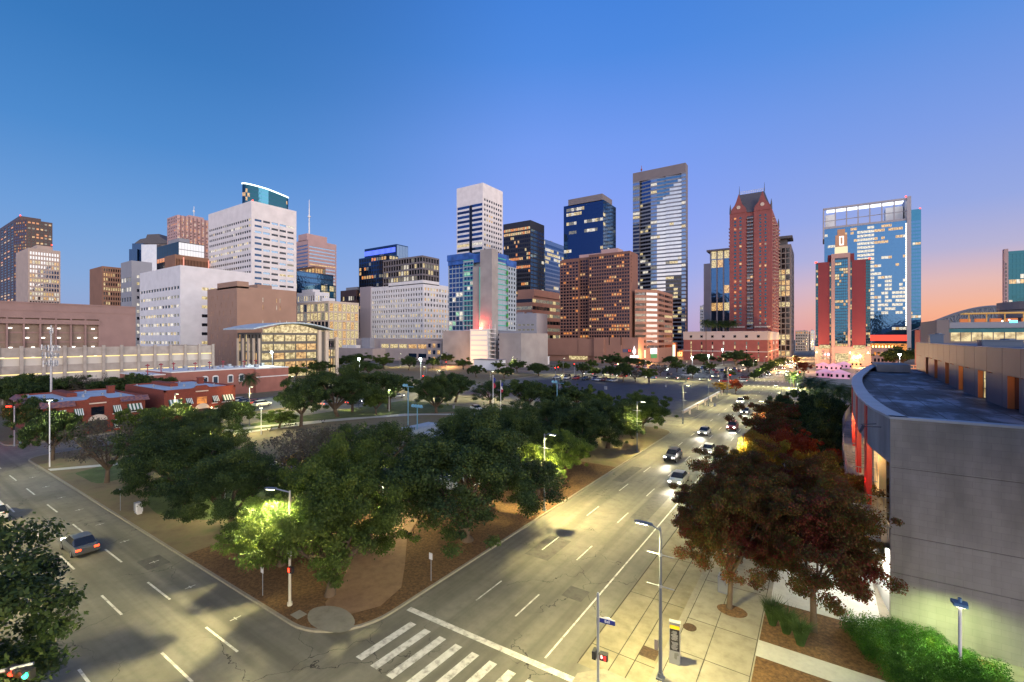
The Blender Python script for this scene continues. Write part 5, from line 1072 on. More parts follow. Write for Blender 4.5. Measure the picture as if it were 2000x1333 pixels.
def brick_house(y0, y1, xb, zt, label, tiles, lit):
    X = -119.; rt = empty('brick_house', (X,y0,0), 0, label, 'building'); mb = MB(); ym = (y0+y1)/2
    mb.box(xb,y0,0,X,y1,zt); mb.build('wall', brick_m, rt)
    mb = MB(); zr = zt+.02
    # curved centre gable
    pr = [(-3.2,zt),(3.2,zt),(2.6,zt+.35),(1.5,zt+.55),(1.0,zt+1.0),(-1.0,zt+1.0),(-1.5,zt+.55),(-2.6,zt+.35)]
    mb.poly([(X+.06,ym+p[0],p[1]) for p in pr]); mb.poly([(X-.4,ym+p[0],p[1]) for p in reversed(pr)])
    for k in range(len(pr)): a, b = pr[k], pr[(k+1)%len(pr)]; mb.quad((X+.06,ym+a[0],a[1]),(X-.4,ym+a[0],a[1]),(X-.4,ym+b[0],b[1]),(X+.06,ym+b[0],b[1]))
    for a in ((xb,y0,X,y0+.35),(xb,y1-.35,X,y1),(X-.35,y0,X,y1),(xb,y0,xb+.35,y1)): mb.box(a[0],a[1],zt,a[2],a[3],zt+.45)
    mb.build('parapet', brick_m, rt)
    mb = MB(); mb.box(xb+.35,y0+.35,zt,X-.35,y1-.35,zt+.12); mb.build('roof', roof_pale, rt)
    mb = MB(); mb.box(xb+.35,ym-2,zt+.1,X-12,ym-.4,zt+.9); mb.build('light_well', brick_m, rt)
    mb = MB()
    for k in range(9): mb.cyl(xb+3+k*2.3, y0+1.5+((k*37)%10)/10*(y1-y0-3), zt+.1, zt+.55+.2*(k%2), .22, k=6)
    mb.build('roof_vent', steel, rt)
    mb = MB(); mb.box(xb+9,y1-2.5,zt,xb+10.2,y1-1.3,zt+1.6); mb.box(xb+8.9,y1-2.6,zt+1.6,xb+10.3,y1-1.2,zt+1.8); mb.build('chimney', brick_m, rt)
    if tiles:
        mb = MB()
        for (a, b) in ((y0-.5,ym-3.4),(ym+3.4,y1+.5)): mb.quad((X+.9,a,zt-.35),(X+.9,b,zt-.35),(X-.1,b,zt+.55),(X-.1,a,zt+.55)); mb.quad((X+.9,b,zt-.45),(X+.9,a,zt-.45),(X,a,zt-.45),(X,b,zt-.45)); mb.quad((X+.9,a,zt-.47),(X+.9,b,zt-.47),(X+.9,b,zt-.35),(X+.9,a,zt-.35))
        mb.quad((xb,y0-.8,zt-.35),(X+.9,y0-.8,zt-.35),(X-.1,y0+.2,zt+.55),(xb,y0+.2,zt+.55)); mb.build('tile_eave', tile_m, rt)
    n = 5
    for k in range(n):
        yc = y0+1.9+(y1-y0-3.8)*k/(n-1)
        if k == 2:
            for z in (4.6,): 
                mb = MB(); mb.quad((X+.05,yc-1,z-.9),(X+.05,yc+1,z-.9),(X+.05,yc+1,z+.7),(X+.05,yc-1,z+.7)); mb.build('window', l_orange if lit else g_dark, rt)
            mb = MB(); mb.box(X,yc-1.3,0,X+.25,yc+1.3,2.6); mb.build('doorway', mat('dark_wood', (.06,.03,.02), .7) if 'dark_wood' not in MATS else MATS['dark_wood'], rt)
            mb = MB(); mb.cyl(X+.02,yc,2.6,2.62,.1,k=4); mb.poly([(X+.28,yc+1.5*math.cos(a),2.6+1.2*math.sin(a)) for a in [math.pi*q/10 for q in range(11)]]); mb.build('door_arch', cream, rt)
        else:
            w_ = 2.4 if k in (0,4) else 1.3
            awning(rt, X, yc, 4.9, w_); awning(rt, X, yc, 2.0, w_)
    mb = MB(); mb.box(X+.07,ym-1.3,zt-.45,X+.2,ym+1.3,zt-.2); mb.build('name_stone', cream, rt)
    if lit:
        for dy in (-1.9,1.9):
            mb = MB(); mb.cyl(X+.35, ym+dy, 2.3, 2.7, .14, k=6); mb.build('door_lantern', lamp_e if False else MATS['lantern'], rt)
    return rt
h1 = brick_house(21.8, 37.2, -143, 6.35, 'red brick house with clay tile eaves and striped awnings, nearer the left edge', True, False)
h2 = brick_house(40.6, 55.3, -143, 6.95, 'plain red brick house with an arched lit doorway, second of the two with striped awnings', False, True)
for dy in (-1.9,1.9): point('door_light', (-118.2, 47.95+dy, 2.5), 60, (1,.6,.2), .1, h2)
point('gable_light', (-116.5, 53.5, 6.0), 300, (1,.62,.2), .2, h2)
# salmon building with roof posts
rt = empty('salmon_house', (-160,81,0), 0, 'salmon flat roofed building with arched white windows, behind the brick houses', 'building')
X = -160.; mb = MB(); mb.box(X-22,57,0,X-1.5,81,8.4); mb.box(X-20,81,0,X,92.5,8.2); mb.box(X-24,51,0,X-6,57,7.6); mb.build('wall', salmon, rt)
mb = MB(); mb.box(X-22.1,56.9,8.4,X-1.4,81,8.75); mb.box(X-20.1,81,8.2,X+.1,92.6,8.55); mb.box(X-24.1,50.9,7.6,X-5.9,57,7.9); mb.build('roof_edge', paint_white, rt)
mb = MB(); mb.box(X-.9,81.05,5.3,X+.06,92.55,5.6); mb.build('wall_stripe', paint_white, rt)
for y in (66,69,73.5,77):
    mb = MB(); mb.poly([(X-1.44,y-.9,4.2),(X-1.44,y+.9,4.2)]+[(X-1.44,y+.9*math.cos(a),6.4+.5*math.sin(a)) for a in [math.pi*q/6 for q in range(7)]]); mb.build('window_frame', paint_white, rt)
    mb = MB(); mb.box(X-1.42,y-.6,4.4,X-1.38,y+.6,6.4); mb.build('window', g_sky, rt)
redpost = mat('red_post', (.28,.03,.05), .6)
for k, y in enumerate((52.5,56.5,60.5,65,70,75,80,85)):
    mb = MB(); mb.cyl(X-6-(k%3)*2,y,7.8,11.2,.13,k=5); mb.box(X-6.4-(k%3)*2,y-.4,10.6,X-5.6-(k%3)*2,y+.4,10.9); mb.build('roof_post', redpost, rt)
mb = MB()
for k in range(14): mb.box(X-18+(k*5%15),59+k*2.3,8.5,X-16.5+(k*5%15),60+k*2.3,9.2+.3*(k%2))
mb.build('rooftop_clutter', steel, rt)
# low long parking garage with glowing decks
X = -190.; y0, y1 = onX(-60,X), onX(419,X); zt = 16.1
rt = empty('parking_garage', (X,y1,0), 0, 'long grey concrete parking garage with two rows of glowing openings, behind the brick houses', 'garage')
glow = mat('lit_deck_interior', (.5,.45,.38), .8, emis=(1,.80,.48), es=.34); wb = MB(); pn = facade(wb, (X,y0), (X,y1), 0, zt, 13, 3, .92, .52, rec=.6, side=.6, top=1.6, bot=.2, lit=0, dark='dim')
wb.quad((X,y1,0),(X-40,y1,0),(X-40,y1,zt),(X,y1,zt)); wb.build('wall', garage_conc, rt)
mb = MB(); mb.box(X-40,y0,zt-1.1,X-.3,y1,zt-1.0); mb.build('roof_deck', garage_conc, rt)
for (c, w_, h_, a_, k_) in pn:
    mb = MB(); mb.box(X-1.2,c[1]-w_/2,c[2]-h_/2,X-.62,c[1]+w_/2,c[2]+h_/2-.35); mb.build('deck_screen', mat('pale_screen', (.62,.58,.52), .8) if 'pale_screen' not in MATS else MATS['pale_screen'], rt)
    mb = MB(); mb.box(X-.61,c[1]-w_/2,c[2]+h_/2-.34,X-.58,c[1]+w_/2,c[2]+h_/2-.05); mb.build('deck_light', emit('deck_strip', (1,.75,.3), 1.6) if 'deck_strip' not in MATS else MATS['deck_strip'], rt)
mb = MB()
for k in range(14): y = y0+.6+(y1-y0-1.2)*k/13; mb.box(X-.1,y-.4,0,X+.45,y+.4,zt+.5)
mb.build('pilasters', garage_conc, rt)
# rose garage behind
X = -232.; y0, y1 = onX(-60,X), onX(265,X); zt = ZH(602, depth(X,y1))
rt = empty('parking_garage', (X,y1,0), 0, 'tall rose coloured parking garage with small white lights below the far left towers', 'garage')
ys_ = y1-11; mesh_m = mat('mesh_bay', (.27,.20,.155), .9, noise=.2, nscale=.4); wb = MB(); pn = facade(wb, (X,y0), (X,ys_), 0, zt, 8, 1, .88, .86, rec=1.2, side=.3, top=3.2, bot=0, lit=0)
wb.quad((X,ys_,0),(X,y1,0),(X,y1,zt),(X,ys_,zt)); wb.quad((X,y1,0),(X-40,y1,0),(X-40,y1,zt),(X,y1,zt)); wb.box(X-40,y0,zt-.8,X-.5,y1,zt-.7); wb.build('wall', mauve_gar, rt)
for (c, w_, h_, a_, k_) in pn:
    mb = MB(); mb.box(X-1.5,c[1]-w_/2,c[2]-h_/2,X-1.22,c[1]+w_/2,c[2]+h_/2); mb.build('mesh_bay', mesh_m, rt)
    mb = MB()
    for k in range(7): z = c[2]-h_/2+h_*(k+.5)/7; mb.box(X-1.2,c[1]-w_/2,z-.25,X-1.1,c[1]+w_/2,z+.25)
    mb.build('deck_edges', mauve_gar, rt)
    for k in range(6):
        if random.random() < .8:
            mb = MB(); z = c[2]-h_/2+h_*(k+1)/7-.15; y = c[1]+random.choice((-.32,-.3,.1,.3))*w_; mb.box(X-1.1,y-.45,z-.15,X-1.0,y+.45,z+.15); mb.build('deck_lamp', emit('deck_lamp', (1,.95,.85), 5) if 'deck_lamp' not in MATS else MATS['deck_lamp'], rt)
mb = MB(); mb.box(X-.9,y0,zt-7.2,X+.25,ys_,zt-5.6); mb.box(X-.9,y0,zt,X+.2,y1,zt+.5); mb.box(X-.3,y0,zt-2.6,X+.15,y1,zt-2.3); mb.build('string_course', mauve_gar, rt)
# cell tower
x, y = PT(100, 107); rt = empty('cell_tower', (x,y,0), 0, 'steel cell tower monopole bristling with panel antennas behind the first brick house', 'cell tower')
mb = MB(); mb.tube([(x,y,0),(x,y,14),(x,y,21.9)], [.26,.22,.15], 8); mb.build('pole', steel, rt)
for zc, r_ in ((16.6,1.9),(14.9,1.8),(13.0,1.6),(20.4,.5)):
    mb = MB(); pts3 = [(x+r_*math.cos(a),y+r_*math.sin(a),zc) for a in (0,2.09,4.19)]
    for k in range(3): mb.tube([pts3[k],pts3[(k+1)%3]], .06, 4); mb.tube([(x,y,zc),pts3[k]], .06, 4)
    mb.build('antenna_frame', steel, rt)
    for k in range(3):
        for t in ((.1,.37,.63,.9) if r_ > 1 else (.5,)):
            p = Vector(pts3[k]).lerp(Vector(pts3[(k+1)%3]), t); mb = MB(); hh = .95 if r_ > 1 else 1.3; mb.box(p.x-.11,p.y-.08,p.z-hh*random.uniform(.3,.9),p.x+.11,p.y+.08,p.z+hh*random.uniform(.4,.9)); mb.build('antenna_panel', paint_white if random.random()<.5 else steel, rt)
# ================================================================== RIGHT BACKGROUND
# low hall with lit dining windows
Y = 150.; x0, x1 = onY(1827,Y), onY(2060,Y); dd = depth(x0,Y); z1 = ZH(631, dd)
rt = empty('convention_hall', (x0,Y,0), 0, 'low grey hall with a band of yellow windows beyond the dark roof at right', 'building')
wb = MB(); xw = onY(1852,Y); zb1, zb2 = 14.5, ZH(642, dd)
pn = facade(wb, (xw,Y), (x1,Y), 10, zb2, 9, 1, .94, .84, lit=1, kinds=('yel',), side=.4, top=.8, bot=zb2-10-3.3, rec=.3, noise_floor=False)
wb.box(x0,Y-1.5,0,xw-.1,Y+20,z1+.6); wb.box(xw-.1,Y+.6,0,x1,Y+30,zb2); wb.build('wall', mat('brown_grey_cladding', (.24,.20,.19), .8), rt); put_panes(rt, pn)
mb = MB(); mb.box(xw,Y-1.2,zb2,x1,Y+30,z1); mb.build('fascia', grey_wall, rt)
mb = MB(); mb.box(xw,Y-.06,zb2-1.0,x1,Y-.02,zb2-.1); mb.build('dark_glass_strip', g_teal, rt)
mb = MB()
for k in range(5): x = xw+2.5+k*2.6; mb.box(x,Y+2,z1,x+1.8,Y+3,z1+.9)
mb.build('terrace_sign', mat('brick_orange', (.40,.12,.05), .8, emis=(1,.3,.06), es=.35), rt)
mb = MB(); mb.prism([(xw+3,Y+1),(xw+14,Y+1),(xw+14,Y+5),(xw+3,Y+5)], z1+2.0, z1+2.3); 
for k in range(4): x = xw+4+k*3; mb.cyl(x,Y+2,z1,z1+2,.12,k=5)
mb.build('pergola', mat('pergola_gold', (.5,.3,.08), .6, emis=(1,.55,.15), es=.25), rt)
lm = [emit('terrace_lamp_a', (1,.8,.5), 8), emit('terrace_lamp_b', (.5,.6,1), 6)]
for k in range(14):
    mb = MB(); x = xw+9+k*1.25; mb.cyl(x,Y-.5+(k%3)*.6,z1+.05+.3*(k%2),z1+.3+.3*(k%2),.13,k=6); mb.build('terrace_lamp', lm[k % 2], rt)
mb = MB(); mb.box(onY(1968,Y),Y-1.35,z1-.2,onY(1983,Y),Y-1.22,z1+.3); mb.build('blue_sign', emit('cyan_sign', (.1,.7,1), 4), rt)
# small red brick block between
Y = 300.; x0, x1 = onY(1797,Y), onY(1830,Y); rt = empty('warehouse', (x0,Y,0), 0, 'small red brick warehouse left of the low lit hall', 'building'); wb = MB(); z1 = ZH(644, depth(x0,Y))
pn = facade(wb, (x0,Y), (x1,Y), 0, z1, 4, 4, .5, .5, lit=.7, kinds=('yel','white'), side=1, top=2); wb.box(x0,Y+.5,0,x1,Y+15,z1-.1); wb.build('wall', red_panel, rt); put_panes(rt, pn)
# stadium roof, arched truss
Y = 420.; xa, xb = onY(1796,Y), onY(2075,Y); da = depth(xa,Y)
rt = empty('stadium_roof', (xa,Y,0), 0, 'arched steel truss stadium roof on the right horizon', 'stadium')
dm = depth(onY(1900,Y),Y); zpk = ZH(600, dm); zlo = ZH(642, da); nS = 26; tp = []
for k in range(nS+1):
    t = k/nS; tp.append((xa+(xb-xa)*t, Y, zlo+(zpk-zlo)*math.sin(math.pi*min(1,(t*.86+.02)))**1.1))
mb = MB(); mb.tube(tp, .8, 5)
bt_ = [(p[0],Y,zlo-1+(p[2]-zlo)*.42) for p in tp]; mb.tube(bt_, .7, 5)
for k in range(nS):
    mb.tube([bt_[k],tp[k]], .35, 4, cap=False); mb.tube([bt_[k] if k%2 else tp[k], tp[k+1] if k%2 else bt_[k+1]], .35, 4, cap=False)
mb.build('truss', mat('truss_blue_grey', (.16,.20,.26), .6), rt)
mb = MB()
for k in range(nS): a, b = tp[k], tp[k+1]; mb.quad((a[0],Y+3,a[2]-.6),(b[0],Y+3,b[2]-.6),(b[0],Y+60,b[2]-3),(a[0],Y+60,a[2]-3)); mb.quad((a[0],Y+3,0),(b[0],Y+3,0),(b[0],Y+3,b[2]-.6),(a[0],Y+3,a[2]-.6))
mb.build('roof_skin', mat('pale_roof_skin', (.36,.42,.46), .6), rt)
i_ = None
# tall glass tower at the right edge
Y = 260.; x0, x1 = onY(1961,Y), onY(2080,Y); z1 = ZH(492, depth(x0,Y)); rt = empty('hotel_tower', (x0,Y,0), 0, 'teal glass tower with a blank concrete edge, cut by the right border', 'building')
wb = MB(); xm = onY(1969,Y); pn = facade(wb, (xm,Y), (x1,Y), 20, z1, 14, 16, .94, .8, lit=.12, kinds=('warm','white'), side=.2, top=1, bot=0, rec=.12, dark='teal'); wb.box(xm,Y+.3,0,x1,Y+5,z1-.1); wb.build('wall', g_teal, rt); put_panes(rt, pn)
mb = MB(); mb.box(x0,Y-.3,0,xm,Y+2,z1+1); mb.build('edge_wall', pink_gran, rt)
mb = MB()
for k in range(18): z = 22+(z1-26)*k/18; mb.box(x0+(xm-x0)*.3,Y-.4,z,x0+(xm-x0)*.55,Y-.32,z+1)
mb.build('slot_windows', g_dark, rt)
# round overhanging building at the right edge
cx_, cy_ = PT(2042, 112); zA, zB = ZH(586,112-8), ZH(618,112-8)
rt = empty('rotunda', (cx_,cy_,0), 0, 'round brown overhanging drum of panels at the right border', 'building'); R_ = 8.3
for (a, b, r_) in ((zB,zB+1.9,R_-.3),(zB+2.0,zB+3.9,R_)):
    mb = MB(); mb.cyl(cx_,cy_,a,b,r_,k=40); mb.build('panel_ring', mat('rotunda_panel', (.25,.21,.19), .7) if 'rotunda_panel' not in MATS else MATS['rotunda_panel'], rt)
mb = MB(); mb.cyl(cx_,cy_,0,zB,R_*.6,k=30); mb.build('drum_stem', grey_wall, rt)
# bridge with orange lit railings and roof terrace beyond the curved roof
rt = empty('footbridge', (10,135,0), 0, 'footbridge with orange lit rails beyond the end of the curved roof', 'footbridge')
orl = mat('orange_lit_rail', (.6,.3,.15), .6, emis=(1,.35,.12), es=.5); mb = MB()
xa_, xb_ = onY(1742,135), onY(1799,135)
for z in (9.9,10.6,11.3,12.0,12.7): mb.box(xa_,135,z,xb_,135.15,z+.18)
for k in range(9): x = xa_+(xb_-xa_)*k/8; mb.box(x-.08,134.95,9,x+.08,135.1,12.9)
mb.build('railing', orl, rt)
mb = MB(); mb.box(xa_,134.5,8.9,xb_,138,9.6)
for k in range(4): x = xa_+(xb_-xa_)*(k+.5)/4; mb.box(x-.3,135,0,x+.3,135.8,8.9)
mb.build('deck', MATS['salmon_stone'], rt)
# festival tents glowing pink in front of the red hotel
pink_t = mat('pink_tent', (.6,.4,.5), .8, emis=(1,.38,.55), es=.33); or_t = mat('orange_tent', (.6,.4,.25), .8, emis=(1,.45,.15), es=.5)
TN = [(1608,722,'leftmost pink lit stall tent'),(1628,724,'second pink lit stall tent from the left'),(1648,720,'pink lit stall tent below the central hotel bay'),(1668,716,'orange lit stall tent right of the pink ones'),(1612,738,'nearest pink lit stall tent by the palms'),(1640,740,'second nearest pink lit stall tent by the palms'),(1690,712,'orange lit stall tent next to the curved roof')]
for k, (px, py, lb) in enumerate(TN):
    x, y = G(px, py); w_ = 3.6 if y > 200 else 2.8; mm = or_t if 'orange' in lb else pink_t
    rt = empty('stall_tent', (x,y,0), 0, lb+' in front of the red hotel', 'tent', 'festival tents below the red hotel')
    mb = MB(); mb.box(x-w_,y-2,.0,x+w_,y+2,2.6); mb.build('tent_wall', mm, rt)
    mb = MB(); p = [(x-w_-.4,y-2.4,2.6),(x+w_+.4,y-2.4,2.6),(x+w_+.4,y+2.4,2.6),(x-w_-.4,y+2.4,2.6)]
    for q in range(4): mb.poly([p[q],p[(q+1)%4],(x,y,4.4)])
    mb.build('tent_roof', mm, rt)
    mb = MB()
    for q in range(4): mb.box(x-w_+q*w_*.6,y-2.2,.8,x-w_+q*w_*.6+.9,y-2.02,2.1)
    mb.build('stall_opening', g_black, rt)
point('market_glow', (*G(1625,730), 5), 9000, (1,.35,.55), 1.); point('market_glow', (*G(1672,716), 6), 9000, (1,.45,.15), 1.)
for n_ in ('market_glow','market_glow.001'): pass

# ================================================================== TREES
leafm = {}
def leaf_mat(name, stops, trans=.25, nsc=2.6, var=None):
    m = bpy.data.materials.new(name); m.use_nodes = True; t = m.node_tree; P = t.nodes['Principled BSDF']; nn = t.nodes.new; ln = t.links.new; o_ = t.nodes['Material Output']
    P.inputs['Roughness'].default_value = .6; P.inputs['Specular IOR Level'].default_value = .25
    g = nn('ShaderNodeNewGeometry'); r = nn('ShaderNodeValToRGB'); e = r.color_ramp.elements
    while len(e) < len(stops): e.new(.5)
    for k, c in enumerate(stops): e[k].position = k/(len(stops)-1); e[k].color = (*c,1)
    tc_ = nn('ShaderNodeTexCoord'); nz = nn('ShaderNodeTexNoise'); nz.inputs['Scale'].default_value = nsc; nz.inputs['Detail'].default_value = 3; ln(tc_.outputs['Object'], nz.inputs[0])
    mr = nn('ShaderNodeMapRange'); mr.inputs[1].default_value = .3; mr.inputs[2].default_value = .7; ln(nz.outputs['Fac'], mr.inputs[0])
    a = nn('ShaderNodeMath'); a.operation = 'MULTIPLY'; a.inputs[1].default_value = .38; ln(g.outputs['Random Per Island'], a.inputs[0])
    b = nn('ShaderNodeMath'); b.operation = 'MULTIPLY_ADD'; b.inputs[1].default_value = .62; ln(mr.outputs[0], b.inputs[0]); ln(a.outputs[0], b.inputs[2]); ln(b.outputs[0], r.inputs[0])
    ln(r.outputs[0], P.inputs['Base Color']); tr = nn('ShaderNodeBsdfTranslucent'); ln(r.outputs[0], tr.inputs[0]); mx = nn('ShaderNodeMixShader'); mx.inputs[0].default_value = trans; ln(P.outputs[0], mx.inputs[1]); ln(tr.outputs[0], mx.inputs[2]); ln(mx.outputs[0], o_.inputs[0])
    leafm[name] = m; return m
oakl = leaf_mat('oak_leaf', [(.013,.026,.009),(.029,.055,.017),(.060,.098,.024),(.125,.16,.036)])
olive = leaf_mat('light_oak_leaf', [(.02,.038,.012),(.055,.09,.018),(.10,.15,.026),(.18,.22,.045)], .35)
lamplitl = leaf_mat('lamplit_leaf', [(.05,.08,.015),(.11,.17,.03),(.18,.26,.045),(.26,.34,.07)], .35)  # oak foliage with the yellow lamp light put into its colour
autumn = leaf_mat('autumn_leaf', [(.11,.014,.018),(.18,.03,.02),(.15,.045,.02),(.06,.085,.015),(.17,.06,.02),(.085,.13,.02),(.28,.11,.015)], .35, 1.1)
redl = leaf_mat('crimson_leaf', [(.10,.012,.01),(.20,.03,.015),(.28,.06,.015),(.12,.03,.02)], .35)
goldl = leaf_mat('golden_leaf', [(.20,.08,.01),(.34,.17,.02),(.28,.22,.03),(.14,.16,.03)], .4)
barel = leaf_mat('sparse_leaf', [(.06,.05,.04),(.09,.08,.06),(.07,.09,.04)], .2)
hedgel = leaf_mat('hedge_leaf', [(.008,.035,.005),(.02,.08,.008),(.05,.14,.012),(.12,.16,.02)], .3, 1.2)
palml = leaf_mat('palm_leaf', [(.02,.04,.015),(.05,.09,.025),(.08,.12,.03)], .25)
bark = mat('oak_bark', (.12,.085,.055), .95, noise=.4, nscale=3, bump=.5, bscale=12)
def leaf_mesh(name, centers, radii, n, size, mtl, flat=.75, rng=None, shell=.55):
    rng = rng or RNG; centers = np.array(centers); radii = np.array(radii); wts = radii**1.5; wts /= wts.sum()
    idx = rng.choice(len(centers), n, p=wts); d_ = rng.normal(size=(n,3)); d_ /= np.linalg.norm(d_,axis=1)[:,None]
    rr = shell+(1.1-shell)*rng.random(n)**.8+np.abs(rng.normal(size=n))*.22*(shell<.3); c = centers[idx]+d_*(radii[idx]*rr)[:,None]*np.array([1,1,flat])
    c += rng.normal(size=(n,3))*.06*radii[idx][:,None]
    nrm = d_*.7+rng.normal(size=(n,3))*.7+np.array([0,0,.5]); nrm /= np.linalg.norm(nrm,axis=1)[:,None]
    a = np.cross(nrm, rng.normal(size=(n,3))); a /= np.linalg.norm(a,axis=1)[:,None]; b = np.cross(nrm, a)
    s = size*(.6+.8*rng.random(n))[:,None]; v = np.empty((n,4,3)); v[:,0] = c-a*s; v[:,1] = c-b*s*.5+nrm*s*.12; v[:,2] = c+a*s; v[:,3] = c+b*s*.5+nrm*s*.12
    me = bpy.data.meshes.new(name); me.vertices.add(n*4); me.vertices.foreach_set('co', v.reshape(-1).astype(np.float32)); me.loops.add(n*4); me.loops.foreach_set('vertex_index', np.arange(n*4,dtype=np.int32))
    me.polygons.add(n); me.polygons.foreach_set('loop_start', np.arange(0,n*4,4,dtype=np.int32)); me.polygons.foreach_set('loop_total', np.full(n,4,dtype=np.int32)); me.materials.append(mtl); me.update(); return me
def tree_meshes(kind, seed, n, size, mtl, trunk_h=.22, spread=1., flat=.6, nclump=34, asp=1.3, tr=.055, hole=.0):
    """unit tree of crown radius 1, total height asp"""
    r = random.Random(seed); rng = np.random.default_rng(seed); cc, rr = [], []; H_ = asp; cz = trunk_h*H_+(H_*(1-trunk_h))*.45; rz = (H_-trunk_h*H_)*.52
    nm = nclump//3
    for k in range(nm):
        th = 2.39996*k+r.uniform(-.5,.5); el = math.asin(-.72+1.68*((k+.5)/nm)) if kind == 'maple' else math.asin(-.55+1.5*((k+.5)/nm)); lob = 1+.16*math.sin(2*th+seed)+.12*math.sin(3*th+2*seed); q = r.uniform(.62,.98)*lob
        bx, by, bz = math.cos(th)*math.cos(el)*.86*q, math.sin(th)*math.cos(el)*.86*q, cz+math.sin(el)*rz*.86*q
        for j in range(r.choice((6,8,10,12))):
            cr = r.uniform(.04,.13); cc.append((bx+r.gauss(0,.17), by+r.gauss(0,.17), bz+r.gauss(0,.14)*rz)); rr.append(cr)
    for k in range(7): th = r.uniform(0,6.28); q = r.uniform(.1,.5); cc.append((math.cos(th)*q, math.sin(th)*q, cz+r.uniform(-.2,.6)*rz)); rr.append(r.uniform(.18,.28))
    crown = leaf_mesh(kind+'_crown', cc, rr, n, size, mtl, .62, rng, .25)
    mb = MB(); lean = Vector((r.uniform(-.06,.06), r.uniform(-.06,.06), 0)); fork = Vector((lean.x,lean.y,trunk_h*H_*1.15))
    mb.tube([(0,0,-.05),(0,0,.03),fork*.5,fork], [tr*1.7,tr*1.15,tr,tr*.95], 9)
    nb = 8
    for k in range(nb):
        th = 2*math.pi*k/nb+r.uniform(-.3,.3); rad = r.uniform(.45,.75); top = Vector((math.cos(th)*rad, math.sin(th)*rad, cz+r.uniform(-.1,.35)*rz)); mid = fork.lerp(top,.45)+Vector((r.uniform(-.06,.06), r.uniform(-.06,.06), -.02+r.uniform(0,.08)))
        mb.tube([fork,mid,top], [tr*.62,tr*.38,tr*.14], 6, cap=False)
        for j in range(4):
            near = min(range(len(cc)), key=lambda i_: (Vector(cc[i_])-(mid.lerp(top,.3*j))).length+r.random()*.5); e_ = Vector(cc[near]); s_ = mid.lerp(top, .22*j); mb.tube([s_, s_.lerp(e_,.5)+Vector((r.uniform(-.05,.05),r.uniform(-.05,.05),.02)), e_], [tr*.26,tr*.16,tr*.05], 4, cap=False)
    me = bpy.data.meshes.new(kind+'_trunk'); me.from_pydata(mb.v, [], mb.f); me.materials.append(bark); me.polygons.foreach_set('use_smooth', [True]*len(mb.f)); me.update()
    return crown, me
K = {}
K['oak_near'] = [tree_meshes('oak', s, 85000, .0135, oakl, .12, asp=1.45, nclump=60) for s in (1,2,3)]
K['oak_light'] = [tree_meshes('oak', s, 62000, .0150, olive, .14, asp=1.45, nclump=50) for s in (4,5)]
K['oak_lamplit'] = [tree_meshes('oak', s, 62000, .0150, lamplitl, .14, asp=1.45, nclump=50) for s in (31,32)]
K['oak_sparse'] = [tree_meshes('oak', s, 26000, .016, oakl, .2, asp=1.45, nclump=40, tr=.05) for s in (14,15)]
K['oak_far'] = [tree_meshes('oak', s, 26000, .027, oakl, .22, asp=1.3, nclump=40) for s in (6,7,8)]
K['light_far'] = [tree_meshes('oak', s, 15000, .034, olive, .22, asp=1.4, nclump=30) for s in (9,10)]
K['maple_near'] = [tree_meshes('maple', s, 110000, .0155, autumn, .2, asp=2.3, nclump=72, tr=.042) for s in (11,12)]
K['maple_far'] = [tree_meshes('maple', s, 26000, .028, autumn, .18, asp=2.1, nclump=40, tr=.045) for s in (13,21)]
K['red'] = [tree_meshes('maple', 22, 26000, .028, redl, .2, asp=1.9, nclump=36)]
K['gold'] = [tree_meshes('maple', 23, 26000, .028, goldl, .2, asp=1.9, nclump=36)]
K['bare'] = [tree_meshes('oak', s, 3500, .022, barel, .15, asp=1.35, nclump=40, tr=.045) for s in (24,25)]
def tree(x, y, h, r, kind, label, cat='tree', group=None, name=None, seed=None):
    v = K[kind]; k = int(abs(x*7.3+y*3.1)) % len(v); cr, tk = v[k]; asp = max(q.co.z for q in tk.vertices) if False else None
    rt = empty(name or {'oak_near':'oak_tree','oak_light':'oak_tree','oak_sparse':'oak_tree','oak_lamplit':'oak_tree','oak_far':'oak_tree','light_far':'young_tree','maple_near':'maple_tree','maple_far':'maple_tree','red':'maple_tree','gold':'maple_tree','bare':'bare_tree'}[kind], (x,y,.05), (x*1.7+y) % 6.28, label, cat, group)
    A_ = {'oak_near':1.45,'oak_light':1.45,'oak_sparse':1.45,'oak_lamplit':1.45,'oak_far':1.3,'light_far':1.4,'maple_near':2.3,'maple_far':2.1,'red':1.9,'gold':1.9,'bare':1.35}[kind]
    for nm, me in (('crown', cr), ('trunk', tk)):
        o = bpy.data.objects.new(nm, me); COL.objects.link(o); o.parent = rt; o.scale = (r, r*random.uniform(.92,1.08), h/A_)
    return rt
def tpx(px, py, topy, hw, kind, label, **k):
    x, y = G(px, py); d = FPX*H/(py-HY); return tree(x, y, max(2.5, ZH(topy, d)), hw/FPX*d, kind, label, **k)
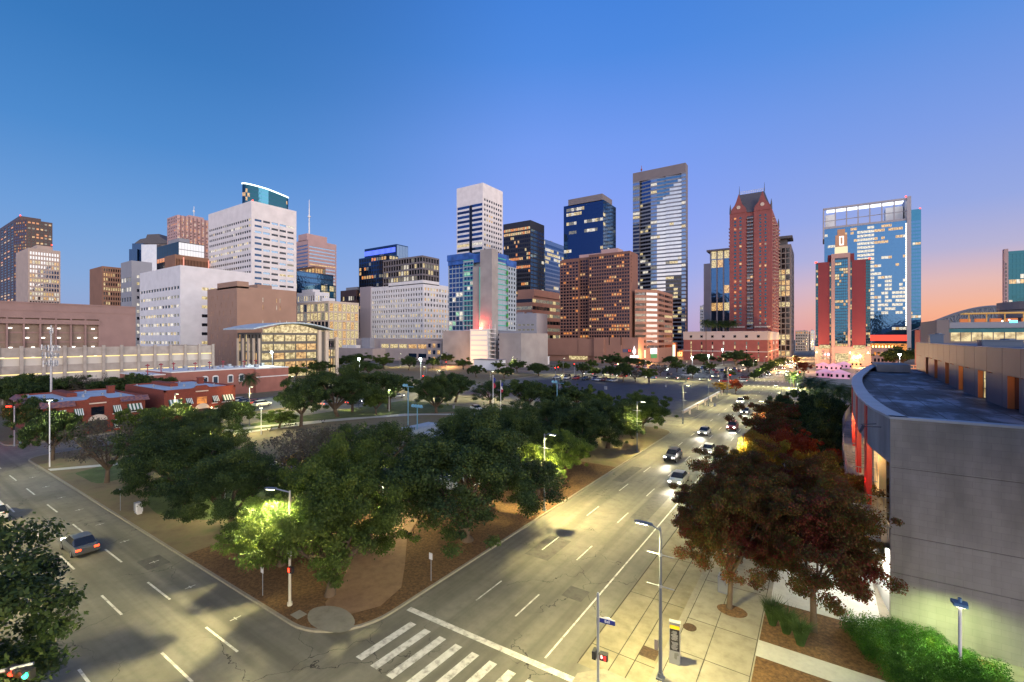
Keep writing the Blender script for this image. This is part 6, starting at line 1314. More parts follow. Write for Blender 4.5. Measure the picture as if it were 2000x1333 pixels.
# foreground park oaks
tpx(645,1166,900,165,'oak_light','big open oak with a lamp-lit left side at the park corner by the signal pole')
tree(-27.2,33.0,11.9,9.0,'oak_near','largest dense dark oak overhanging the main street kerb')
tree(-33.5,40.5,10.8,6.4,'oak_near','dark oak right behind the largest kerbside oak')
tree(-37.5,26.8,10.2,5.6,'oak_light','oak with thin forked limbs behind the corner oak')
tree(-37.0,20.8,6.6,5.4,'oak_lamplit','oak with yellow lamp light in its leaf colour left of the signal pole')
tree(-47.5,21.8,8.6,6.0,'oak_near','dark spreading oak leaning over the cross street kerb')
tree(-60.0,22.5,9.6,6.8,'oak_near','wide dark oak over the cross street, second from the far corner')
tree(-70.0,26.5,10.0,7.0,'oak_near','broad dark oak in front of the first brick house')
tree(-50.0,31.0,9.4,6.8,'bare','bare grey branched tree in the middle of the park trees')
tree(-47.0,39.0,9.0,6.4,'oak_sparse','thin crowned oak left of the blue grey plaza')
tree(-77.0,20.0,9.6,5.6,'bare','bare twisting tree at the far park corner by the signals')
tree(-57.5,37.5,7.6,4.6,'bare','leafless grey tree beside the pale path')
tree(-33,50.0,9.8,5.8,'oak_near','dark oak left of the yellow lit willow green tree')
tree(-28.0,47.2,6.6,4.2,'oak_lamplit','yellow green tree with the kerb lamp light in its leaf colour')
tree(-28.6,55.0,7.0,4.6,'oak_lamplit','second tree with lamp light in its leaf colour behind the kerb lamp')
tree(-38.0,58.0,9.6,6.6,'oak_near','dark oak beside the sunken stage')
tree(-45.5,57.0,8.6,6.0,'oak_near','dark bushy oak at the near wall of the sunken stage')
tree(-31.0,64.5,9.2,6.2,'oak_near','dark oak midway along the main street kerb')
tree(-30.0,74.0,8.8,6.2,'oak_near','dark oak farther along the main street kerb')
tree(-29.0,83.5,8.6,5.6,'oak_light','olive oak near the far park corner by the junction')
tree(-39.0,72.0,8.8,6.2,'oak_near','dark oak behind the kerbside row beyond the stage')
tree(-37.0,84.0,8.0,4.6,'oak_near','dark low oak near the side street behind the kerbside row')
tree(-30.0,93.0,8.4,5.4,'oak_light','broad olive oak reaching over the side street mouth')
tree(-40.0,94.0,8.2,4.0,'light_far','pale topped tree by the side street')
# lawn oaks, middle distance
for px, py, ty, hw, kd, lb in ((228,0,0,0,0,0),):
    pass
tpx(457,841,780,44,'oak_far','small round oak on the lawn in front of the second brick house')
tpx(588,834,740,52,'oak_far','dark oak on the lawn left of the great forked oak')
tpx(659,815,706,72,'oak_near','great forked oak with low limbs on the lawn')
tpx(688,806,735,46,'oak_far','oak close behind the great forked oak')
tpx(760,800,722,56,'oak_far','round dark oak on the lawn left of the tall blue floodlight pole')
tpx(852,808,728,48,'oak_near','open crowned oak right of the blue floodlight poles')
tpx(890,786,728,42,'oak_far','oak behind the open crowned oak, over the small bin')
tpx(958,795,740,44,'oak_sparse','thin crowned forked oak by the flag poles')
tpx(1030,806,738,50,'oak_far','dense oak right of the flag poles')
tpx(1095,808,748,52,'oak_far','dark wide oak at the near edge of the asphalt lot')
tpx(1128,800,752,38,'oak_far','dark oak farthest right along the near edge of the asphalt lot')
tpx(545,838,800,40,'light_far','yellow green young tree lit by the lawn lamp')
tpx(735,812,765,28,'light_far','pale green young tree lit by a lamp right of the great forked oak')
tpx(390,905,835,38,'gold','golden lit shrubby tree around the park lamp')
tpx(330,860,785,56,'oak_far','olive oak between the two brick houses')
tpx(300,0+880,800,40,'light_far','small olive tree before the first brick house')
tpx(365,880,800,44,'maple_far','rusty brown tree before the second brick house')
tree(-98,19,8.2,4.2,'oak_far','dark oak at the far end of the cross street kerb')
tree(-108+.5+2.5-0,14.0-18,9.5,5.6,'oak_far','dark oak behind the traffic signals at the left edge')
tree(-126,12-16,10,6,'oak_far','tall dark oak beyond the signals at the left edge')
tree(-122,21,8,5,'oak_far','dark oak in front of the first brick house corner')
tree(-99.5,30,7,3.6,'light_far','small tree lit green at the far park corner')
# near south side trees
tree(-29.4,-1.2,11.9,8.4,'oak_near','huge dark oak cut by the lower left corner')
tree(-41.5,-.9,11.6,6.8,'oak_near','dark oak at the left edge above the huge corner oak')
# trees behind the brick houses
for k, (px, py) in enumerate(((10,775),(60,768),(118,764),(170,765),(225,762),(275,760),(310,752),(20,800))):
    x, y = PT(px, 128 if k < 7 else 112); nm = ['first','second','third','fourth','fifth','sixth','seventh','eighth'][k]
    tree(x, y, 8.4+1.2*(k%2), 6.0, 'bare' if k == 3 else 'oak_far', nm+' tree counted from the left in the dark row before the glowing garage' if k < 7 else 'dark tree left of the first brick house roof')
palm_at = [(272,752,'bushy palm glowing orange between the two brick house roofs'),(487,770,'tall palm against the salmon building')]
# far street trees beyond the lot
def farrow(lst, grp=None):
    for (px, py, ty, hw, kd, lb) in lst: tpx(px, py, ty, hw, kd, lb, group=grp)
farrow([(1138,737,706,16,'oak_far','first dark tree along the far edge of the asphalt lot, by the parked cars'),
 (1161,738,717,15,'light_far','pale green round tree along the far edge of the asphalt lot'),
 (1158,724,702,12,'light_far','light green tree behind the pale round one'),
 (1191,741,713,17,'oak_far','dark tree right of the pale round one by the asphalt lot'),
 (1217,746,706,22,'oak_far','largest dark tree along the far edge of the asphalt lot'),
 (1241,747,715,15,'bare','bare tree right of the largest dark tree'),
 (1268,748,718,20,'light_far','yellow green tree near the right end of the lot row'),
 (1195,722,690,28,'oak_far','dark spreading tree below the hotel podium'),
 (1230,718,696,18,'oak_far','dark tree right of the spreading one below the hotel podium'),
 (1290,735,706,18,'bare','bare bush tree in the car park, left part'),
 (1352,740,712,17,'oak_far','small dark tree inside the car park'),
 (1385,730,706,14,'light_far','small green tree beside the parked white pickup'),
 (1438,715,683,32,'oak_far','big spreading tree in front of the red brick podium'),
 (1375,712,690,24,'oak_far','wide tree left of the big spreading one before the podium'),
 (1412,768,745,17,'gold','orange yellow tree at the corner of the lot and street'),
 (1437,770,738,14,'red','crimson round tree right of the orange one at the lot corner'),
 (1425,740,722,13,'light_far','olive tree just beyond the crimson one'),
 (1473,745,725,12,'light_far','first small tree beyond the junction along the left kerb'),
 (1484,739,717,12,'oak_far','second tree beyond the junction along the left kerb'),
 (1494,733,712,12,'light_far','third bright green tree beyond the junction along the left kerb'),
 (1503,729,706,12,'light_far','fourth brightest green tree beyond the junction along the left kerb'),
 (1511,725,703,11,'oak_far','fifth tree beyond the junction along the left kerb'),
 (1519,721,700,10,'oak_far','sixth tree beyond the junction along the left kerb'),
 (1528,716,697,10,'oak_far','seventh tree beyond the junction along the left kerb'),
 (1555,714,692,9,'maple_far','brown tree by the distant headlights at the street end'),
 (1570,735,704,16,'red','dark red round tree at the right kerb beyond the palms'),
 (1765,718,676,40,'oak_far','dark tree mass right of the red hotel behind the footbridge'),
 (1745,716,690,20,'light_far','small green tree lit white beside the footbridge'),
 (872,712,690,18,'oak_far','dark tree in front of the unfinished hotel garage'),
 (1010,728,702,20,'oak_far','tree at the right foot of the unfinished hotel'),
 (975,725,705,14,'light_far','small bright tree at the foot of the unfinished hotel'),
 (1052,735,708,24,'oak_far','dark tree before the white temporary building'),
 (930,738,712,18,'oak_far','dark tree behind the lawn oaks below the unfinished hotel'),
 (798,724,695,18,'oak_far','small tree right of the first floodlight'),
 (750,722,692,24,'light_far','light green tree between the two floodlights'),
 (690,722,690,30,'oak_far','dark tree left of the first floodlight'),
 (1310,716,694,20,'oak_far','dark tree left of the wide one before the podium'),
 (1322,728,704,15,'light_far','small tree above the white pickup in the car park'),
 (1462,727,700,18,'oak_far','round tree inside the right end of the car park'),
 (1100,728,706,16,'light_far','small tree left of the parked row behind the far cross street'),
 (1255,722,700,16,'oak_far','dark tree between the podium and the car park'),
 (985,740,716,17,'oak_far','dark tree left of the parked row across the rear street'),
 (905,722,700,20,'light_far','yellow lit tree below the unfinished hotel podium'),
 (845,720,698,16,'oak_far','dark tree right of the second floodlight'),
 (720,735,706,26,'oak_far','dark round tree under the first floodlight'),
 (655,722,698,24,'light_far','olive tree before the long civic hall'),
 (625,735,702,28,'oak_far','dark tree before the glass office with the curved roof'),
 (580,740,712,22,'light_far','olive tree right of the salmon building'),
 (540,722,700,22,'oak_far','dark tree behind the salmon roof'),
 (440,720,697,26,'oak_far','dark tree behind the salmon roof posts, nearer the garage end')])
# right hand street trees
tree(-5.2,34.9,10.6,4.0,'maple_near','autumn maple with a yellow green left side standing in the round tree pit')
tree(-.3,35.2,10.6,4.4,'maple_near','dark red autumn maple rising from the mulch bed beside the wall')
tree(-4.6,44.5,10,4.8,'maple_near','dark maple behind the one in the round tree pit')
tree(-.3,46.5,9.8,4.2,'maple_near','dark maple close to the balconies')
tree(-5.2,56,9.6,3.8,'gold','golden tree lit by the kerb lamp on the right pavement')
tree(-2.0,60,9.6,3.8,'red','crimson tree behind the golden one on the right pavement')
tree(.0,55,8.6,2.8,'gold','orange lit tree beside the red balconies')
tree(-5.4,70,9.6,4.2,'maple_far','brown tree overhanging the street beyond the crimson one')
tree(.2,70,9.4,3.8,'oak_far','dark green tree beside the curved wall, nearer one')
tree(-5.4,83,10,4.6,'maple_far','rust edged tree at the kerb before the palms')
tree(-.6,84,10,4.6,'oak_far','dark green tree beside the curved wall, farther one')
tree(-4,96,10,4.6,'oak_far','dark tree just before the palms')
tree(2,99,9.4,4.2,'oak_far','dark tree before the palms close to the curved wall')
# palms
fr_m = MB()
def frond(mb, az, el, L_, w_):
    pts = []; n = 9; p = Vector((0,0,0)); e = el
    for k in range(n): pts.append(p.copy()); d_ = Vector((math.cos(az)*math.cos(e), math.sin(az)*math.cos(e), math.sin(e))); p += d_*L_/n; e -= .21
    sd_ = Vector((-math.sin(az), math.cos(az), 0))
    for k in range(n-1):
        for q in range(3):
            c = pts[k].lerp(pts[k+1], q/3); ww = w_*math.sin(math.pi*min(1,(k+q/3+1)/(n+.4)))**.7; dv = (pts[k+1]-pts[k]).normalized()
            for s_ in (-1,1):
                tip = c+sd_*s_*ww+dv*ww*.5+Vector((0,0,-ww*.28)); b2 = c+dv*.10*L_/4; mb.poly([tuple(c), tuple(b2), tuple(tip)])
for k in range(46): frond(fr_m, k*2.39996, 1.25-k*.036, 1.0, .20)
pf = bpy.data.meshes.new('palm_crown'); pf.from_pydata(fr_m.v, [], fr_m.f); pf.materials.append(palml); pf.update()
tm = MB(); tm.tube([(0,0,0),(0,0,.5),(0,0,1)], [.09,.07,.075], 8); pt = bpy.data.meshes.new('palm_trunk'); pt.from_pydata(tm.v, [], tm.f); pt.materials.append(bark); pt.update()
def palm(x, y, h, r, label):
    rt = empty('palm_tree', (x,y,.05), (x+y)%6.28, label, 'palm'); a = bpy.data.objects.new('crown', pf); a.parent = rt; a.location = (0,0,h); a.scale = (r*1.3,r*1.3,r*1.15); COL.objects.link(a)
    b = bpy.data.objects.new('trunk', pt); b.parent = rt; b.scale = (h*.5 if h < 4 else 3,)*2+(h,); COL.objects.link(b)
for (px, d_, zc, r_, lb) in ((1551,175,4.6,4.2,'palm lit bright green from below at the street junction'),(1582,150,4.4,4.4,'first dark palm right of the lit one'),(1608,142,4.2,4.2,'second dark palm right of the lit one'),(1640,128,4.2,4.2,'third dark palm right of the lit one'),(1668,124,4.0,3.8,'dark palm next to the curved parapet'),(1596,125,3.2,4.0,'nearest dark palm before the stall tents')):
    x, y = PT(px, d_); palm(x, y, zc, r_, lb)
point('palm_uplight', (*PT(1549,171), 1.5), 3500, (.9,1,.45), .2); point('palm_uplight', (*PT(1556,170), 5.5), 2500, (.9,1,.45), .2)
for (px, py, lb) in palm_at: x, y = PT(px, 118 if px < 300 else 140); palm(x, y, 5.6 if px < 300 else 6.6, 3.4, lb)
for k, (px, d_) in enumerate(((1379,380),(1390,382),(1406,384),(1418,381),(1432,376))):  # roof garden of the podium
    x, y = PT(px, d_); palm(x, y, 25+(6 if k else 7), 5.5, ['leftmost','second','third','fourth','rightmost'][k]+' palm counted along the podium roof garden left of the red tower')
# hedge, grasses, shrubs
rng = np.random.default_rng(99); cc, rr = [], []
hp = [(1.2,36.8),(3.2,37.6),(5.6,37.3),(8.2,36.0),(8.8,31.4),(3.1,31.8)]
def inside(x, y, P_):
    c_ = False
    for i in range(len(P_)):
        (x1_, y1_), (x2_, y2_) = P_[i], P_[i-1]
        if (y1_ > y) != (y2_ > y) and x < (x2_-x1_)*(y-y1_)/(y2_-y1_)+x1_: c_ = not c_
    return c_
while len(cc) < 230:
    x, y = random.uniform(1.2,8.8), random.uniform(31.4,37.6)
    if inside(x, y, hp): cc.append((x-2.6, y-35.6, random.uniform(.3,.95))); rr.append(random.uniform(.34,.6))
hm = leaf_mesh('hedge', cc, rr, 120000, .045, hedgel, .9, rng, .5); o = bpy.data.objects.new('hedge', hm); COL.objects.link(o); o.location = (2.6,35.6,.1); tag(o, 'bright green clipped hedge along the foot of the block wall', 'hedge')
grassm = leaf_mat('grass_blade', [(.03,.06,.015),(.06,.11,.03),(.10,.15,.05)], .3)
def grass_clump(x, y, h, label, grp='ornamental grasses in the mulch bed'):
    mb = MB(); r = random.Random(int(x*100+y*31))
    for k in range(420):
        a = r.uniform(0,6.28); rad = r.uniform(0,.20); l = h*r.uniform(.6,1.05); out_ = r.uniform(.15,.55)*l; bx, by = x+rad*math.cos(a), y+rad*math.sin(a); t1 = (bx+out_*.4*math.cos(a), by+out_*.4*math.sin(a), .12+l*.65); t2 = (bx+out_*math.cos(a), by+out_*math.sin(a), .12+l*r.uniform(.75,1)); w_ = .016
        mb.quad((bx-w_,by,.1),(bx+w_,by,.1),(t1[0]+w_,t1[1],t1[2]),(t1[0]-w_,t1[1],t1[2])); mb.poly([(t1[0]-w_,t1[1],t1[2]),(t1[0]+w_,t1[1],t1[2]),t2])
    o = mb.build('grass_clump', grassm, origin=(x,y,.1)); tag(o, label, 'ornamental grass', grp)
grass_clump(-2.55,34.5,1.9,'spiky grass clump nearest the round tree pit'); grass_clump(-1.75,34.0,1.8,'middle spiky grass clump in the mulch bed'); grass_clump(-.95,33.2,1.8,'spiky grass clump closest to the white path'); 
rng = np.random.default_rng(5); o = bpy.data.objects.new('shrub', leaf_mesh('shrub', [(0,0,.4),(.1,.1,.8),(-.1,0,1.1),(0,0,1.4)], [.45,.35,.28,.18], 2600, .06, palml, 1, rng, .2)); COL.objects.link(o); o.location = (5.6,29.6,.1); tag(o, 'small dark spiky shrub at the bottom right edge by the wall', 'shrub')
for k, (px, py, hw, lb) in enumerate(((690,0,0,''),)): pass
for k, (px, py, h_, r_, kd, lb) in enumerate(((925,0,0,0,'',''),)): pass
def bush(px, py, r_, h_, label, m=0):
    x, y = G(px, py); o = bpy.data.objects.new('bush', BM[m]); COL.objects.link(o); o.location = (x,y,.12); o.scale = (r_,r_,h_); tag(o, label, 'bush')
BM = [leaf_mesh('bush', [(0,0,.3),(.5,.2,.35),(-.4,.3,.3),(0,-.4,.35),(.1,.1,.65)], [.5,.45,.45,.45,.35], 2200, .07, m_, 1, np.random.default_rng(8), .3) for m_ in (oakl, barel, goldl, olive)]
bush(670,852,2.2,2.2,'bare round bush on the lawn left of the pale path',1); bush(632,866,2.2,2.4,'bare low bush near the pale path bend',1); bush(580,905,2.4,1.6,'rusty brown bush by the park lamp',2); bush(400,955,2.2,1.4,'dark low bush near the cross street',0); bush(330,945,2.0,1.2,'green low bush under the broad oak',3); bush(715,905,2.4,2.,'dark bush beside the thin crowned oak',0)

# ================================================================== STREET LAMPS
metal_b = mat('grey_blue_pole', (.16,.18,.22), .45, .5)
def lamp_proto(h=8.3, arm=1.35, col=(1.,.85,.34), e=11000):
    rt = empty('street_lamp', (0,0,0)); mb = MB(); mb.tube([(0,0,0),(0,0,h)], [.10,.065], 10); mb.box(-.02,-.1,h-.02,.02,.1,h+.1); mb.build('pole', metal_b, rt)
    mb = MB(); mb.box(-.2,-.2,0,.2,.2,.12); mb.cyl(0,0,.12,.35,.15,k=10); mb.build('base', metal_b, rt)
    mb = MB(); mb.tube([(0,0,h-.08),(-.5,0,h+.12)], .045, 6); mb.build('arm', metal_b, rt)
    mb = MB(); mb.prism([(-arm-.1,-.10),(-.45,-.13),(-.45,.13),(-arm-.1,.10)], h+.10, h+.20); mb.build('lamp_head', metal_b, rt)
    mb = MB(); mb.box(-arm,-.08,h+.06,-.7,.08,h+.095); mb.build('lens', lamp_e, rt)
    for z in (h*.83, h*.62): mb = MB(); mb.tube([(-.75,0,z),(.75,0,z)], .025, 6); mb.cyl(0,0,z-.08,z+.08,.10,k=8); mb.build('banner_arm', steel, rt)
    l = bpy.data.lights.new('lamp_light', 'SPOT'); l.energy = e; l.color = col; l.spot_size = math.radians(160); l.spot_blend = .8; l.shadow_soft_size = .12
    o = bpy.data.objects.new('lamp_light', l); COL.objects.link(o); o.parent = rt; o.location = (-arm+.3, 0, h-.05); return rt
LP = lamp_proto(); first = [True]
def lamp(x, y, rz, label, group='street lamps along the roads', s=1., e=None):
    o = LP if first[0] else copy_tree(LP); first[0] = False
    if e:
        for ch in o.children:
            if ch.type == 'LIGHT': ch.data = ch.data.copy(); ch.data.energy = e
    o.location = (x,y,.1); o.rotation_euler = (0,0,rz); o.scale = (s,s,s); OFF[o.name] = Vector((x,y,.1))
    tag(o, label, 'street lamp', group); return o
lamp(-7.3,25.6,0,'nearest tall lamp pole with two banner arms, beside the kiosk')
PI = math.pi
lamp(-6.9,55.6,0,'lamp pole among the golden trees on the right pavement'); lamp(-6.9,85.6,0,'lamp pole hidden in the brown trees on the right pavement'); lamp(-6.9,115.6,0,'lamp pole by the palms on the right pavement')
lamp(-24.9,43.4,PI,'lamp pole in the bright yellow green kerb trees', e=20000); lamp(-24.9,74,PI,'lamp pole among the oaks midway along the left kerb'); lamp(-24.9,104.6,PI,'lamp pole with banner arms at the side street mouth')
lamp(-25.4,135,PI,'lamp pole before the asphalt lot, first beyond the side street'); lamp(-25.4,166,PI,'lamp pole before the asphalt lot, second beyond the side street'); lamp(-25.4,196,PI,'lamp pole at the far junction beside the crimson tree')
lamp(-25.4,240,PI,'lamp pole beyond the far junction'); lamp(-6.6,150,0,'lamp pole past the palms on the right'); lamp(-6.6,200,0,'lamp pole at the far junction on the right'); lamp(-25.4,290,PI,'distant lamp pole by the green kerb trees')
pass
lamp(-50,.0,-PI/2,'lamp pole behind the left edge oaks', s=1.2); lamp(-70,-.2,-PI/2,'lamp pole on the far side of the cross street'); lamp(-92,-.2,-PI/2,'lamp pole by the left signals')
lamp(-18,-1.4,-PI/2,'lamp pole just below the frame on the near corner', s=1.3, e=19000); lamp(-5.5,11,PI/2+.5,'lamp pole at the near right corner of the junction', e=19000); lamp(-64,-.2,-PI/2,'lamp pole beyond the left frame edge, second'); lamp(-12.0,-1.2,-PI/2,'unseen added lamp pole below the bottom edge of the crossing')  # unseen lamps; the last is added for more light on the junction
lamp(-100.5,36,PI,'lamp pole on the pavement across from the first brick house'); lamp(-101.5,50,PI,'white lamp pole on the lawn before the second brick house'); lamp(-101.5,78,PI,'lamp pole lighting the pale young tree'); lamp(-118,70,0,'lamp pole by the small car park'); lamp(-101.5,108,PI,'lamp pole at the rear street corner'); lamp(-118,120,0,'lamp pole along the rear street'); lamp(-60,113.2,-PI/2,'lamp pole across the side street from the lawn'); lamp(-84,113.2,-PI/2,'second lamp pole across the side street from the lawn')
for k, (px, d_) in enumerate(((1100,208),(1180,206),(1260,205),(1340,205),(860,235),(780,240),(1000,212))):
    x, y = PT(px, d_); y = 204.8; x = onY(px, 204.8); lamp(x, y, -PI/2, ['first','second','third','fourth','fifth','sixth','seventh'][k]+' lamp pole on the far cross street')
# park lamps with flat round heads
def park_lamp(px, py, topy, label, e=900, col=(1,.95,.55)):
    x, y = G(px, py); d = FPX*H/(py-HY); h = ZH(topy, d); rt = empty('park_lamp', (x,y,.1), 0, label, 'park lamp'); mb = MB(); mb.tube([(x,y,.1),(x,y,h)], [.08,.06], 8); mb.build('pole', paint_white, rt)
    mb = MB(); mb.cyl(x,y,h,h+.12,.42,k=14); mb.cyl(x,y,h+.12,h+.25,.1,k=8); mb.build('lamp_head', MATS['blue_steel'], rt); mb = MB(); mb.cyl(x,y,h-.05,h-.005,.3,k=12); mb.build('lens', lamp_e, rt); point('lamp_light', (x,y,h-.25), e, col, .15, rt)
park_lamp(388,949,850,'flat headed park lamp before the golden tree', 4500, (1,.80,.35))
for (x_, y_, h_, e_, lb) in ((-46,27.5,4.2,2600,'added park lamp glowing under the dark oaks near the cross street'),(-54,24,4.2,2200,'added park lamp glowing under the wide dark oak'),(-36.5,31,4.6,3200,'added park lamp glowing between the corner oaks beside the brick path'),(-37,50,4.6,2600,'added park lamp glowing by the blue grey plaza'),(-33,58,4.6,2600,'added park lamp glowing under the kerbside oaks'),(-31,78,4.6,2600,'added park lamp glowing under the oaks near the side street'),(-73,30,4.6,2200,'added park lamp glowing beneath the broad oak before the first brick house')):  # hidden lamps added to spread light under the oaks
    d_ = depth(x_,y_); l_ = x_*R0+y_*R1; px_ = 1000+l_/d_*FPX; park_lamp(px_, HY+H*FPX/d_, HY+(H-h_)*FPX/d_, lb, e_, (1,.9,.42))
park_lamp(510,850,797,'flat headed lawn lamp lighting the young tree', 3500)
pass; park_lamp(760,805,762,'lawn lamp lighting the pale young tree right of the forked oak', 3500); pass; park_lamp(97,914,782,'tall white lamp pole before the first brick house', 3000)
park_lamp(1290-180,850,805,'park lamp beyond the stage', 2000)
# wall lamp by hedge
rt = empty('area_lamp', (6.5,35,0), 0, 'single white area lamp post with a blue head rising from the hedge by the wall', 'lamp post'); mb = MB(); mb.tube([(6.5,35,0),(6.5,35,4.15)], .075, 10); mb.build('pole', paint_white, rt)
mb = MB(); mb.prism([(6.2,34.75),(6.8,34.75),(6.85,35.3),(6.15,35.3)], 4.1, 4.28); mb.cyl(6.5,35.05,4.28,4.5,.09,k=6); mb.build('lamp_head', mat('blue_head', (.10,.22,.38), .5), rt); mb = MB(); mb.box(6.3,34.85,4.05,6.7,35.2,4.095); mb.build('lens', lamp_e, rt)
l_ = point('lamp_light', (6.5,35.1,4.0), 3400, (.80,1.0,.36), .12, rt, 165, (0,0,-1), .7)
# high floodlights
for k, (px, ry, lb) in enumerate(((702,703,'first blazing floodlight on its pole beyond the rear street'),(822,703,'second blazing floodlight on its pole, left of the unfinished hotel'),(532,690,'white floodlight before the glass office'),(1352,699,'first white floodlight over the car park'),(1384,696,'second white floodlight over the car park'),(1411,684,'third white floodlight over the car park before the podium'),(1757,694,'small white floodlight right of the salmon annex'))):
    d = (190,190,170,280,300,320,230)[k]; x, y = PT(px, d); z = ZH(ry, d); rt = empty('floodlight', (x,y,0), 0, lb, 'floodlight', 'bright floodlights on poles'); mb = MB(); mb.tube([(x,y,0),(x,y,z)], .12, 6); mb.build('pole', steel, rt)
    mb = MB(); mb.box(x-.7,y-.2,z,x+.7,y+.2,z+.5); mb.build('lamp_head', steel, rt); mb = MB(); mb.tube([(x-.02,y-.45,z+.25),(x+.02,y-.25,z+.25)], .5, 10); mb.build('lens', floodm if 'floodm' in globals() else flood_m if False else floodlight_lens if False else MATS['floodlight_lens'], rt); point('lamp_light', (x,y-.9,z-.2), 7000 if k < 2 else 5000, (.85,1,.85), .4, rt)
# blue stage poles with lamp clusters
for (px, py, ty, lb) in ((797,832,755,'tall blue pole with two floodlights beside the lawn oaks'),(815,850,795,'short blue pole with a row of four floodlights at the stage'),(1088,832,748,'tall blue pole with floodlights beyond the stage trees')):
    x, y = G(px, py); d = FPX*H/(py-HY); z = ZH(ty, d); rt = empty('stage_light_pole', (x,y,0), 0, lb, 'light pole', 'stage light poles'); mb = MB(); mb.tube([(x,y,0),(x,y,z)], .1, 8); mb.build('pole', mat('pale_blue_pole', (.14,.32,.42), .5) if 'pale_blue_pole' not in MATS else MATS['pale_blue_pole'], rt)
    for q in range(4 if 'four' in lb else 2): mb = MB(); xx = x-.9+q*.75; mb.tube([(xx,y-.1,z),(xx+.15,y-.5,z+.25)], [.2,.34], 8); mb.build('floodlight_can', MATS['pale_blue_pole'], rt)
    mb = MB(); mb.box(x-1.1,y-.05,z-.1,x+1.6,y+.05,z); mb.build('crossbar', MATS['pale_blue_pole'], rt)
# flag poles
fl_ = {'blue': mat('flag_blue', (.03,.05,.22), .8), 'red': mat('flag_red', (.45,.03,.05), .8), 'white': mat('flag_white', (.7,.7,.7), .8)}
for (px, py, ty, cols, lb) in ((963,840,735,('blue','red'),'taller flag pole with a limp dark flag before the thin crowned oak'),(978,825,745,('blue','white','red'),'flag pole with a limp blue white and red flag')):
    x, y = G(px, py); d = FPX*H/(py-HY); z = ZH(ty, d); rt = empty('flag_pole', (x,y,0), 0, lb, 'flag pole', 'flag poles'); mb = MB(); mb.tube([(x,y,0),(x,y,z)], [.09,.05], 8); mb.cyl(x,y,z,z+.15,.1,k=6); mb.build('pole', paint_white, rt)
    mb = MB(); n = len(cols)
    for k in range(10):
        za = z-.3-k*.22; wob = .12*math.sin(k*1.1); mb.quad((x+.06,y,za-.22),(x+.55+wob,y+.1*math.cos(k),za-.22),(x+.55+.12*math.sin((k-1)*1.1),y+.1*math.cos(k-1),za),(x+.06,y,za), min(n-1,k*n//10))
    mb.build('flag', [fl_[c] for c in cols], rt)

# ================================================================== CARS
glass_c = mat('car_glass', (.015,.018,.022), .06, spec=.8); tyre = mat('tyre_rubber', (.015,.015,.015), .85); rim_m = mat('rim_alloy', (.4,.4,.42), .35, .8); trim = mat('black_trim', (.02,.02,.02), .6)
CARCOL = {'white': (.62,.62,.60), 'silver': (.36,.37,.38), 'black': (.018,.018,.022), 'grey': (.12,.125,.13), 'red': (.30,.02,.02), 'blue': (.03,.07,.20), 'maroon': (.12,.02,.02)}
CM = {k: mat(k+'_car_paint', c, .28, .25 if k != 'white' else 0., spec=.6) for k, c in CARCOL.items()}
def loft(mb, st, m=0, closed=True):
    rings = []
    for (y, z0, zm, z1, w0, wm, w1) in st:
        n = len(mb.v); mb.v += [(-w0,y,z0),(-wm,y,zm),(-w1,y,z1),(w1,y,z1),(wm,y,zm),(w0,y,z0)]; rings.append(n)
    for a, b in zip(rings, rings[1:]):
        for k in range(6): k2 = (k+1) % 6; mb.f.append((a+k, a+k2, b+k2, b+k)); mb.m.append(m)
    mb.f.append(tuple(rings[0]+k for k in reversed(range(6)))); mb.m.append(m); mb.f.append(tuple(rings[-1]+k for k in range(6))); mb.m.append(m)
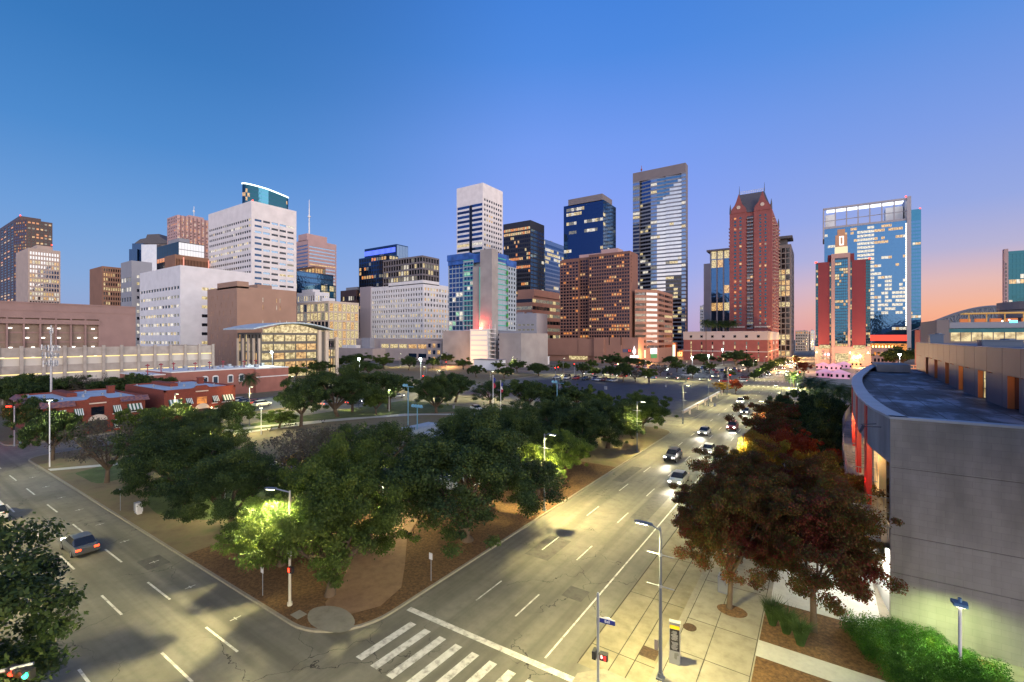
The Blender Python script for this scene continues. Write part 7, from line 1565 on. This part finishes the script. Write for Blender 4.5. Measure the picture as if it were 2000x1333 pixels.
def car_proto(col, kind='sedan', lit=None):
    nm = {'sedan':'parked_car','suv':'parked_car','pickup':'pickup_truck'}[kind] if lit is None else 'car'
    rt = empty(nm, (0,0,0)); mb = MB(); hi = {'sedan':0,'suv':.22,'pickup':.25}[kind]; L2 = 2.3 if kind != 'pickup' else 2.75
    loft(mb, [(-L2,.35+hi*.5,.6+hi,.78+hi,.74,.84,.70),(-L2+.25,.25+hi*.5,.62+hi,.92+hi,.86,.91,.78),(-1.2,.22+hi*.5,.62+hi,.95+hi,.88,.92,.80),(.9,.22+hi*.5,.60+hi,.92+hi,.88,.92,.80),(L2-.45,.25+hi*.5,.56+hi,.82+hi,.87,.90,.76),(L2,.35+hi*.5,.52+hi,.66+hi,.72,.80,.66)])
    body = mb.build('body', CM[col], rt, smooth=False)
    mb = MB(); t = 1.42 if kind == 'sedan' else 1.72 if kind == 'suv' else 1.85
    ys_ = {'sedan':(-1.75,-1.05,.35,1.15),'suv':(-2.15,-1.85,.45,1.2),'pickup':(-.75,-.55,.95,1.65)}[kind]
    loft(mb, [(ys_[0],.86+hi,.9+hi,.93+hi,.76,.76,.74),(ys_[1],.86+hi,1.1+hi,t-.03,.80,.74,.60),(ys_[2],.86+hi,1.1+hi,t-.03,.80,.74,.60),(ys_[3],.84+hi,.88+hi,.90+hi,.76,.76,.74)]); mb.build('windows', glass_c, rt)
    mb = MB(); mb.prism([(-.60,ys_[1]+.02),(.60,ys_[1]+.02),(.60,ys_[2]-.02),(-.60,ys_[2]-.02)], t-.04, t); 
    mb.build('roof_panel', CM[col], rt)
    if kind == 'pickup': mb = MB(); mb.box(-.72,-L2+.15,1.0,.72,-.85,1.185); mb.build('load_bed', trim, rt)
    for (x, y) in ((-.80,1.42),(.80,1.42),(-.80,-1.42),(.80,-1.42)):
        mb = MB(); r_ = .33+hi*.15; mb.tube([(x-.11,y,r_),(x+.11,y,r_)], r_, 14); w_ = mb.build('wheel', tyre, rt)
        mb = MB(); sx_ = 1 if x > 0 else -1; mb.tube([(x+sx_*.10,y,r_),(x+sx_*.125,y,r_)], r_*.62, 10); mb.build('rim', rim_m, w_)
    for x in (-.6,.6):
        mb = MB(); mb.box(x-.16,L2-.10,.58+hi,x+.16,L2+.02,.70+hi); mb.build('headlight', head_e if lit else paint_white, rt)
        mb = MB(); mb.box(x-.17,-L2-.02,.66+hi,x+.17,-L2+.06,.80+hi); mb.build('taillight', tail_e if lit else CM['red'], rt)
    mb = MB(); mb.box(-.45,L2-.06,.42+hi,.45,L2+.015,.54+hi); mb.build('grille', trim, rt)
    if lit == 'head':
        l = bpy.data.lights.new('headlight_beam', 'SPOT'); l.energy = 2500; l.color = (1,.92,.78); l.spot_size = math.radians(60); l.spot_blend = .9; l.shadow_soft_size = .1
        o = bpy.data.objects.new('headlight_beam', l); COL.objects.link(o); o.parent = rt; o.location = (0,L2+.15,.75); o.rotation_euler = (math.radians(82),0,0)
    return rt
CP = {}
def car(x, y, rz, col, kind, label, lit=None, group=None, z=0.):
    key = (col, kind, lit)
    if key not in CP: o = CP[key] = car_proto(*key)
    else: o = copy_tree(CP[key])
    o.location = (x,y,z); o.rotation_euler = (0,0,rz); tag(o, label, 'pickup' if kind == 'pickup' else 'car', group); 
    for k_ in ('group',):
        if group is None and k_ in o: del o[k_]
    return o
cols = ['silver','black','white','grey','red','white','black','silver','blue','white','maroon','grey']
# moving traffic, shown standing in its lane with lights on
for (x, y, c, k, lb) in ((-15.3,62,'silver','sedan','silver car with lit headlights nearest in the main street'),(-18.9,73,'black','suv','black car with lit headlights second in the main street'),(-15.2,81,'white','sedan','white car with lit headlights in the middle lane abreast the park'),(-18.8,96,'grey','sedan','grey car with lit headlights by the side street mouth'),(-14.9,104,'red','suv','red car with lit headlights beyond the side street mouth'),
   (-15.4,128,'black','sedan','black car with lit headlights beside the asphalt lot'),(-18.8,146,'white','suv','white car with lit headlights beside the asphalt lot')):
    car(x, y, PI, c, k, lb, 'head', 'cars coming down the main street')
lbls = ['first','second','third','fourth','fifth','sixth','seventh','eighth','ninth','tenth','eleventh','twelfth','thirteenth','fourteenth']
for k in range(12): car(-21+3.2*(k%3), 262+k*15, PI, cols[k], 'sedan' if k%3 else 'suv', lbls[k]+' distant car with headlights queued at the far end of the main street', 'head' if k < 4 else 'lit', 'distant cars queued on the main street')
for (x, y, c, k, lb) in ((-55,12.4,'grey','sedan','grey car with red taillights driving away on the cross street'),(-72,9.4,'white','suv','white car with red taillights farther away on the cross street')): car(x, y, PI/2, c, k, lb, 'lit', 'cars on the cross street')
for k in range(10): x = -96+k*7.6+(k%3); car(x, 212+3.2*(k%2), PI/2 if k%2 else PI/2, cols[(k*5)%12], 'sedan' if k%3 else 'suv', lbls[k]+' car from the left with red taillights on the far cross street', 'lit', 'cars on the far cross street')
for k in range(14): car(-115+3.2*(k%3), 300+k*10, 0, cols[(k*7)%12], 'sedan', lbls[k]+' car with red taillights in the queue below the brown hotel', 'lit', 'queue below the brown hotel')
for k in range(5): car(-114+3.3*(k%3), 78+k*5.4, 0, cols[(k*3)%12], 'sedan', lbls[k]+' car glowing red behind the great forked oak on the rear street', 'lit', 'cars on the rear street')
for k in range(13): 
    px = 1088+k*9.2; x = onY(px, 187.); car(x, 187+(3.4 if k%2 and k < 8 else 0)*1.6, PI+.15*(k%3-1), cols[k % 12], 'suv' if k%3 == 1 else 'sedan', lbls[k]+' parked car from the left in the row on the asphalt lot', None, 'cars parked in a row on the asphalt lot', .14)
x, y = G(930,803); car(x, y, -PI/2-.5, 'white', 'sedan', 'white car parked alone beside the lawn near the flag poles', None, None, .14)
x, y = G(1343,737); car(x, y, PI/2+.1, 'white', 'pickup', 'white pickup truck parked in the car park', None, None, .14)
x, y = G(1325,741); car(x, y, PI/2+.1, 'grey', 'suv', 'dark grey car parked beside the white pickup', None, None, .14)
x, y = G(1453,741); car(x, y, PI/2+.1, 'maroon', 'suv', 'dark red car parked at the right end of the car park', None, None, .14)
n = 0
for r_, Yr in enumerate((236,262,280,293)):
    for k in range(15):
        if random.random() < (.35,.5,.72,.85)[r_]:
            x = -98+k*4.4
            car(x, Yr, (PI if r_%2 else 0)+random.uniform(-.03,.03), random.choice(cols), random.choice(('sedan','suv','sedan')), '%s car place from the left in the %s row of the car park' % ((lbls+['fifteenth'])[k], ('nearest','second','third','farthest')[r_]), None, 'cars parked in rows in the car park', .14)
for k in range(4): car(-139+k*4, 66, .1, cols[k+2], 'suv', lbls[k]+' car parked between the brick houses and the salmon building', None, 'cars behind the brick houses', .14)

# ================================================================== STREET FURNITURE
# text helper: real mesh lettering
def text_mesh(txt, size, depth_=.004):
    cu = bpy.data.curves.new('t', 'FONT'); cu.body = txt; cu.size = size; cu.extrude = depth_; cu.align_x = 'CENTER'; cu.align_y = 'CENTER'; o = bpy.data.objects.new('t', cu); COL.objects.link(o)
    dg = bpy.context.evaluated_depsgraph_get(); dg.update(); me = bpy.data.meshes.new_from_object(o.evaluated_get(dg)); bpy.data.objects.remove(o); bpy.data.curves.remove(cu); return me
def lettering(name, txt, size, loc, rz, m, parent, depth_=.004):
    me = text_mesh(txt, size, depth_); me.name = name; me.materials.clear(); me.materials.append(m); o = bpy.data.objects.new(name, me); COL.objects.link(o); o.parent = parent
    o.location = Vector(loc)-OFF[parent.name]; o.rotation_euler = (math.radians(90),0,rz); return o
pole_g = mat('light_grey_pole', (.30,.32,.37), .45, .4); sig_b = mat('signal_housing', (.02,.02,.022), .5); sign_blue = mat('sign_blue', (.008,.02,.20), .4); white_p = mat('sign_white', (.75,.75,.75), .5)
# near sign pole with street name blade and pedestrian signals
px0, py0 = PT(1168, 24.5); rt = empty('signal_pole', (px0,py0,.13), 0, 'silver pole with a blue street name sign and red pedestrian signal at the near corner', 'signal pole')
mb = MB(); mb.tube([(px0,py0,.13),(px0,py0,5.25)], .07, 10); mb.cyl(px0,py0,5.25,5.35,.085,.04,10); mb.build('pole', pole_g, rt)
ang = math.radians(8); u_ = Vector((math.cos(ang), math.sin(ang))); c = Vector((px0,py0))+u_*.50
mb = MB(); mb.obox((c.x,c.y), (u_.x,u_.y), .82, .03, 3.80, 4.03); sg = mb.build('name_sign', sign_blue, rt)
mb = MB(); c2 = c-Vector((0,.0)); pr = []
mb.obox((c.x,c.y), (u_.x,u_.y), .82, .032, 4.03, 4.07); mb.obox((c.x,c.y), (u_.x,u_.y), .40, .032, 4.07, 4.11); mb.obox((c.x,c.y), (u_.x,u_.y), .26, .032, 4.11, 4.14); mb.build('sign_trim', white_p, rt)
lettering('sign_lettering', 'Bell', .20, (c.x+.02*u_.y, c.y-.02, 3.915), ang, white_p, rt)
mb = MB(); mb.cyl(px0,py0,3.78,4.05,.09,k=8); mb.build('sign_bracket', pole_g, rt)
hd = Vector((px0,py0))+u_*.32; mb = MB(); mb.obox((hd.x,hd.y), (u_.x,u_.y), .42, .2, 1.82, 2.22); mb.obox((hd.x,hd.y-.16), (u_.x,u_.y), .44, .14, 2.20, 2.24); mb.build('pedestrian_signal', sig_b, rt)
hand = MB(); cx_ = hd.x-.09; cyy = hd.y-.115
hand.box(cx_-.045,cyy-.02,1.94,cx_+.045,cyy,2.03)
for q in range(4): hand.box(cx_-.045+q*.025,cyy-.02,2.03,cx_-.028+q*.025,cyy,2.10+.015*(1-abs(q-1.5)/1.5))
hand.box(cx_+.05,cyy-.02,1.98,cx_+.068,cyy,2.04); hand.build('hand_symbol', emit('walk_symbol', (1,.30,.25), 5), rt)
mb = MB(); mb.box(hd.x+.04,cyy-.02,1.89,hd.x+.17,cyy+.0,2.15); mb.build('red_digits', emit('countdown_red', (.9,.02,.02), 1.6), rt)
h2_ = Vector((px0,py0))-u_*.20+Vector((0,.05)); mb = MB(); mb.obox((h2_.x,h2_.y), (u_.y,-u_.x), .42, .2, 1.78, 2.2); mb.build('pedestrian_signal', sig_b, rt)
# kiosk
kx, ky = -6.95, 27.25; rt = empty('info_kiosk', (kx,ky,.13), 0, 'slim silver information kiosk with a yellow top band and black map panel', 'kiosk')
kz = math.radians(10); ku = Vector((math.cos(kz), math.sin(kz))); kn = Vector((ku.y,-ku.x)); silver_m = mat('brushed_silver', (.42,.42,.40), .4, .5)
mb = MB(); mb.obox((kx,ky), (ku.x,ku.y), .60, .20, .13, 2.42); mb.build('frame', silver_m, rt)
mb = MB(); mb.obox((kx,ky), (ku.x,ku.y), .56, .24, 2.42, 2.52); mb.obox((kx+.0,ky), (ku.x,ku.y), .62, .3, 2.52, 2.56); mb.build('cap', silver_m, rt)
def face(z0, z1, w_, off, m, name, dx=0.): c_ = Vector((kx,ky))+kn*off+ku*dx; mb = MB(); mb.obox((c_.x,c_.y), (ku.x,ku.y), w_, .012, z0, z1); return mb.build(name, m, rt)
face(2.18, 2.38, .54, .11, mat('kiosk_yellow', (.85,.50,.01), .5), 'yellow_band'); face(.92, 2.16, .52, .11, mat('kiosk_black', (.018,.016,.018), .4), 'map_panel')
gl = mat('map_print', (.35,.34,.36), .6); mb = MB(); rr_ = random.Random(3)
for k in range(26):
    z = 2.04-k*.042 
    if k in (13,14): continue
    wl = rr_.uniform(.18,.4); c_ = Vector((kx,ky))+kn*.119+ku*(rr_.uniform(-.03,.03)); mb.obox((c_.x,c_.y), (ku.x,ku.y), wl, .004, z, z+.016)
mb.build('map_print', gl, rt); mb = MB()
for k in range(7): c_ = Vector((kx,ky))+kn*.112+ku*rr_.uniform(-.2,.2); mb.obox((c_.x,c_.y), (ku.x,ku.y), .09, .006, .4+rr_.random()*.3, .44+rr_.random()*.1+.3)
mb.build('base_pattern', mat('kiosk_pattern', (.25,.25,.22), .5), rt)
mb = MB(); mb.box(-7.25,25.9,1.6,-7.0,25.95,2.15); mb = MB(); mb.box(-7.62,25.55,1.65,-7.42,25.62,2.2); o = mb.build('pole_sign', MATS['rotunda_panel'], origin=(-7.5,25.6,1.9)); tag(o, 'small brown sign seen edge on, strapped to the nearest lamp pole', 'sign')
# plain boxes and bins
def prop(name, label, cat, px, py, fn, group=None):
    x, y = G(px, py); rt = empty(name, (x,y,.12), 0, label, cat, group); fn(rt, x, y); return rt
def sign_fn(h, plate_m, w_=.35, ph=.5):
    def f(rt, x, y):
        mb = MB(); mb.tube([(x,y,.1),(x,y,h)], .03, 6); mb.build('post', pole_g, rt); mb = MB(); mb.box(x-w_/2,y-.05,h-ph,x+w_/2,y-.035,h); mb.build('plate', plate_m, rt)
    return f
prop('parking_sign', 'small white parking sign on a post by the cross street kerb', 'sign', 235, 1000, sign_fn(2.5, white_p)); prop('parking_sign', 'white sign on a thin post in the corner leaf bed, left of the signal pole', 'sign', 513, 1167, sign_fn(2.3, white_p)); prop('parking_sign', 'white sign post in the leaf bed by the main street kerb', 'sign', 842, 1138, sign_fn(2.3, white_p))
def newsbox(rt, x, y):
    for k in range(2): mb = MB(); mb.box(x-.5+k*.55,y-.25,.35,x+k*.55,y+.25,1.25); mb.box(x-.45+k*.55,y-.2,.12,x-.05+k*.55,y+.2,.35); mb.build('paper_box', white_p if k else pole_g, rt)
prop('newspaper_box', 'pair of pale newspaper boxes at the kerb under the dark oak', 'newspaper box', 270, 1005, newsbox)
def bin_fn(rt, x, y): mb = MB(); mb.cyl(x,y,.1,1.0,.28,.32,12); mb.build('drum', pole_g, rt); mb = MB(); mb.cyl(x,y,1.0,1.12,.34,.2,12); mb.build('lid', sig_b, rt)
prop('litter_bin', 'grey litter bin at the foot of the oak right of the open crowned oak', 'bin', 886, 799, bin_fn); prop('litter_bin', 'dark litter bin on the pavement at the first tree by the far junction', 'bin', 1396, 795, bin_fn); prop('litter_bin', 'small dark bin at the edge of the asphalt lot', 'bin', 1300, 757, bin_fn)
def cab(rt, x, y): mb = MB(); mb.box(x-.45,y-.3,.1,x+.45,y+.3,1.35); mb.build('cabinet', pole_g, rt); mb = MB(); mb.box(x-.4,y-.32,.25,x+.4,y-.301,1.25); mb.build('door', steel, rt)
prop('utility_cabinet', 'grey utility cabinet behind the tree in the round pit', 'cabinet', 1416, 1160, cab); prop('utility_cabinet', 'pale cabinet on the lawn beside the pale path', 'cabinet', 438, 865, cab)
prop('utility_box', 'metal ticket box standing in the empty asphalt lot', 'box', 1183, 762, cab)
# traffic signals
def signal_head(rt, x, y, z, ux, uy, vert=False, on='red', name='signal_head', s=1.):
    nx_, ny_ = uy, -ux; mb = MB()
    if vert: mb.obox((x,y), (ux,uy), .34*s, .22, z-.55*s, z+.55*s)
    else: mb.obox((x,y), (ux,uy), 1.15*s, .22, z-.17*s, z+.17*s)
    h_ = mb.build(name, sig_b, rt)
    for k in range(3):
        o_ = (k-1)*.37*s; lx, ly, lz = (x, y, z-o_) if vert else (x+ux*o_, y+uy*o_, z); c_ = ['red','amber','green'][k]
        lit = (c_ == on) or (on == 'both' and c_ != 'amber'); m_ = (red_e if c_ == 'red' else green_e) if lit else MATS['lens_off'] if 'lens_off' in MATS else mat('lens_off', (.03,.02,.01), .3)
        mb = MB(); mb.tube([(lx+nx_*.10,ly+ny_*.10,lz),(lx+nx_*.16,ly+ny_*.16,lz)], .13*s, 12); mb.build('lens', m_, h_)
        mb = MB(); 
        for q in range(7): a0 = math.pi*q/6; 
        mb.tube([(lx+nx_*.11,ly+ny_*.11,lz+.15*s),(lx+nx_*.28,ly+ny_*.28,lz+.13*s)], [.10*s,.10*s], 6); mb.build('visor', sig_b, h_)
x, y = PT(42, 17); rt = empty('traffic_signal', (x-2.5,y-4.2,0), 0, 'horizontal traffic signal showing red and green at the bottom left corner', 'traffic signal')
mb = MB(); mb.tube([(x-2.5,y-4.2,0),(x-2.5,y-4.2,7.2)], [.14,.1], 8); mb.tube([(x-2.5,y-4.2,6.7),(x+.1,y+.3,6.75)], [.09,.06], 8); mb.build('mast', pole_g, rt)
ax = math.atan2(.30,1); signal_head(rt, x, y, 6.58, R0*1., R1*1.-.2, False, 'both'); point('signal_glow', (x+.3,y-.6,6.5), 25, (1,.1,.05), .1, rt)
x, y = G(566,1186); rt = empty('traffic_signal', (x,y,.12), 0, 'pale pole with plate, pedestrian signal and lamp arm at the park corner', 'traffic signal')
mb = MB(); mb.tube([(x,y,.1),(x,y,8.2)], [.10,.06], 10); mb.cyl(x,y,.1,.35,.17,k=10); mb.build('pole', mat('cream_pole', (.55,.52,.42), .5), rt)
mb = MB(); mb.box(x-.05,y-.13,3.75,x+.42,y-.10,4.35); mb.build('plate', white_p, rt); mb = MB(); mb.prism([(x+.02,y-.14),(x+.36,y-.14),(x+.36,y-.131),(x+.02,y-.131)], 3.84, 3.92); mb.prism([(x+.02,y-.14),(x+.36,y-.14),(x+.36,y-.131),(x+.02,y-.131)], 4.1, 4.25); mb.build('plate_marks', sig_b, rt)
mb = MB(); mb.obox((x+.32,y-.1), (1,.1), .4, .2, 2.55, 2.95); mb.build('pedestrian_signal', sig_b, rt); mb = MB(); mb.box(x+.16,y-.24,2.62,x+.30,y-.21,2.88); mb.build('hand_symbol', red_e, rt)
mb = MB(); mb.tube([(x,y,8.1),(x-1.0,y-.5,8.3)], .045, 6); mb.build('lamp_arm', pole_g, rt); mb = MB(); mb.obox((x-1.3,y-.65), (-.9,-.45), .8, .24, 8.26, 8.36); mb.build('lamp_head', metal_b, rt); mb = MB(); mb.obox((x-1.3,y-.65), (-.9,-.45), .6, .16, 8.22, 8.255); mb.build('lens', lamp_e, rt); point('lamp_light', (x-1.3,y-.65,8.1), 10500, (1,.90,.42), .12, rt, 165, (0,0,-1), .8)
signal_head(rt, x-.9, y-.1, 5.0, .83, .56, True, 'red'); mb = MB(); mb.tube([(x,y,4.3),(x-.9,y-.1,4.7)], .05, 6); mb.build('arm', pole_g, rt)
for (px, py, hs, lb) in ((28,872,((-1.6,6.9,False,'red'),(1.0,3.6,True,'red')),'signal pole with red glowing heads at the left edge junction'),(1423,766,((.5,5.5,True,'red'),),'signal pole with a red head beside the crimson tree'),(1562,757,((0,5.2,True,'red'),),'signal pole with a red head under the lit palm'),(1085,746,((0,5.5,True,'red'),(1.5,5.8,True,'red')),'signal pole with two red heads left of the parked row'),(1122,738,((0,6,True,'red'),),'signal pole with a red head behind the parked row'),(1272,707,((0,6,True,'green'),),'signal pole with a green head below the lit screens'),(1329,707,((0,6,True,'green'),),'signal pole with a green head left of the podium'),(872,727,((0,5,True,'red'),),'signal pole with a red head before the unfinished hotel'),(828,765,((0,5,True,'red'),),'signal pole with a red head right of the round dark oak')):
    x, y = G(px, py); rt = empty('traffic_signal', (x,y,0), 0, lb, 'traffic signal', 'distant traffic signals'); mb = MB(); mb.tube([(x,y,0),(x,y,7.0)], .1, 6); mb.build('pole', pole_g, rt)
    for (dx, z, v, on) in hs: signal_head(rt, x+dx, y-.3, z, R0, R1, v, on, s=1.1 if py > 800 else 1.5)
    if py > 800: point('signal_glow', (x-1.6,y-1.2,6.8), 260, (1,.05,.02), .15, rt); point('signal_glow', (x+.8,y-1.0,3.5), 60, (1,.05,.02), .15, rt)
# fire hydrant at the left junction
def hyd(rt, x, y):
    mb = MB(); mb.cyl(x,y,.1,.65,.14,.12,10); mb.cyl(x,y,.65,.85,.16,.05,10); mb.build('barrel', sign_blue if False else MATS['pale_blue_pole'], rt); mb = MB(); mb.tube([(x-.24,y,.5),(x+.24,y,.5)], .06, 8); mb.build('outlet', steel, rt)
prop('fire_hydrant', 'pale blue fire hydrant near the left junction pole', 'hydrant', 40, 872, hyd)
# bollards / posts row before the asphalt lot and kerb wall
for k, (px, py, lb) in enumerate(((1440,1,'') ,)): pass
for k in range(6):
    x, y = -26.5, 118+k*9.; mb = MB(); mb.box(x-.18,y-.18,.1,x+.18,y+.18,1.5); mb.box(x-.24,y-.24,1.5,x+.24,y+.24,1.6); o = mb.build('fence_post', cream, origin=(x,y,.1)); tag(o, lbls[k]+' stubby stone post counted from the side street along the asphalt lot', 'post', 'stone posts along the asphalt lot')
rt = empty('low_wall', (-28,118,0), 0, 'low stone kerb wall between the asphalt lot and the street trees', 'wall'); mb = MB(); mb.box(-28.3,118,.1,-28,168,.75); mb.build('wall', cream, rt); mb = MB(); mb.box(-28.4,118,.75,-27.9,168,.85); mb.build('coping', white_conc, rt)
# temporary white buildings before the hotel
for (p0, p1, py, pt, lb) in ((1020,1062,712,697,'white temporary building right of the unfinished hotel'),(925,972,722,703,'white site hut below the concrete core of the unfinished hotel')):
    Y = G(p0,py)[1]; x0, x1 = onY(p0,Y), onY(p1,Y); z = ZH(pt, depth(x0,Y)); rt = empty('site_building', (x0,Y,0), 0, lb, 'building'); mb = MB(); mb.box(x0,Y,0,x1,Y+8,z); mb.build('wall', white_conc, rt); mb = MB(); mb.box(x0-.3,Y-.4,z,x1+.3,Y+8.3,z+.35); mb.build('roof', roof_grey if 'hut' in lb else roof_pale, rt)
    mb = MB(); mb.box(x0+1,Y-.05,1,x0+2.2,Y-.01,2.8); mb.build('door', sig_b, rt)
# flame shaped white sign and red numerals on the brown podium
rt = empty('podium_sign', (onY(1239,325.8),325.8,5), 0, 'white flame shaped sign glowing on the brown hotel podium', 'sign'); xs_ = onY(1239,325.8); wl = emit('white_sign_light', (1,.95,1), 3)
fl = [(0,5.0),(.9,6.6),(.95,8.0),(.3,9.8),(0,11.4),(-.3,9.8),(-.95,8.0),(-.9,6.6)]; mb = MB(); mb.poly([(xs_+a*1.1,325.4,b+1.6) for a, b in fl]); mb.poly([(xs_+a*1.1,325.6,b+1.6) for a, b in reversed(fl)]); mb.build('flame', wl, rt); mb = MB(); mb.box(xs_-3,325.3,4.4,xs_+3,325.6,5.9); mb.build('name_bar', wl, rt)
rt = empty('number_sign', (onY(1229,325.8),325.8,8), 0, 'glowing red numerals on a dark panel on the brown hotel podium', 'sign'); mb = MB(); a_, b_ = onY(1226.5,325.8), onY(1232,325.8); mb.box(a_,325.9,8.2,b_,326.3,10.6); mb.build('panel', sig_b, rt); lettering('numerals', '12', 2.2, ((a_+b_)/2,325.85,9.4), 0, emit('red_numeral', (1,.04,.02), 4), rt, .02)
# lit street level shopfront cluster at the end of the rear street
for k, (px, d_, w_, h_, c_, lb) in enumerate(((1298,440,9,7,(1,.45,.1),'orange glowing corner restaurant front beyond the queue of cars'),(1315,446,5,12,(.6,1,.75),'tall pale green lit entrance right of the orange restaurant front'),(1328,450,6,5,(1,.6,.2),'small amber lit kiosk front at the left end of the podium'))):
    x, y = PT(px, d_); rt = empty('shopfront', (x,y,0), 0, lb, 'shopfront'); mb = MB(); mb.box(x-w_/2,y,0,x+w_/2,y+6,h_+2); mb.build('wall', rose_conc, rt)
    for q in range(3): mb = MB(); xx = x-w_/2+.4+q*(w_-.8)/3; mb.box(xx,y-.1,.6,xx+(w_-.8)/3-.4,y-.02,h_); mb.build('lit_window', emit('shop_glow_%d'%k, c_, 1.8) if 'shop_glow_%d'%k not in MATS else MATS['shop_glow_%d'%k], rt)
point('street_glow', (*PT(1262,330), 5), 30000, (1,.45,.15), 1.); point('street_glow', (*PT(880,300), 4), 16000, (1,.45,.15), 1.); point('street_glow', (*PT(1300,425), 6), 90000, (1,.4,.12), 1.)
for q in range(4): point('far_street_glow', (-16, 300+q*70, 7), 48000, (1,.55,.22), .8)
point('hotel_forecourt', (*PT(1690,285), 6), 30000, (1,.5,.2), .8)
